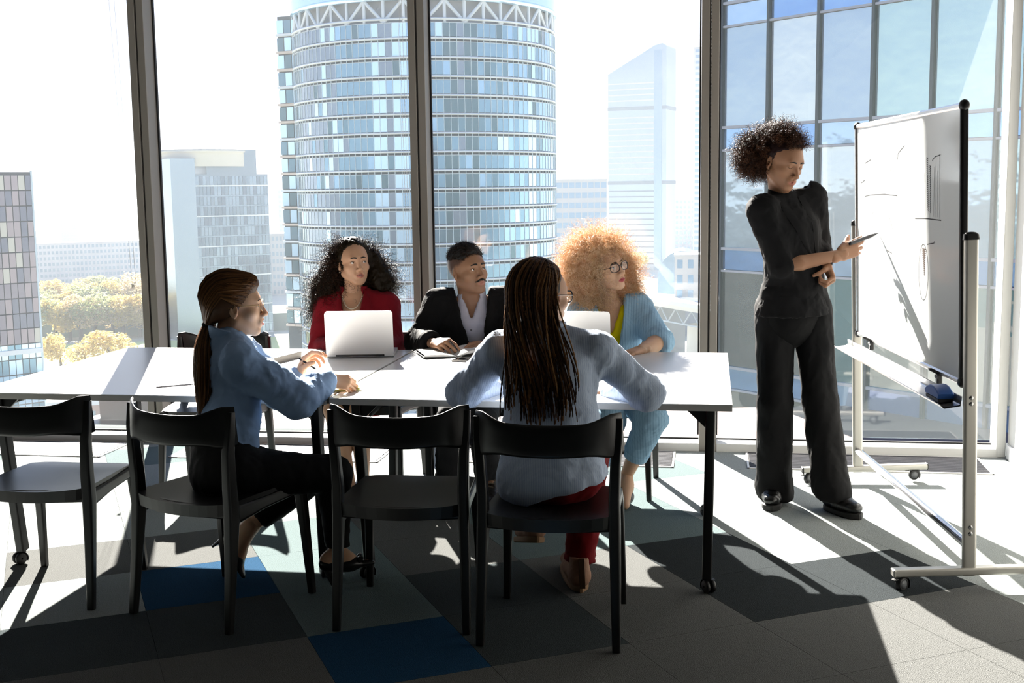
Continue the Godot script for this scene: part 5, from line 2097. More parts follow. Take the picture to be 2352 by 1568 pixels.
	strew(hair, "curls", keep, 6400, [curl_mesh(0.07, 0.006, 3.5, 0.0008, 15), curl_mesh(0.09, 0.005, 4.5, 0.0008, 16), curl_mesh(0.06, 0.007, 2.5, 0.0009, 17), curl_mesh(0.10, 0.006, 4.5, 0.0007, 18)], hm, func(p: Vector3, n: Vector3) -> Vector3: return n * 0.7 + (p - mid).normalized() * 0.4 + Vector3(0, -0.45, 0), 15, [Color(0.80, 0.65, 0.42), Color(0.88, 0.77, 0.56), Color(0.66, 0.48, 0.27), Color(0.92, 0.83, 0.64)])


func stripe_tex(a: Color, b: Color, period: int, line: int) -> ImageTexture:
	var im := Image.create(64, 64, false, Image.FORMAT_RGB8)
	im.fill(a)
	for x in range(0, 64, period):
		im.fill_rect(Rect2i(x, 0, line, 64), b)
	return ImageTexture.create_from_image(im)


func braided_woman() -> void:
	var skin_c := Color(0.34, 0.185, 0.11)
	var t := thing("person", "woman with long brown braids and striped pale shirt, seated with her back to the camera", "person", Vector3(-0.55, 0, -4.02))
	var off := -t.position
	var J := {"hc": Vector3(-0.579, 1.124, -4.100), "nb": Vector3(-0.556, 0.995, -4.060), "rs": Vector3(-0.390, 0.942, -4.060), "ls": Vector3(-0.722, 0.939, -4.060), "ch": Vector3(-0.547, 0.847, -4.030), "wa": Vector3(-0.539, 0.678, -4.000), "pe": Vector3(-0.535, 0.55, -3.985),
		"re": Vector3(-0.216, 0.781, -4.160), "rw": Vector3(-0.373, 0.740, -4.380), "le": Vector3(-0.879, 0.778, -4.160), "lw": Vector3(-0.791, 0.738, -4.400),
		"rh": Vector3(-0.45, 0.54, -4.00), "lh": Vector3(-0.61, 0.54, -4.00), "rkn": Vector3(-0.44, 0.53, -4.42), "lkn": Vector3(-0.62, 0.52, -4.42), "ra": Vector3(-0.489, 0.045, -4.360), "la": Vector3(-0.637, 0.289, -4.250)}
	shifted(J, off)
	var fw := Vector3(0.05, 0.0, -1).normalized()
	var rt := Vector3(1, 0, 0.05).normalized()
	var up := Vector3.UP
	var body := Mesher.new()
	body.coloured = true
	body.tint = skin_c
	skin_figure(body, J, fw, 0.014)
	forearm(body, J.re, J.rw, 0.036, 0.025)
	forearm(body, J.le, J.lw, 0.036, 0.025)
	var hb := look(Vector3(0.60, -0.06, -0.79))
	var g := {"skin": skin_c, "lips": Color(0.22, 0.08, 0.06), "size": 1.0, "lid": 0.3}
	var hf := head(body, J.hc, hb, g, J.nb + Vector3(0, -0.025, 0), 0.048)
	hand(body, J.rw, Vector3(-0.85, -0.05, -0.35), Vector3(0, 1, 0.1), -1.0, [0.3, 0.35, 0.4, 0.4])
	hand(body, J.lw, Vector3(0.6, -0.05, -0.75), Vector3(0, 1, 0.1), 1.0, [0.3, 0.35, 0.4, 0.4])
	part("body", body.mesh(), skin_mat(), t)
	eyes(t, J.hc, hb, g, hf)
	var frame := mat("glasses_slate", Color(0.10, 0.11, 0.15), 0.3)
	var lens := mat("lens", Color(0.95, 0.97, 1.0, 0.06), 0.02)
	glasses("slate framed eyeglasses worn by the woman with braids, one lens showing past her cheek", J.hc - off, hb, 1.0, frame, lens, J.hc - off, false, 0.002, 0.027)
	var cloth := fabric("shirt_striped", Color(0.70, 0.75, 0.82), 0.85, 0.2)
	cloth.albedo_texture = stripe_tex(Color(1, 1, 1), Color(0.86, 0.88, 0.93), 8, 3)
	cloth.uv1_triplanar = true
	cloth.uv1_scale = Vector3(21, 21, 21)
	var f := top_field(J, fw, {"chest": 0.158, "waist": 0.158, "hem": 0.192, "flat": 1.28, "flat_low": 1.25, "sleeve": [0.064, 0.060, 0.044], "yoke": 0.048, "neck": 0.075, "end_r": 0.93, "end_l": 0.95, "drop": 0.03}, 0.009)
	f.carve([[J.nb + up * 0.052, up]], J.nb + up * 0.1, 0.12)
	f.cut(J.pe - up * 0.085, Vector3(0.30, -1, 0).normalized(), 0.4)
	garment("shirt", f, cloth, t, 0.007, 6.0, Vector3(1, 0.8, 1), 51)
	var sn := child_of(t)
	var cm := Mesher.new()
	var ring := []
	for i in 19:
		var a := PI * (0.1 + 1.8 * i / 18.0)
		ring.append(J.nb + up * 0.022 + (fw * cos(a) * 0.056 + rt * sin(a) * 0.06))
	cm.sweep(ring, round_section(0.010, 0.05, 0.004), [Vector2.ONE], up)
	part("collar", cm.mesh(), cloth, sn)
	var red := fabric("trouser_red", Color(0.42, 0.03, 0.06), 0.8, 0.2)
	garment("trousers", leg_cloth(J, [0.086, 0.070, 0.056], fw, {"r": 0.90, "l": 0.84}), red, t, 0.006, 8.0, Vector3.ONE, 53)
	var suede := mat("boot_beige", Color(0.55, 0.41, 0.32), 0.8)
	var crepe := mat("sole_beige", Color(0.50, 0.38, 0.26), 0.8)
	shoe(t, "ankle_boot", Vector3(-0.468, 0.000, -4.275) + off, Vector3(-0.526, 0.000, -4.536) + off + Vector3(-0.03, 0, -0.07), up, 0.090, 0.125, suede, crepe, 0.024)
	shoe(t, "ankle_boot", Vector3(-0.618, 0.211, -4.200) + off, Vector3(-0.715, 0.148, -4.400) + off, up + Vector3(0.18, 0, 0.1), 0.088, 0.12, suede, crepe, 0.024)
	for e in [[Vector3(-0.468, 0.000, -4.275) + off, child_of(t)]]:
		var bm := Mesher.new()
		bm.sweep([e[0] + Vector3(0.006, 0.02, 0.0045), e[0] + Vector3(0.004, 0.075, 0.004), e[0] + Vector3(0.0, 0.13, -0.012)], round_section(0.022, 0.006, 0.002), [Vector2.ONE], Vector3.BACK)
		part("back_strip", bm.mesh(), mat("boot_strip", Color(0.30, 0.20, 0.12), 0.8), e[1])
	# braids
	var hair := Node3D.new()
	hair.name = "hair"
	t.add_child(hair)
	var hm := mat("braid_brown", Color.WHITE, 0.45)
	hm.vertex_color_use_as_albedo = true
	hm.backlight_enabled = true
	hm.backlight = Color(0.30, 0.15, 0.055)
	hm.metallic_specular = 0.22
	f = Field.new(J.hc - Vector3.ONE * 0.19, J.hc + Vector3.ONE * 0.19, 0.008)
	f.ell(J.hc + hb * Vector3(0, 0.044, -0.024), Vector3(0.080, 0.087, 0.098), hb, 0.01)
	f.cap(J.hc + hb * Vector3(0, 0, -0.04), J.hc + Vector3(0.01, -0.12, 0.035), 0.075, 0.06, 0.03)
	f.carve([[J.hc + hb * Vector3(0, 0.085, 0.050), hb * Vector3(0, -0.72, 0.70).normalized()], [J.hc + hb * Vector3(0, 0.0, 0.015), hb * Vector3(0, 0, 1)]], J.hc, 0.2)
	var m := Mesher.new()
	m.coloured = true
	m.tint = Color(0.02, 0.012, 0.009)
	f.net(m)
	part("hair_base", m.mesh(), hm, hair)
	var rg := scene_rng(77)
	var tints := [Color(0.045, 0.021, 0.011), Color(0.085, 0.038, 0.016), Color(0.14, 0.066, 0.026), Color(0.028, 0.014, 0.008), Color(0.22, 0.11, 0.045)]
	for k in 150:
		var u := rg.randf_range(-1.0, 1.0)
		var layer := rg.randf()
		# start near the crown, run over the back of the head, fall down the back
		var start: Vector3 = J.hc + hb * Vector3(u * 0.045, 0.128 - 0.03 * u * u, 0.02 - 0.05 * layer)
		var end: Vector3 = Vector3(-0.559, 0.723, -3.870) + off
		end += Vector3(-u * 0.115 + rg.randf_range(-0.03, 0.03), rg.randf_range(-0.02, 0.10) + 0.06 * absf(u) * rg.randf(), rg.randf_range(0.0, 0.03))
		var pts := []
		var n := 34
		var ctr: Vector3 = J.hc + hb * Vector3(0, 0.035, -0.022)
		var back_v := hb * Vector3(0, 0, -1)
		var side_v := (hb * Vector3(u * 1.35, 0.0, -1.0 + 0.75 * u * u)).normalized()
		var top_v := (start - ctr).normalized()
		for i in n + 1:
			var s := float(i) / n
			var p: Vector3
			if s < 0.26:
				var a := s / 0.26
				p = ctr + (top_v * cos(a * 1.55) + side_v * sin(a * 1.55)).normalized() * (0.094 + 0.010 * layer + 0.012 * a)
			else:
				var a := (s - 0.26) / 0.74
				var p0 := ctr + (top_v * cos(1.55) + side_v * sin(1.55)).normalized() * (0.106 + 0.010 * layer)
				p = p0.lerp(end, a)
				p.x = lerpf(p0.x, end.x, smoothstep(0.0, 1.0, a)) + 0.010 * sin(a * 5.0 + k) * a
				p.z += 0.030 * sin(a * PI) * (0.4 + layer) * (1.0 - 0.4 * absf(u))
			pts.append(p)
		var rr := []
		var r0 := rg.randf_range(0.0034, 0.0046)
		for i in n + 1:
			rr.append(r0 * (1.0 - 0.45 * i / n) * (1.0 + 0.2 * sin(i * 2.6)))
		# finer twist: resample
		var fine := []
		var fr := []
		for i in n:
			for q in 3:
				var w := q / 3.0
				fine.append(pts[i].lerp(pts[i + 1], w))
				fr.append(lerpf(rr[i], rr[i + 1], w) * (1.0 + 0.22 * sin((i * 3 + q) * 2.1)))
		m = Mesher.new()
		m.coloured = true
		m.tint = tints[rg.randi_range(0, 4)]
		m.tube(fine, fr, 5)
		part("braid", m.mesh(), hm, hair)


func ponytail_woman() -> void:
	var skin_c := Color(0.52, 0.31, 0.195)
	var t := thing("person", "seated woman in a blue shirt and black trousers, brown ponytail, facing right in profile", "person", Vector3(-1.74, 0, -4.05))
	var off := -t.position
	var J := {"hc": Vector3(-1.724, 1.080, -4.140), "nb": Vector3(-1.745, 0.959, -4.100), "rs": Vector3(-1.643, 0.899, -3.970), "ls": Vector3(-1.749, 0.892, -4.260), "ch": Vector3(-1.721, 0.824, -4.100), "wa": Vector3(-1.734, 0.668, -4.050), "pe": Vector3(-1.744, 0.504, -4.020),
		"re": Vector3(-1.466, 0.754, -4.060), "rw": Vector3(-1.432, 0.794, -4.270), "le": Vector3(-1.669, 0.721, -4.400), "lw": Vector3(-1.634, 0.758, -4.520),
		"rh": Vector3(-1.690, 0.506, -3.950), "lh": Vector3(-1.728, 0.485, -4.100), "rkn": Vector3(-1.392, 0.449, -4.200), "lkn": Vector3(-1.516, 0.403, -4.360), "ra": Vector3(-1.383, 0.143, -4.200), "la": Vector3(-1.755, 0.217, -4.280)}
	shifted(J, off)
	var fw := Vector3(0.86, 0.0, -0.50).normalized()
	var rt := Vector3(0.50, 0, 0.86).normalized()
	var up := Vector3.UP
	var body := Mesher.new()
	body.coloured = true
	body.tint = skin_c
	skin_figure(body, J, fw, 0.014)
	var hb := look(Vector3(0.93, 0.03, -0.36), Vector3(0.02, 1, 0))
	var g := {"skin": skin_c, "lips": Color(0.42, 0.14, 0.11), "size": 1.0, "lid": 0.3, "gaze": Vector3(-0.1, 0.1, 1), "mouth_open": 0.0042, "teeth": Color(0.75, 0.70, 0.65), "brow": Color(0.10, 0.06, 0.04), "brow_key": "brow_soft"}
	var hf := head(body, J.hc, hb, g, J.nb + Vector3(0, -0.025, 0), 0.046)
	hand(body, J.rw, Vector3(0.75, -0.18, -0.45), Vector3(0.15, 0.7, 0.55), -1.0, [[0.7, 0.8, 0.5], [0.75, 0.85, 0.5], [0.8, 0.9, 0.5], [0.85, 0.95, 0.5]], Vector3(0.5, 0.8, -0.4), 0.4, 0.6)
	hand(body, J.lw, Vector3(0.35, 0.72, -0.15), Vector3(-0.9, 0.3, -0.1), 1.0, [[0.6, 0.7, 0.4], [0.7, 0.75, 0.4], [0.85, 0.9, 0.5], [0.95, 1.0, 0.5]], Vector3(0.55, 0.8, -0.35), 0.3, 0.6)
	part("body", body.mesh(), skin_mat(), t)
	eyes(t, J.hc, hb, g, hf)
	var gold := mat("glasses_gold", Color(0.75, 0.58, 0.36), 0.25, 0.8)
	var lens := mat("lens", Color(0.95, 0.97, 1.0, 0.06), 0.02)
	glasses("thin gold framed eyeglasses worn by the woman with the ponytail", J.hc - off, hb, 1.0, gold, lens, J.hc - off, true, 0.0010, 0.026)
	# shirt
	var blue := fabric("shirt_blue", Color(0.50, 0.60, 0.73), 0.85, 0.25)
	var f := top_field(J, fw, {"chest": 0.150, "waist": 0.135, "hem": 0.150, "flat": 1.42, "flat_low": 1.25, "sleeve": [0.064, 0.064, 0.046], "yoke": 0.046, "neck": 0.068, "end_r": 0.94, "end_l": 0.95}, 0.009)
	f.carve([[J.nb + up * 0.052, up]], J.nb + up * 0.1, 0.12)
	f.cut(J.pe + up * 0.05, -up, 0.4)
	garment("shirt", f, blue, t, 0.012, 5.5, Vector3(1, 0.8, 1), 61)
	var sn := child_of(t)
	var cm := Mesher.new()
	var ring := []
	for i in 21:
		var a := PI * (0.12 + 1.76 * i / 20.0)
		ring.append(J.nb + up * (0.020 - 0.020 * cos(a)) + (fw * cos(a) * 0.060 + rt * sin(a) * 0.060))
	cm.sweep(ring, round_section(0.010, 0.046, 0.004), [Vector2.ONE], (up - fw * 0.1).normalized())
	part("collar", cm.mesh(), blue, sn)
	for s in ["r", "l"]:  # cuffs
		cm = Mesher.new()
		var d: Vector3 = (J[s + "w"] - J[s + "e"])
		cm.tube([J[s + "e"] + d * 0.78, J[s + "e"] + d * 0.97], [0.047, 0.044], 16)
		part("cuff", cm.mesh(), blue, sn)
	var black := fabric("jeans_black", Color(0.045, 0.045, 0.05), 0.8, 0.15)
	var tf := leg_cloth(J, [0.090, 0.068, 0.042], fw, {"r": 0.92, "l": 0.88})
	garment("trousers", tf, black, t, 0.004, 9.0, Vector3.ONE, 63)
	# pumps: near foot on the floor, the other drawn back on its toe
	var leather := mat("pump_black", Color(0.03, 0.028, 0.028), 0.28)
	var spots := [[Vector3(-1.442, 0.082, -4.160), Vector3(-1.250, 0.091, -4.240), Vector3(-1.359, 0.008, -4.120), J.ra, true], [Vector3(-1.891, 0.172, -4.300), Vector3(-1.795, 0.003, -4.260), Vector3(-1.930, 0.117, -4.300), J.la, false]]
	for q in spots:
		var heel: Vector3 = q[0] + off
		var toe: Vector3 = q[1] + off
		var a: Vector3 = q[3]
		var y := (toe - heel).normalized()
		var u := (up - y * up.dot(y)).normalized() if q[4] else (Vector3(0.9, 0.4, 0) - y * Vector3(0.9, 0.4, 0).dot(y)).normalized()
		f = span_field([a, toe, heel], 0.06, 0.006)
		var l := (toe - heel).length()
		f.cap(a, heel + y * 0.035 + u * 0.045, 0.030, 0.028, 0.02)
		f.cap(heel + y * 0.03 + u * 0.035, heel + y * l * 0.5 + u * 0.030, 0.026, 0.028, 0.02)
		f.cap(a, heel + y * l * 0.5 + u * 0.035, 0.028, 0.024, 0.03)
		f.cap(heel + y * l * 0.45 + u * 0.024, toe - y * 0.03 + u * 0.012, 0.027, 0.012, 0.02)
		var fm := Mesher.new()
		fm.coloured = true
		fm.tint = skin_c
		f.net(fm)
		part("foot", fm.mesh(), skin_mat(), t)
		pump(t, heel, toe, u, leather, q[2] + off, q[4])
	# hair: combed back smooth, falling in a long tail
	var hair := Node3D.new()
	hair.name = "hair"
	t.add_child(hair)
	var hm := mat("hair_brown", Color.WHITE, 0.35)
	hm.vertex_color_use_as_albedo = true
	hm.backlight_enabled = true
	hm.backlight = Color(0.60, 0.30, 0.10)
	hm.metallic_specular = 0.3
	f = Field.new(J.hc - Vector3.ONE * 0.2, J.hc + Vector3.ONE * 0.2, 0.007)
	var tie: Vector3 = Vector3(-1.826, 1.017, -4.120) + off
	f.ell(J.hc + hb * Vector3(0, 0.050, -0.024), Vector3(0.085, 0.090, 0.100), hb, 0.01)
	f.cap(J.hc + hb * Vector3(0, 0.0, -0.055), tie, 0.066, 0.020, 0.04)
	f.ell(J.hc + hb * Vector3(0, 0.088, 0.050), Vector3(0.060, 0.032, 0.040), hb, 0.03)
	f.carve([[J.hc + hb * Vector3(0, 0.062, 0.080), hb * Vector3(0, -0.5, 0.86).normalized()], [J.hc + hb * Vector3(0, 0.02, 0.034), hb * Vector3(0, -0.35, 0.93).normalized()]], J.hc, 0.2)
	f.carve([[J.hc + hb * Vector3(0, -0.018, 0.0), hb * Vector3(0, -0.9, 0.42).normalized()]], J.hc, 0.25)
	var m := Mesher.new()
	m.coloured = true
	m.tint = Color(0.085, 0.042, 0.02)
	f.net(m)
	part("hair_base", m.mesh(), hm, hair)
	var rg := scene_rng(91)
	# combed strands over the cap
	var tones := [Color(0.11, 0.048, 0.019), Color(0.18, 0.082, 0.030), Color(0.06, 0.028, 0.014), Color(0.27, 0.13, 0.048)]
	m = Mesher.new()
	m.coloured = true
	for k in 520:
		m.tint = tones[rg.randi_range(0, 3)]
		var x := rg.randf_range(-1, 1)
		var s0: Vector3 = J.hc + hb * Vector3(x * 0.082, 0.125 - 0.115 * x * x + rg.randf_range(-0.015, 0.01), 0.085 - 0.060 * x * x + rg.randf_range(-0.02, 0.01))
		var pts := []
		var rr := []
		var lift := rg.randf_range(0.0, 0.005)
		for i in 13:
			var u := i / 12.0
			var c: Vector3 = J.hc + hb * Vector3(0, 0.035, -0.02)
			var d0 := (s0 - c).normalized()
			var d1 := (tie - c).normalized()
			var dm := (hb * Vector3(x * 1.1, 0.75 * (1.0 - absf(x)) + 0.12, -0.32)).normalized()
			var dd := d0.slerp(dm, u * 2.0) if u < 0.5 else dm.slerp(d1, u * 2.0 - 1.0)
			var q := f.cast(c + dd * 0.195, -dd, 0.19)
			pts.append(q + dd * (0.0022 + lift * sin(u * PI)))
			rr.append(0.0019)
		m.tube(pts, rr, 3, false)
	var sm := part("strands", m.mesh(), hm, hair)
	sm.set_meta("kind", "stuff")
	# the tail
	var tailf := span_field([tie, Vector3(-1.831, 0.722, -4.050) + off], 0.08, 0.008)
	var spine := [tie, Vector3(-1.819, 0.954, -4.060) + off, Vector3(-1.799, 0.867, -4.000) + off, Vector3(-1.789, 0.785, -3.970) + off, Vector3(-1.800, 0.701, -3.970) + off]
	var rad := [0.020, 0.034, 0.038, 0.030, 0.012]
	m = Mesher.new()
	m.coloured = true
	for k in 420:
		m.tint = tones[rg.randi_range(0, 3)]
		var a := rg.randf() * TAU
		var d := sqrt(rg.randf())
		var stop := rg.randf_range(0.78, 1.0)
		var pts := []
		var rr := []
		for i in 13:
			var u: float = i / 12.0 * stop * 4.0
			var j := mini(int(u), 3)
			var w := u - j
			var p: Vector3 = spine[j].cubic_interpolate(spine[j + 1], spine[maxi(j - 1, 0)], spine[mini(j + 2, 4)], w)
			var r: float = lerpf(rad[j], rad[j + 1], w) * d
			pts.append(p + Vector3(cos(a) * r, 0, sin(a) * r * 0.9))
			rr.append(0.0019 * (1.0 - 0.5 * i / 12.0))
		m.tube(pts, rr, 3, false)
	var tm := part("ponytail", m.mesh(), hm, hair)
	tm.set_meta("kind", "stuff")
	m = Mesher.new()
	m.tube([tie + Vector3(0.012, 0.012, 0), tie + Vector3(-0.006, -0.008, 0)], [0.0235, 0.022], 14)
	part("hair_tie", m.mesh(), mat("hair_tie_black", Color(0.02, 0.02, 0.02), 0.8), hair)
	# pen in the raised hand
	var pen := thing("pen", "thin dark pen held up by the woman in the blue shirt", "pen", Vector3(-1.572, 0.813, -4.500))
	m = Mesher.new()
	m.tube([Vector3(-0.045, 0.028, 0.0), Vector3(0.0, 0.0, 0), Vector3(0.022, -0.014, 0), Vector3(0.030, -0.019, 0)], [0.0042, 0.0042, 0.0036, 0.0008], 10)
	part("barrel", m.mesh(), mat("pen_dark", Color(0.05, 0.05, 0.06), 0.35), pen)

# ---------------------------------------------------------------- the city outside
const GROUND := -46.0


func glazing(key: String, c: Color, rough := 0.12) -> StandardMaterial3D:
	var m := mat(key, c, rough, 0.75)
	return m


func unit_box() -> ArrayMesh:
	if not mats.has("unit_box"):
		var m := Mesher.new()
		m.box(Vector3.ZERO, Vector3.ONE)
		mats["unit_box"] = m.mesh()
	return mats["unit_box"]


# the first pieces become parts, what is past the limit one joined part
func pieces(parent: Node3D, called: String, at: Array, mesh: Mesh, kinds: Array, pick: Array, most := 300) -> void:
	for i in mini(at.size(), most):
		part(called, mesh, kinds[pick[i]], parent, at[i])
	if at.size() <= most:
		return
	var by := {}
	for i in range(most, at.size()):
		if not by.has(pick[i]):
			by[pick[i]] = []
		by[pick[i]].append(at[i])
	for k in by:
		var mm := MultiMesh.new()
		mm.transform_format = MultiMesh.TRANSFORM_3D
		mm.mesh = mesh
		mm.instance_count = by[k].size()
		for i in by[k].size():
			mm.set_instance_transform(i, by[k][i])
		var o := MultiMeshInstance3D.new()
		o.name = called + "_rest"
		o.multimesh = mm
		o.material_override = kinds[k]
		o.set_meta("kind", "stuff")
		parent.add_child(o, true)


func bar(at: Vector3, size: Vector3, b := Basis()) -> Transform3D:
	return Transform3D(b * Basis.from_scale(size), at)


func city_box(parent: Node3D, called: String, at: Vector3, size: Vector3, m: Material, yaw := 0.0) -> MeshInstance3D:
	var q := Mesher.new()
	q.box(Vector3.ZERO, size)
	return part(called, q.mesh(), m, parent, Transform3D(Basis(Vector3.UP, yaw), at))


func build_city() -> void:
	# ground
	var gm := Mesher.new()
	gm.box(Vector3(-200, GROUND - 1, -1700), Vector3(6000, 2, 3300))
	struct_mesh("city_ground", gm.mesh(), mat("city_ground", Color(0.60, 0.60, 0.56), 0.95))
	round_tower()
	right_building()
	crown_office()
	left_tower()
	far_blocks()
	greenery()
	bridge()
	terrace()
	var fog := FogVolume.new()
	fog.name = "city_haze"
	fog.size = Vector3(4200, 112, 1930)
	fog.position = Vector3(-300, 6, -1030)
	var fmat := FogMaterial.new()
	fmat.density = HAZE
	fmat.albedo = Color(0.95, 0.97, 1.0)
	fog.material = fmat
	fog.set_meta("kind", "stuff")
	add_child(fog)


func round_tower() -> void:
	var c: Vector3 = Vector3(-61.171, 2.050, -255.787)
	var r := 28.0
	var t := thing("tower", "tall round glass tower with a white braced floor near its top, filling the middle windows", "tower", Vector3(c.x, 0, c.z))
	var rg := scene_rng(5)
	var glass := [glazing("tower_glass_a", Color(0.36, 0.49, 0.55)), glazing("tower_glass_b", Color(0.44, 0.58, 0.66)), glazing("tower_glass_c", Color(0.55, 0.69, 0.79)), glazing("tower_glass_d", Color(0.31, 0.42, 0.46)), glazing("tower_glass_e", Color(0.46, 0.52, 0.58)), glazing("tower_glass_f", Color(0.72, 0.84, 0.92))]
	var white := mat("tower_white", Color(0.78, 0.80, 0.80), 0.6)
	var core := mat("tower_core", Color(0.20, 0.24, 0.26), 0.8)
	var top := 33.4
	var m := Mesher.new()
	m.lathe([Vector2(r - 0.5, GROUND), Vector2(r - 0.5, top), Vector2(0.1, top)], 90, Transform3D())
	part("core", m.mesh(), core, t)
	var face := Basis.looking_at(Vector3(-c.x, 0, -c.z).normalized())
	var a0 := atan2(-c.z, -c.x)  # bearing of the viewer
	var fh := 3.6
	var cols := 126
	var at := []
	var pick := []
	var slabs := []
	var order := []
	var colour_of := {}
	for k in range(-28, 29):
		colour_of[k] = rg.randi_range(0, 5) if rg.randf() < 0.55 else colour_of.get(k - 1, 2)  # each column keeps a tone, reflections painted into the pane colours
		if k > 12:
			colour_of[k] = [1, 2, 5, 2][rg.randi_range(0, 3)]
	for fl in range(-13, 9):
		var y := 1.7 + fh * fl
		for k in range(-28, 29):
			var a := a0 - TAU * k / cols
			var d := Vector3(cos(a), 0, sin(a))
			var b := Basis(Vector3.UP, -a + PI / 2)
			var id: int = colour_of[k]
			if rg.randf() < 0.16:
				id = rg.randi_range(0, 5)
			order.append([absf(fl - 2) * 3 + absf(k), bar(d * r + Vector3(0, y + fh * 0.5 - 0.2, 0), Vector3(1.28, fh - 0.95, 0.08), b), id])
	order.sort_custom(func(p, q): return p[0] < q[0])
	for q in order:
		at.append(q[1])
		pick.append(q[2])
	pieces(t, "pane", at, unit_box(), glass, pick)
	for fl in range(-13, 10):
		var y := 1.7 + fh * fl
		m = Mesher.new()
		m.lathe([Vector2(r - 0.4, y - 0.22), Vector2(r + 0.22, y - 0.22), Vector2(r + 0.22, y + 0.16), Vector2(r - 0.4, y + 0.16)], 90, Transform3D())
		part("floor_band", m.mesh(), white, t)
		m = Mesher.new()
		m.lathe([Vector2(r - 0.2, y - 0.78), Vector2(r + 0.10, y - 0.78), Vector2(r + 0.10, y - 0.66), Vector2(r - 0.2, y - 0.66)], 90, Transform3D())
		part("transom", m.mesh(), white, t)
	m = Mesher.new()
	for k in range(-29, 29):
		var a := a0 - TAU * (k + 0.5) / cols
		m.box(Vector3(cos(a), 0, sin(a)) * (r + 0.04) + Vector3(0, (top + GROUND) / 2, 0), Vector3(0.10, top - GROUND, 0.16), 0.0, Basis(Vector3.UP, -a + PI / 2))
	var fins := part("mullion_fins", m.mesh(), mat("tower_fin", Color(0.72, 0.77, 0.78), 0.5), t)
	fins.set_meta("kind", "stuff")
	# braced plant floor
	m = Mesher.new()
	m.lathe([Vector2(r - 1.6, top), Vector2(r - 1.6, top + 4.4)], 90, Transform3D())
	part("plant_floor", m.mesh(), mat("tower_plant", Color(0.62, 0.62, 0.62), 0.8), t)
	for k in range(-7, 8):
		var a := a0 - TAU * k / 22.0
		var a2 := a0 - TAU * (k + 0.5) / 22.0
		var a3 := a0 - TAU * (k + 1) / 22.0
		var lo := func(g: float) -> Vector3: return Vector3(cos(g) * (r - 0.3), top + 0.1, sin(g) * (r - 0.3))
		var hi: Vector3 = lo.call(a2) + Vector3(0, 4.2, 0)
		for q in [[lo.call(a), hi], [hi, lo.call(a3)], [lo.call(a), lo.call(a) + Vector3(0, 4.2, 0)], [lo.call(a2), hi]]:
			m = Mesher.new()
			m.tube(q, [0.36, 0.36], 5)
			part("brace", m.mesh(), white, t)
	m = Mesher.new()
	m.lathe([Vector2(r - 1.0, top + 4.2), Vector2(r + 0.3, top + 4.2), Vector2(r + 0.3, top + 5.0), Vector2(r, top + 5.0), Vector2(r, top + 24.0), Vector2(0.1, top + 24.0)], 90, Transform3D())
	part("upper_drum", m.mesh(), glass[5], t)
	# the flat wing at its left
	var w0: Vector3 = Vector3(-90.876, 2.452, -245.735)
	var w1: Vector3 = Vector3(-83.864, 2.361, -243.989)
	var w := thing("tower_wing", "narrow glass wing with pale floor slabs at the left edge of the round tower", "building", Vector3(w0.x, 0, w0.z))
	var dir := Vector3(w1.x - w0.x, 0, w1.z - w0.z)
	var yaw := -atan2(dir.z, dir.x)
	var wb := Basis(Vector3.UP, yaw)
	var l := dir.length()
	city_box(w, "core", wb * Vector3(l / 2, -4, -6), Vector3(l - 0.4, 84, 11), core, yaw)
	var rust := mat("wing_slab", Color(0.74, 0.68, 0.62), 0.7)
	for fl in range(-8, 10):
		var y := 1.7 + fh * fl
		city_box(w, "floor_slab", wb * Vector3(l / 2, y, 0) , Vector3(l - 0.7, 0.45, 1.2), rust if fl % 3 else white, yaw)
		for i in 4:
			city_box(w, "pane", wb * Vector3(l * (i + 0.5) / 4, y + 1.75, -0.35), Vector3(l / 4 - 0.2, 2.7, 0.1), glass[[3, 5, 0, 5][(i + fl + 40) % 4]], yaw)


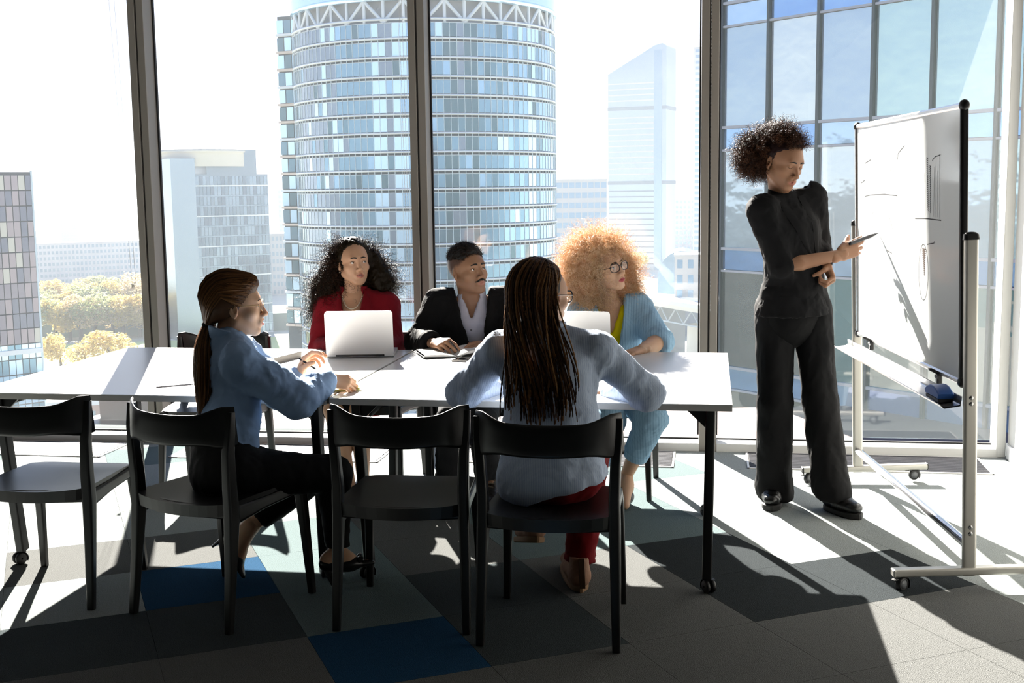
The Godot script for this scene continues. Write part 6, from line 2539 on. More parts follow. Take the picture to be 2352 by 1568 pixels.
func right_building() -> void:
	var p0 := Vector3(1.79, 0, -39.24)
	var wdir := Vector3(0.725, 0, 0.689)  # along the facade, towards the right and nearer
	var n := Vector3(-0.689, 0, 0.725)  # out of the facade, towards us
	var yaw := -atan2(wdir.z, wdir.x)
	var b := Basis(Vector3.UP, yaw)
	var t := thing("office_building", "blue glass office block close outside the right window, with tall panes and narrow bands", "building", p0, 0.0)
	var core := mat("block_core", Color(0.16, 0.18, 0.20), 0.9)
	city_box(t, "core", wdir * 10.6 - n * 6.4 + Vector3(0, -14, 0), Vector3(25.6, 64, 12), core, yaw)
	var tints := [Color(0.72, 0.79, 0.83), Color(0.66, 0.74, 0.80), Color(0.78, 0.83, 0.85), Color(0.68, 0.79, 0.80), Color(0.76, 0.85, 0.85), Color(0.62, 0.71, 0.77), Color(0.42, 0.56, 0.58), Color(0.52, 0.63, 0.63), Color(0.50, 0.52, 0.52)]  # last ones, for the lower rows, put greenish reflections into the glass colour
	var panes := []
	var wave := noise_tex(0.012, 256, true, 0, 1, FastNoiseLite.TYPE_SIMPLEX_SMOOTH, 5.0, 17)
	for i in tints.size():
		var m := glazing("block_pane_%d" % i, tints[i], 0.05)
		m.normal_enabled = true
		m.normal_texture = wave
		m.normal_scale = 0.18
		m.uv1_triplanar = true
		m.uv1_world_triplanar = true
		m.uv1_scale = Vector3.ONE * 0.11
		m.uv1_offset = Vector3(i * 0.37, i * 0.21, 0)
		panes.append(m)
	var bands := []
	for i in 3:
		var m := glazing("block_band_%d" % i, [Color(0.52, 0.67, 0.85), Color(0.60, 0.74, 0.88), Color(0.68, 0.79, 0.89)][i], 0.06)
		m.normal_enabled = true
		m.normal_texture = wave
		m.normal_scale = 0.18
		m.uv1_triplanar = true
		m.uv1_world_triplanar = true
		m.uv1_scale = Vector3.ONE * 0.11
		bands.append(m)
	var dark := mat("block_mullion", Color(0.22, 0.25, 0.29), 0.5, 0.4)
	var pale := mat("block_rail", Color(0.62, 0.64, 0.66), 0.5, 0.3)
	var rg := scene_rng(23)
	var sp := 1.96
	for fl in range(-6, 4):
		var y := 3.40 + 3.97 * fl  # top of the band below the tall panes
		for k in range(-1, 12):
			var c := wdir * (sp * (k + 0.5)) + n * 0.0
			city_box(t, "pane", c + Vector3(0, y + 1.615, 0), Vector3(sp - 0.14, 3.15, 0.06), panes[rg.randi_range(6, 8) if fl < -1 else rg.randi_range(0, 5) if k > 1 else [0, 2, 0, 1][rg.randi_range(0, 3)]], yaw + rg.randf_range(-0.006, 0.006))
			city_box(t, "spandrel", c + Vector3(0, y - 0.37, 0), Vector3(sp - 0.12, 0.64, 0.06), bands[rg.randi_range(0, 2)], yaw + rg.randf_range(-0.006, 0.006))
		city_box(t, "rail", wdir * (sp * 5.5) + n * 0.05 + Vector3(0, y, 0), Vector3(sp * 13, 0.09, 0.16), pale, yaw)
		city_box(t, "rail", wdir * (sp * 5.5) + n * 0.05 + Vector3(0, y - 0.74, 0), Vector3(sp * 13, 0.07, 0.14), pale, yaw)
	for k in range(-1, 13):
		city_box(t, "mullion", wdir * (sp * k) + n * 0.06 + Vector3(0, -4, 0), Vector3(0.10 if k < 4 else 0.08, 46, 0.16), dark if k < 5 else pale, yaw)


func crown_office() -> void:
	var a: Vector3 = Vector3(-170.089, 3.380, -362.035)
	var b2: Vector3 = Vector3(-146.804, 3.050, -384.958)
	var t := thing("office_tower", "grey glass office tower with a curved roof crown, seen behind the ponytailed woman", "building", Vector3(a.x, 0, a.z))
	var dir := Vector3(b2.x - a.x, 0, b2.z - a.z)
	var l := dir.length()
	var yaw := -atan2(dir.z, dir.x)
	var b := Basis(Vector3.UP, yaw)
	var core := glazing("crown_core", Color(0.42, 0.48, 0.53), 0.3)
	var glass := [glazing("crown_glass_a", Color(0.38, 0.46, 0.52)), glazing("crown_glass_b", Color(0.46, 0.54, 0.60)), glazing("crown_glass_c", Color(0.33, 0.40, 0.46))]
	var white := mat("tower_white", Color(0.78, 0.80, 0.80), 0.6)
	city_box(t, "core", b * Vector3(l / 2, (7.5 + GROUND) / 2, -10), Vector3(l, 7.5 - GROUND, 19), core, yaw)
	city_box(t, "core", b * Vector3(l * 0.62 , 12.0 / 2 + 3, -10), Vector3(l * 0.53, 13, 18.4), core, yaw)
	var m := Mesher.new()
	m.lathe([Vector2(15.5, 10), Vector2(15.5, 14.6), Vector2(15.9, 14.6), Vector2(15.9, 15.6), Vector2(0.1, 16.0)], 48, Transform3D(Basis(), b * Vector3(l * 0.46, 0, -13.0)))
	part("roof_crown", m.mesh(), mat("crown_stone", Color(0.70, 0.68, 0.63), 0.7), t)
	city_box(t, "left_bay", b * Vector3(3.0, (12.5 + GROUND) / 2, -7), Vector3(8.0, 12.5 - GROUND, 16), glazing("crown_bay", Color(0.50, 0.57, 0.62), 0.25), yaw)
	var at := []
	var pick := []
	var rg := scene_rng(31)
	for fl in range(0, 17):
		var y := 5.4 - fl * 3.3
		for k in 20:
			at.append(bar(b * Vector3(7.4 + (l - 7.8) * (k + 0.5) / 20, y, -0.42), Vector3((l - 7.8) / 20 - 0.22, 2.75, 0.12), b))
			pick.append(rg.randi_range(0, 2))
		city_box(t, "floor_band", b * Vector3(l / 2 + 3.5, y - 1.65, -0.4), Vector3(l - 7.4, 0.34, 0.4), white if fl % 3 == 0 else glass[1], yaw)
	pieces(t, "pane", at, unit_box(), glass, pick)


func left_tower() -> void:
	var a: Vector3 = Vector3(-120.971, 2.916, -178.947)
	var b2: Vector3 = Vector3(-113.977, 2.815, -188.174)
	var t := thing("office_tower", "brown and blue glass tower cut off by the left edge of the view", "building", Vector3(a.x, 0, a.z))
	var dir := Vector3(b2.x - a.x, 0, b2.z - a.z)
	var l := dir.length()
	var yaw := -atan2(dir.z, dir.x)
	var b := Basis(Vector3.UP, yaw)
	city_box(t, "core", b * Vector3(l / 2, (5.4 + GROUND) / 2, -8.0), Vector3(l, 5.4 - GROUND, 15.8), mat("brown_core", Color(0.30, 0.29, 0.30), 0.7), yaw)
	var kinds := [glazing("brown_glass_a", Color(0.52, 0.50, 0.53), 0.3), glazing("brown_glass_b", Color(0.60, 0.56, 0.57), 0.35), glazing("brown_glass_c", Color(0.44, 0.45, 0.50), 0.25), glazing("tower_glass_b", Color(0.44, 0.58, 0.66)), glazing("tower_glass_f", Color(0.72, 0.84, 0.92)), mat("blind_cream", Color(0.74, 0.72, 0.66), 0.8)]
	var at := []
	var pick := []
	var rg := scene_rng(37)
	for fl in range(0, 19):
		var y := 3.6 - fl * 2.6
		for k in 10:
			at.append(bar(b * Vector3(l * (k + 0.5) / 10, y, 0.0), Vector3(l / 10 - 0.14, 2.4, 0.12), b))
			var low := y < -24.0
			pick.append(rg.randi_range(3, 4) if low else (5 if rg.randf() < 0.07 else rg.randi_range(0, 2)))
		if fl == 11:
			city_box(t, "band", b * Vector3(l / 2, y, 0.2), Vector3(l, 0.8, 0.6), mat("tower_white", Color(0.78, 0.80, 0.80), 0.6), yaw)
	pieces(t, "pane", at, unit_box(), kinds, pick)
	city_box(t, "corner_fin", b * Vector3(l, (5.6 + GROUND) / 2, 0), Vector3(0.3, 5.6 - GROUND, 0.3), mat("tower_fin", Color(0.72, 0.77, 0.78), 0.5), yaw)


# a plain far block: body, with window rows as parts
func block(called: String, label: String, x0: Vector3, x1: Vector3, top: float, deep: float, body: Material, pane: Material, floors: int, cols: int, share := 0.6, base := GROUND) -> Node3D:
	var t := thing(called, label, "building", Vector3(x0.x, 0, x0.z))
	var dir := Vector3(x1.x - x0.x, 0, x1.z - x0.z)
	var l := dir.length()
	var yaw := -atan2(dir.z, dir.x)
	var b := Basis(Vector3.UP, yaw)
	city_box(t, "wall", b * Vector3(l / 2, (top + base) / 2, -deep / 2), Vector3(l, top - base, deep), body, yaw)
	city_box(t, "roof", b * Vector3(l / 2, top + 0.25, -deep / 2), Vector3(l + 0.4, 0.5, deep + 0.4), body, yaw)
	var at := []
	var pick := []
	var fh := (top - base) / floors
	for f in floors:
		for k in cols:
			at.append(bar(b * Vector3(l * (k + 0.5) / cols, top - fh * (f + 0.5), 0.02), Vector3(l / cols * share, fh * 0.55, 0.1), b))
			pick.append(0)
	pieces(t, "window", at, unit_box(), [pane], pick)
	return t


func far_blocks() -> void:
	var pale := mat("far_pale", Color(0.66, 0.66, 0.66), 0.9)
	var grey := mat("far_grey", Color(0.52, 0.54, 0.56), 0.9)
	var pane := glazing("far_pane", Color(0.36, 0.45, 0.52), 0.3)
	var bluish := glazing("far_blue", Color(0.46, 0.57, 0.66), 0.3)
	block("apartment_tower", "lone pale apartment tower on the hazy skyline at far left", Vector3(-626.956, 8.685, -1081.400), Vector3(-610.685, 8.461, -1090.671), -7.0, 22, mat("far_dim", Color(0.34, 0.37, 0.40), 0.9), pane, 16, 6)
	block("apartment_slab", "long pale apartment slab with many small windows above the autumn trees", Vector3(-337.169, 5.402, -543.982), Vector3(-281.504, 4.625, -585.880), -23.0, 16, pale, pane, 8, 36)
	block("apartment_slab", "pale block glimpsed between the crowned office and the round tower", Vector3(-202.626, 3.648, -522.056), Vector3(-187.975, 3.449, -527.509), -18.0, 20, grey, pane, 8, 9)
	block("apartment_tower", "hazy slim tower behind the gap left of the round tower", Vector3(-314.821, 4.806, -843.142), Vector3(-304.480, 4.665, -846.931), 3.0, 20, grey, bluish, 14, 4)
	# slant-topped tower
	var a: Vector3 = Vector3(-59.255, 1.580, -697.488)
	var c: Vector3 = Vector3(-25.604, 1.144, -689.525)
	var t := thing("skyscraper", "pale tower with a slanted top standing alone in the third window", "tower", Vector3(a.x, 0, a.z))
	var dir := Vector3(c.x - a.x, 0, c.z - a.z)
	var l := dir.length()
	var yaw := -atan2(dir.z, dir.x)
	var b := Basis(Vector3.UP, yaw)
	var m := Mesher.new()
	var deep := 20.0
	var poly := [Vector2(0, GROUND), Vector2(l, GROUND), Vector2(l, 80.0), Vector2(l * 0.93, 81.5), Vector2(l * 0.80, 80.5), Vector2(0, 65.5)]
	var f := []
	var k2 := []
	for p in poly:
		f.append(b * Vector3(p.x, p.y, 0))
		k2.append(b * Vector3(p.x, p.y, -deep))
	m.poly(f)
	var rev := k2.duplicate()
	rev.reverse()
	m.poly(rev)
	for i in poly.size():
		var j := (i + 1) % poly.size()
		m.quad(f[i], k2[i], k2[j], f[j])
	part("shaft", m.mesh(), glazing("slant_glass", Color(0.56, 0.63, 0.69), 0.3), t)
	var band := mat("slant_band", Color(0.40, 0.46, 0.50), 0.7)
	for y in [46.0, 4.0]:
		city_box(t, "belt", b * Vector3(l / 2, y, -deep / 2), Vector3(l + 0.5, 2.0, deep + 0.5), band, yaw)
	city_box(t, "side_strip", b * Vector3(l * 0.86, 16, 0.1), Vector3(l * 0.13, 124, 0.4), glazing("far_blue", Color(0.46, 0.57, 0.66), 0.3), yaw)
	for i in 33:
		var y := 60.0 - i * 3.2
		if absf(y - 46.0) > 2.0 and absf(y - 4.0) > 2.0:
			city_box(t, "floor_line", b * Vector3(l * 0.40, y, 0.1), Vector3(l * 0.78, 0.7, 0.3), band if i > 18 else mat("far_pale", Color(0.66, 0.66, 0.66), 0.9), yaw)
	block("office_block", "square gridded glass block at the foot of the slant-topped tower", Vector3(-74.524, 1.925, -555.019), Vector3(-48.006, 1.572, -557.939), 5.0, 24, mat("far_pale", Color(0.66, 0.66, 0.66), 0.9), bluish, 11, 9, 0.82)
	block("skyscraper", "pale sliver of a tall tower beside the third mullion", Vector3(-11.472, 0.886, -759.913), Vector3(6.757, 0.646, -759.970), 86.0, 20, pale, bluish, 38, 4)
	block("office_block", "low hazy block on the skyline right of the slant-topped tower", Vector3(-32.756, 1.027, -899.404), Vector3(-9.127, 0.714, -899.954), -8.0, 20, pale, bluish, 10, 8)
	block("office_block", "small pale box-like block standing on the far side of the bridge road", Vector3(-9.898, 1.298, -329.852), Vector3(-1.132, 1.183, -329.998), -17.5, 12, pale, bluish, 3, 3, 0.5, -30.0)
	# glazed barrel vault
	var v: Vector3 = Vector3(-10.940, 1.191, -449.867)
	var d := thing("glass_vault", "dark arched glass roof far off beside the third mullion", "building", Vector3(v.x, GROUND, v.z))
	m = Mesher.new()
	var rows := []
	for i in 13:
		var g := PI * i / 12
		rows.append([Vector3(cos(g) * 8.5, 14.0 + sin(g) * 10.0, 6), Vector3(cos(g) * 8.5, 14.0 + sin(g) * 10.0, -20)])
	m.sheet(rows)
	m.box(Vector3(0, 7, -7), Vector3(17, 14, 26))
	part("vault", m.mesh(), glazing("vault_glass", Color(0.46, 0.54, 0.60), 0.25), d)
	var fan := Mesher.new()
	var arc := [Vector3(-8.5, 14, 6)]
	for i in 13:
		var g := PI - PI * i / 12
		arc.append(Vector3(cos(g) * 8.5, 14.0 + sin(g) * 10.0, 6))
	arc.reverse()
	fan.poly(arc)
	part("gable", fan.mesh(), glazing("vault_glass", Color(0.46, 0.54, 0.60), 0.25), d)
	# hills on the horizon
	m = Mesher.new()
	rows = []
	var hn := FastNoiseLite.new()
	hn.seed = 3
	hn.frequency = 0.0011
	for r in 3:
		var row := []
		for i in 61:
			var x := -2600.0 + i * 80.0
			row.append(Vector3(x, [-60.0, -14.0 + 16.0 * hn.get_noise_2d(x, 0), -60.0][r], [-2350.0, -2500.0, -2800.0][r]))
		rows.append(row)
	rows.reverse()
	m.sheet(rows)
	struct_mesh("hills", m.mesh(), mat("hill_haze", Color(0.50, 0.53, 0.52), 1.0))


func tree(label: String, at: Vector3, tall: float, wide: float, leaf: Material, seed_: int, group: String) -> void:
	var t := thing("tree", label, "tree", at, 0.0, group)
	var rg := scene_rng(seed_)
	var m := Mesher.new()
	m.tube([Vector3.ZERO, Vector3(0.1, tall * 0.3, 0), Vector3(0, tall * 0.7, 0.1)], [wide * 0.05, wide * 0.035, wide * 0.01], 6)
	part("trunk", m.mesh(), mat("bark", Color(0.30, 0.25, 0.20), 0.9), t)
	var c := part("crown", crown_mesh(seed_ % 4), leaf, t, Transform3D(Basis(Vector3.UP, seed_ * 1.7) * Basis.from_scale(Vector3(wide, tall, wide)), Vector3.ZERO))
	c.set_meta("kind", "stuff")


# leaf clusters scattered over a lumpy crown of unit size, shared by alike trees
func crown_mesh(kind: int) -> ArrayMesh:
	var key := "crown_%d" % kind
	if mats.has(key):
		return mats[key]
	var rg := scene_rng(200 + kind)
	var q := Mesher.new()
	var lobes := []
	for i in 9:
		var d := Vector3(rg.randfn(), rg.randfn() * 0.8, rg.randfn()).normalized()
		lobes.append([Vector3(d.x * 0.30, 0.60 + d.y * 0.20, d.z * 0.30), rg.randf_range(0.17, 0.27)])
	for i in 1500:
		var l: Array = lobes[i % 9]
		var u := Vector3(rg.randfn(), rg.randfn(), rg.randfn()).normalized()
		var p: Vector3 = l[0] + u * l[1] * rg.randf_range(0.75, 1.05) * Vector3(1, 0.85, 1)
		var s := rg.randf_range(0.012, 0.026)
		var bb := Basis.from_euler(Vector3(rg.randf() * TAU, rg.randf() * TAU, 0))
		for k in 2:
			q.quad(p + bb * Vector3(-s, -s * 0.6, 0), p + bb * Vector3(s, -s * 0.6, 0), p + bb * Vector3(s, s * 0.6, 0), p + bb * Vector3(-s, s * 0.6, 0))
			p += Vector3(rg.randfn(), rg.randfn(), rg.randfn()) * s
			bb = bb.rotated(u, 0.9)
	mats[key] = q.mesh()
	return mats[key]


func leaf_mat(key: String, c: Color) -> StandardMaterial3D:
	var m := mat(key, c, 0.8)
	m.backlight_enabled = true
	m.backlight = c
	return m


func greenery() -> void:
	var gold := leaf_mat("leaf_gold", Color(0.66, 0.58, 0.32))
	var olive := leaf_mat("leaf_olive", Color(0.50, 0.51, 0.34))
	var rust := leaf_mat("leaf_pale", Color(0.64, 0.57, 0.42))
	var near := [[Vector3(-167.319, 3.422, -284.437), 12.5, 9.5, gold, "autumn tree half hidden by the brown glass tower at the left edge"], [Vector3(-169.416, 3.433, -300.538), 7.5, 10.5, gold, "low golden tree left of the big one on the lawn"], [Vector3(-161.595, 3.331, -299.144), 11.5, 16.0, gold, "broad golden autumn tree on the lawn beyond the empty end of the left table"]]
	var s := 100
	for q in near:
		tree(q[4], Vector3(q[0].x, GROUND, q[0].z), q[1], q[2], q[3], s, "autumn trees on the lawn")
		s += 1
	var rg := scene_rng(50)
	for row in 3:
		for i in 9:
			var x := 85.0 + i * 32.0 + rg.randf_range(-9, 9)
			var dist: float = [415.0, 470.0, 525.0][row]
			var u := (x - 1176.0) / 2738.6
			var dirv := Vector3(u - 0.168, 0, -1.0 - u * 0.168)
			dirv = dirv.normalized() * dist
			tree("hazy autumn tree in the wooded belt below the long apartment slab", Vector3(dirv.x, GROUND + 0.0, dirv.z), rg.randf_range(11, 17), rg.randf_range(13, 19), [gold, olive, rust, gold][rg.randi_range(0, 3)], s, "trees of the wooded belt")
			s += 1
	# conifers below the table edge
	var fir := leaf_mat("leaf_fir", Color(0.24, 0.27, 0.25))
	for k in 2:
		var p: Vector3 = Vector3(-110.408, 2.747, -208.581) if k == 0 else Vector3(-107.599, 2.713, -205.540)
		var t := thing("conifer", ["dark conifer tree seen under the left table, the left one of the pair", "dark conifer tree seen under the left table, the right one of the pair"][k], "tree", Vector3(p.x, GROUND, p.z))
		var m := Mesher.new()
		m.tube([Vector3.ZERO, Vector3(0, 5.2, 0)], [0.12, 0.04], 6)
		part("trunk", m.mesh(), mat("bark", Color(0.30, 0.25, 0.20), 0.9), t)
		m = Mesher.new()
		for i in 150:
			var y := 0.3 + 5.0 * i / 150.0
			var r := 1.5 * (1.0 - y / 5.5) * rg.randf_range(0.7, 1.15)
			var a := rg.randf() * TAU
			var d := Vector3(cos(a), 0, sin(a))
			var sd := Vector3(-d.z, 0, d.x) * 0.22
			m.quad(Vector3(0, y + 0.2, 0) - sd, Vector3(0, y + 0.2, 0) + sd, d * r + Vector3(0, y - 0.25, 0) + sd, d * r + Vector3(0, y - 0.25, 0) - sd)
			m.quad(Vector3(0, y + 0.35, 0), d * r + Vector3(0, y - 0.25, 0), d * r * 0.9 + Vector3(0, y - 0.6, 0), Vector3(0, y - 0.1, 0))
		var c := part("needles", m.mesh(), fir, t)
		c.set_meta("kind", "stuff")
	# lawn, embankment and street below the trees
	var v: Vector3 = Vector3(-177.220, 3.512, -324.797)
	var lawn := thing("lawn", "pale green lawn strip with the golden trees", "lawn", Vector3(v.x, GROUND, v.z), 0.35)
	city_box(lawn, "turf", Vector3(0, 0.2, 0), Vector3(120, 0.4, 60), mat("turf", Color(0.62, 0.66, 0.40), 0.95))
	v = Vector3(-199.317, 3.752, -375.364)
	var bank := thing("embankment", "dark green slope between the lawn and the wooded belt", "slope", Vector3(v.x, GROUND, v.z), 0.35)
	city_box(bank, "bank", Vector3(0, 3.0, 0), Vector3(130, 6, 8), mat("bank_green", Color(0.36, 0.42, 0.38), 0.95))
	v = Vector3(-137.305, 3.043, -266.735)
	var pole := thing("light_mast", "slim pale light mast standing beside the golden trees", "mast", Vector3(v.x, GROUND, v.z))
	var pm := Mesher.new()
	pm.tube([Vector3.ZERO, Vector3(0, 9.8, 0)], [0.34, 0.16], 8)
	part("mast", pm.mesh(), mat("mast_pale", Color(0.86, 0.84, 0.80), 0.6), pole)
	var cm := Mesher.new()
	cm.lathe([Vector2(1.1, 0), Vector2(0.35, 1.6)], 8, Transform3D())
	part("mast_base", cm.mesh(), mat("mast_pale", Color(0.86, 0.84, 0.80), 0.6), pole)
	# street buildings right below
	var red := mat("roof_brick", Color(0.58, 0.44, 0.40), 0.9)
	v = Vector3(-124.374, 2.909, -230.598)
	var hall := thing("low_hall", "long low hall with a white roof edge and reddish wall behind the left table", "building", Vector3(v.x, GROUND, v.z), 0.42)
	city_box(hall, "wall", Vector3(0, 2.2, 0), Vector3(46, 4.4, 10), red)
	city_box(hall, "roof_edge", Vector3(0, 5.0, 0), Vector3(47, 1.1, 11), mat("tower_white", Color(0.78, 0.80, 0.80), 0.6))
	for i in 18:
		city_box(hall, "window", Vector3(-22 + i * 2.6, 2.4, 5.05), Vector3(1.6, 1.6, 0.1), glazing("far_pane", Color(0.36, 0.45, 0.52), 0.3))


func bridge() -> void:
	var a: Vector3 = Vector3(-22.851, 1.470, -329.208)
	var c: Vector3 = Vector3(2.578, 1.174, -289.989)
	var t := thing("bridge", "pale road bridge on a lattice girder and a round pier, seen past the blonde woman", "bridge", Vector3(a.x, 0, a.z))
	var dir := Vector3(c.x - a.x, 0, c.z - a.z)
	var l := dir.length()
	var yaw := -atan2(dir.z, dir.x)
	var b := Basis(Vector3.UP, yaw)
	var pale := mat("bridge_pale", Color(0.80, 0.79, 0.76), 0.8)
	city_box(t, "deck", b * Vector3(l * 0.3, -29.2, -7), Vector3(l * 2.2, 1.0, 15), pale, yaw)
	city_box(t, "parapet", b * Vector3(l * 0.3, -28.2, 0.4), Vector3(l * 2.2, 1.0, 0.3), mat("tower_white", Color(0.78, 0.80, 0.80), 0.6), yaw)
	var steel := mat("bridge_steel", Color(0.62, 0.66, 0.70), 0.6)
	city_box(t, "lower_chord", b * Vector3(l * 0.7, -33.4, -0.5), Vector3(l * 1.2, 0.35, 0.4), steel, yaw)
	var n := 14
	for i in n:
		var m := Mesher.new()
		var x0 := l * 0.12 + i * l * 1.15 / n
		var x1 := l * 0.12 + (i + 1) * l * 1.15 / n
		var up := i % 2 == 0
		m.tube([b * Vector3(x0, -33.4 if up else -29.7, -0.5), b * Vector3(x1, -29.7 if up else -33.4, -0.5)], [0.2, 0.2], 5)
		part("lattice", m.mesh(), steel, t)
	var pm := Mesher.new()
	pm.lathe([Vector2(3.4, GROUND), Vector2(3.0, -33.6), Vector2(0.1, -33.6)], 20, Transform3D(Basis(), b * Vector3(l * 0.62, 0, -5)))
	part("pier", pm.mesh(), pale, t)
	city_box(t, "abutment", b * Vector3(l * 0.1, -38.0, -7), Vector3(6, 16, 14), mat("far_grey", Color(0.52, 0.54, 0.56), 0.9), yaw)
	# pale roofs and a street beyond
	var v: Vector3 = Vector3(-16.268, 1.312, -399.669)
	var r := thing("warehouse", "wide white warehouse roof beyond the bridge", "building", Vector3(v.x, GROUND, v.z), -0.15)
	city_box(r, "wall", Vector3(0, 5, 0), Vector3(46, 10, 24), mat("far_grey", Color(0.52, 0.54, 0.56), 0.9))
	city_box(r, "roof", Vector3(0, 10.4, 0), Vector3(47, 0.8, 25), mat("tower_white", Color(0.78, 0.80, 0.80), 0.6))
	city_box(r, "fascia", Vector3(6, 9.6, 12.6), Vector3(30, 0.8, 0.3), mat("orange_strip", Color(0.82, 0.56, 0.32), 0.7))
	v = Vector3(-28.846, 1.408, -469.114)
	tree("small green tree beyond the white roofs, right of the blonde curls", Vector3(v.x, GROUND + 14, v.z), 9, 11, leaf_mat("leaf_green", Color(0.52, 0.60, 0.44)), 300, "")


func terrace() -> void:
	# reddish terrace just below the windows, with a white kerb, an upstand and a vent
	var deck := mat("terrace_deck", Color(0.46, 0.36, 0.33), 0.8)
	var kerb := mat("tower_white", Color(0.78, 0.80, 0.80), 0.6)
	var t := thing("terrace", "reddish roof terrace with a white kerb just below the left windows", "terrace", Vector3(-6.0, -5.2, -20.0))
	var p0: Vector2 = Vector2(-17.897, -30.442)
	var p1: Vector2 = Vector2(-17.104, -32.829)
	var m := Mesher.new()
	var far := [Vector3(p0.x, 0, p0.y) , Vector3(p1.x, 0, p1.y), Vector3(9.0, 0, -38.0), Vector3(9.0, 0, -8.5), Vector3(-9.0, 0, -8.5)]
	var base := Vector3(-6.0, 0, -20.0)
	var top := []
	for q in far:
		top.append(q - base)
	var rev := top.duplicate()
	rev.reverse()
	m.poly(rev)
	for i in top.size():
		var j := (i + 1) % top.size()
		m.quad(top[i], top[j], top[j] - Vector3(0, 0.4, 0), top[i] - Vector3(0, 0.4, 0))
	part("deck", m.mesh(), deck, t)
	m = Mesher.new()
	m.sweep([top[0] + Vector3(0, 0.15, 0), top[1] + Vector3(0, 0.15, 0)], round_section(0.5, 0.3, 0.03), [Vector2.ONE], Vector3.UP)
	part("kerb", m.mesh(), kerb, t)
	var pv: Vector2 = Vector2(-16.182, -31.227)
	m = Mesher.new()
	m.lathe([Vector2(0.16, 0), Vector2(0.16, 0.50), Vector2(0.20, 0.50), Vector2(0.20, 0.58), Vector2(0.01, 0.60)], 16, Transform3D(Basis(), Vector3(pv.x, 0, pv.y) - base))
	part("vent", m.mesh(), mat("vent_pale", Color(0.78, 0.76, 0.72), 0.6), t)
	city_box(t, "upstand", Vector3(p1.x + 0.9, 0.9, p1.y + 0.6) - base, Vector3(2.6, 1.8, 1.2), deck, 0.3)

# ---------------------------------------------------------------- things on the tables, chains at the windows
func laptop(label: String, hinge_a: Vector3, hinge_b: Vector3, tall: float, lean: float) -> void:
	# the hinge line runs from a to b; the keyboard lies behind it, towards the window
	var d := hinge_b - hinge_a
	d.y = 0
	var l := d.length()
	var yaw := -atan2(d.z, d.x)
	var t := thing("laptop", label, "laptop", Vector3((hinge_a.x + hinge_b.x) / 2, TABLE_Y, (hinge_a.z + hinge_b.z) / 2), yaw, "silver laptops")
	var silver := mat("laptop_silver", Color(0.80, 0.80, 0.795), 0.38, 0.45)
	var dark := mat("laptop_dark", Color(0.03, 0.03, 0.035), 0.3)
	var m := Mesher.new()
	m.sweep([Vector3(-l / 2, 0.009, -0.115), Vector3(l / 2, 0.009, -0.115)], round_section(0.225, 0.014, 0.006), [Vector2.ONE], Vector3.UP)
	part("base", m.mesh(), silver, t)
	m = Mesher.new()
	m.box(Vector3(0, 0.0165, -0.10), Vector3(l * 0.86, 0.001, 0.105))
	part("keyboard", m.mesh(), dark, t)
	m = Mesher.new()
	m.box(Vector3(0, 0.0165, -0.19), Vector3(l * 0.34, 0.0008, 0.06))
	part("trackpad", m.mesh(), silver, t)
	# lid: rounded plate, leaning back towards the camera
	m = Mesher.new()
	var sec := round_section(l, tall, 0.014, 5)
	var xf := Transform3D(Basis(Vector3.RIGHT, lean), Vector3(0, 0.012, 0.002))
	var front := []
	var back := []
	for p in sec:
		front.append(xf * Vector3(p.x, p.y + tall / 2, -0.0035))
		back.append(xf * Vector3(p.x, p.y + tall / 2, 0.0035))
	m.poly(back)
	var rev := front.duplicate()
	rev.reverse()
	m.poly(rev)
	for i in sec.size():
		var j := (i + 1) % sec.size()
		m.quad(front[i], front[j], back[j], back[i])
	part("lid", m.mesh(), silver, t)
	m = Mesher.new()
	m.quad(xf * Vector3(l / 2 - 0.008, 0.012, -0.0037), xf * Vector3(-l / 2 + 0.008, 0.012, -0.0037), xf * Vector3(-l / 2 + 0.008, tall - 0.008, -0.0037), xf * Vector3(l / 2 - 0.008, tall - 0.008, -0.0037))
	part("screen", m.mesh(), dark, t)
	m = Mesher.new()
	m.tube([Vector3(-l * 0.36, 0.012, 0.002), Vector3(l * 0.36, 0.012, 0.002)], [0.0055, 0.0055], 8)
	part("hinge", m.mesh(), dark, t)


func chain(label: String, strands: Array, weight: Vector3) -> void:
	var t := thing("blind_chain", label, "blind chain", strands[0][strands[0].size() - 1], 0.0, "beaded blind chains")
	var base: Vector3 = t.position
	var bead := Mesher.new()
	bead.ball(Vector3.ZERO, Vector3.ONE * 0.0024, 4, 6)
	var bm := bead.mesh()
	var steel := mat("bead_steel", Color(0.62, 0.62, 0.62), 0.35, 0.6)
	for s in strands:
		var spots := []
		for i in s.size() - 1:
			var a: Vector3 = s[i]
			var b: Vector3 = s[i + 1]
			var n := maxi(int(a.distance_to(b) / 0.0075), 1)
			for k in n:
				spots.append(a.lerp(b, float(k) / n) - base)
		var mm := MultiMesh.new()
		mm.transform_format = MultiMesh.TRANSFORM_3D
		mm.mesh = bm
		mm.instance_count = spots.size()
		for i in spots.size():
			mm.set_instance_transform(i, Transform3D(Basis(), spots[i]))
		var o := MultiMeshInstance3D.new()
		o.name = "bead_strand"
		o.multimesh = mm
		o.material_override = steel
		o.set_meta("kind", "stuff")
		t.add_child(o, true)
	if weight != Vector3.ZERO:
		var m := Mesher.new()
		m.box(weight - base, Vector3(0.018, 0.022, 0.010), 0.003)
		part("clip", m.mesh(), mat("clip_clear", Color(0.80, 0.78, 0.74), 0.3), t)


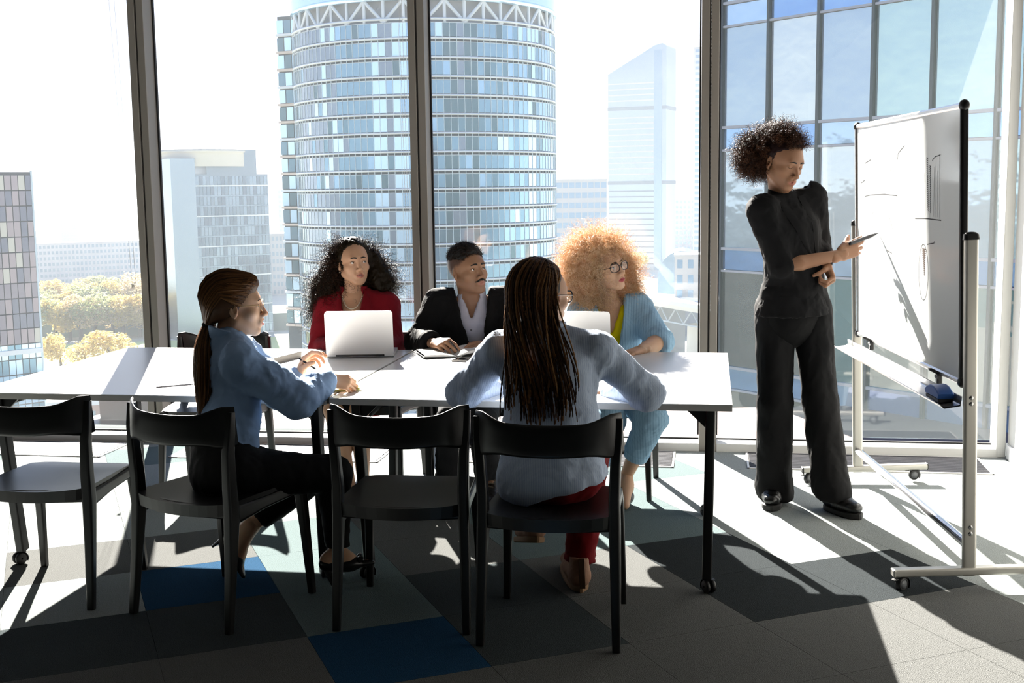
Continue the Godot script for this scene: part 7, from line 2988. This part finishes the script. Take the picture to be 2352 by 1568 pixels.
func build_desk_things() -> void:
	laptop("silver laptop open in front of the woman in the red blazer", Vector3(-1.738, 0, -5.205), Vector3(-1.434, 0, -5.262), 0.208, 0.16)
	laptop("silver laptop half hidden by the braided woman, in front of the blonde woman", Vector3(-0.755, 0, -5.315), Vector3(-0.440, 0, -5.305), 0.205, 0.20)
	# the man's open notebook
	var nb := thing("notebook", "open notebook with white pages and a dark cover under the man's hands", "notebook", Vector3(-1.185, TABLE_Y, -5.365), 0.42)
	var cover := mat("notebook_cover", Color(0.035, 0.035, 0.04), 0.5)
	var paper := mat("paper_white", Color(0.86, 0.86, 0.85), 0.8)
	for s in [-1.0, 1.0]:
		var m := Mesher.new()
		var tilt: float = 0.03 if s < 0 else 0.17
		var b := Basis(Vector3.BACK, s * tilt)
		m.box(b * Vector3(s * 0.076, 0.003, 0), Vector3(0.152, 0.003, 0.215), 0.001, b)
		part("cover", m.mesh(), cover, nb)
		m = Mesher.new()
		var rows := []
		for i in 9:
			var u := i / 8.0
			var y := 0.005 + 0.013 * sin(minf(u * 3.0, PI / 2)) * (1.0 - 0.35 * u)
			rows.append([b * Vector3(s * u * 0.148, y, 0.104), b * Vector3(s * u * 0.148, y, -0.104)])
		if s < 0:
			rows.reverse()
		m.sheet(rows)
		for i in 8:
			for e in [0, 1]:
				var p: Vector3 = rows[i][e]
				var q: Vector3 = rows[i + 1][e]
				var pl := Vector3(p.x, p.y, p.z) - b.y * 0.012
				var ql := Vector3(q.x, q.y, q.z) - b.y * 0.012
				if e == 0:
					m.quad(p, pl, ql, q)
				else:
					m.quad(q, ql, pl, p)
		part("pages", m.mesh(), paper, nb)
	var pen := thing("pen", "pen between the fingers of the man, its point on the notebook page", "pen", Vector3(-1.169, 0.773, -5.335))
	var pm := Mesher.new()
	pm.tube([Vector3(-0.020, 0.034, -0.006), Vector3(0.016, -0.004, 0.004), Vector3(0.022, -0.011, 0.006)], [0.0042, 0.0038, 0.0008], 10)
	part("barrel", pm.mesh(), mat("pen_dark", Color(0.05, 0.05, 0.06), 0.35), pen)
	# phone
	var ph := thing("smartphone", "smartphone lying face up between the man's notebook and the braided woman's sleeve", "phone", Vector3(-1.062, TABLE_Y, -5.165), -0.12)
	var m2 := Mesher.new()
	m2.sweep([Vector3(-0.072, 0.0045, 0), Vector3(0.072, 0.0045, 0)], round_section(0.072, 0.008, 0.003), [Vector2.ONE], Vector3.UP)
	part("case", m2.mesh(), mat("phone_silver", Color(0.72, 0.71, 0.69), 0.3, 0.6), ph)
	m2 = Mesher.new()
	m2.box(Vector3(0, 0.0088, 0), Vector3(0.136, 0.0006, 0.066))
	part("screen", m2.mesh(), mat("phone_glass", Color(0.02, 0.02, 0.025), 0.06), ph)
	# thick closed organiser beyond the ponytailed woman's shoulder
	var og := thing("organiser", "closed thick notebook with grey page edges on the left table, beyond the blue shoulder", "notebook", Vector3(-1.965, TABLE_Y, -5.13), 1.36)
	m2 = Mesher.new()
	m2.box(Vector3(0, 0.0135, 0.0), Vector3(0.225, 0.022, 0.15), 0.002)
	part("pages", m2.mesh(), mat("page_edge", Color(0.50, 0.47, 0.42), 0.85), og)
	m2 = Mesher.new()
	for y in [0.0015, 0.0265]:
		m2.box(Vector3(0, y, 0), Vector3(0.232, 0.003, 0.156), 0.001)
	m2.box(Vector3(0, 0.014, 0.077), Vector3(0.232, 0.026, 0.003), 0.001)
	part("cover", m2.mesh(), mat("organiser_cover", Color(0.62, 0.60, 0.57), 0.6), og)
	var loose := [["paper_sheet", "white paper sheet on the left table near the empty far chair", Vector3(-2.08, TABLE_Y + 0.0008, -5.33), 0.3, Vector2(0.297, 0.21)], ["paper_sheet", "white paper sheet lying under the ponytailed woman's forearms", Vector3(-1.60, TABLE_Y + 0.0008, -4.43), -0.35, Vector2(0.21, 0.297)]]
	for q in loose:
		m2 = Mesher.new()
		m2.box(Vector3.ZERO, Vector3(q[4].x, 0.0008, q[4].y))
		var o := part(numbered(q[0]), m2.mesh(), paper, self, Transform3D(Basis(Vector3.UP, q[3]), q[2]))
		tag(o, q[1], "paper")
	# pale yellow note pad at the joint of the tables
	var pad := thing("notepad", "pale yellow note sheets curling over the joint of the tables by the blue cuff", "notepad", Vector3(-1.405, TABLE_Y, -4.37), 0.5)
	for k in 3:
		m2 = Mesher.new()
		var rows := []
		for i in 7:
			var u := i / 6.0
			rows.append([Vector3(-0.06 + k * 0.006, 0.003 + 0.004 * k + 0.030 * u * u * (0.25 + 0.3 * k), 0.06 - 0.12 * u), Vector3(0.06 + k * 0.006, 0.003 + 0.004 * k + 0.022 * u * u * (0.2 + 0.4 * k), 0.06 - 0.12 * u)])
		rows.reverse()
		m2.sheet(rows)
		var back := Mesher.new()
		part("note_sheet", m2.mesh(), mat("note_yellow", Color(0.86, 0.86, 0.62), 0.85), pad)
	# pencil
	var pc := thing("pencil", "grey pencil lying alone on the empty end of the left table", "pencil", Vector3(-2.09, TABLE_Y + 0.004, -4.381), atan2(0.06, 0.081))
	m2 = Mesher.new()
	m2.tube([Vector3(-0.075, 0, 0), Vector3(0.06, 0, 0), Vector3(0.078, 0, 0)], [0.0038, 0.0038, 0.0006], 6)
	part("shaft", m2.mesh(), mat("pencil_grey", Color(0.40, 0.38, 0.37), 0.5), pc)
	# charging cable from the laptop
	var cb := thing("cable", "thin white charging cable running left from the silver laptop", "cable", Vector3(-1.85, TABLE_Y, -5.40))
	m2 = Mesher.new()
	var pts := []
	var rr := []
	for i in 25:
		var u := i / 24.0
		pts.append(Vector3(-0.20 + 0.32 * u, 0.003, 0.02 + 0.02 * sin(u * 7.0) + 0.06 * u * u))
		rr.append(0.0022)
	m2.tube(pts, rr, 6)
	part("cord", m2.mesh(), mat("cable_grey", Color(0.55, 0.54, 0.53), 0.6), cb)
	# blind chains
	chain("long double blind chain with a clear clip hanging in the leftmost window", [[Vector3(-3.452, 3.0, -6.60), Vector3(-3.390, 0.955, -6.60)], [Vector3(-3.418, 3.0, -6.60), Vector3(-3.365, 0.925, -6.60), Vector3(-3.368, 0.885, -6.60), Vector3(-3.372, 0.925, -6.60), Vector3(-3.384, 0.95, -6.60)], [Vector3(-3.392, 0.95, -6.60), Vector3(-3.390, 0.915, -6.60), Vector3(-3.383, 0.915, -6.60), Vector3(-3.384, 0.95, -6.60)]], Vector3(-3.386, 0.957, -6.60))
	chain("double blind chain hanging against the left side of the middle mullion", [[Vector3(-1.745, 3.0, -6.69), Vector3(-1.728, 0.80, -6.69)], [Vector3(-1.728, 3.0, -6.69), Vector3(-1.715, 0.80, -6.69), Vector3(-1.722, 0.775, -6.69), Vector3(-1.728, 0.80, -6.69)]], Vector3.ZERO)
	chain("single pale blind chain hanging down the groove of the third mullion", [[Vector3(-0.012, 3.0, -6.74), Vector3(-0.004, 0.80, -6.74)]], Vector3.ZERO)
	chain("faint blind chain hanging before the white wall at the right edge", [[Vector3(1.602, 3.0, -6.50), Vector3(1.602, 0.72, -6.50)], [Vector3(1.602, 3.0, -6.46), Vector3(1.602, 0.72, -6.46), Vector3(1.602, 0.70, -6.48), Vector3(1.602, 0.72, -6.50)]], Vector3.ZERO)
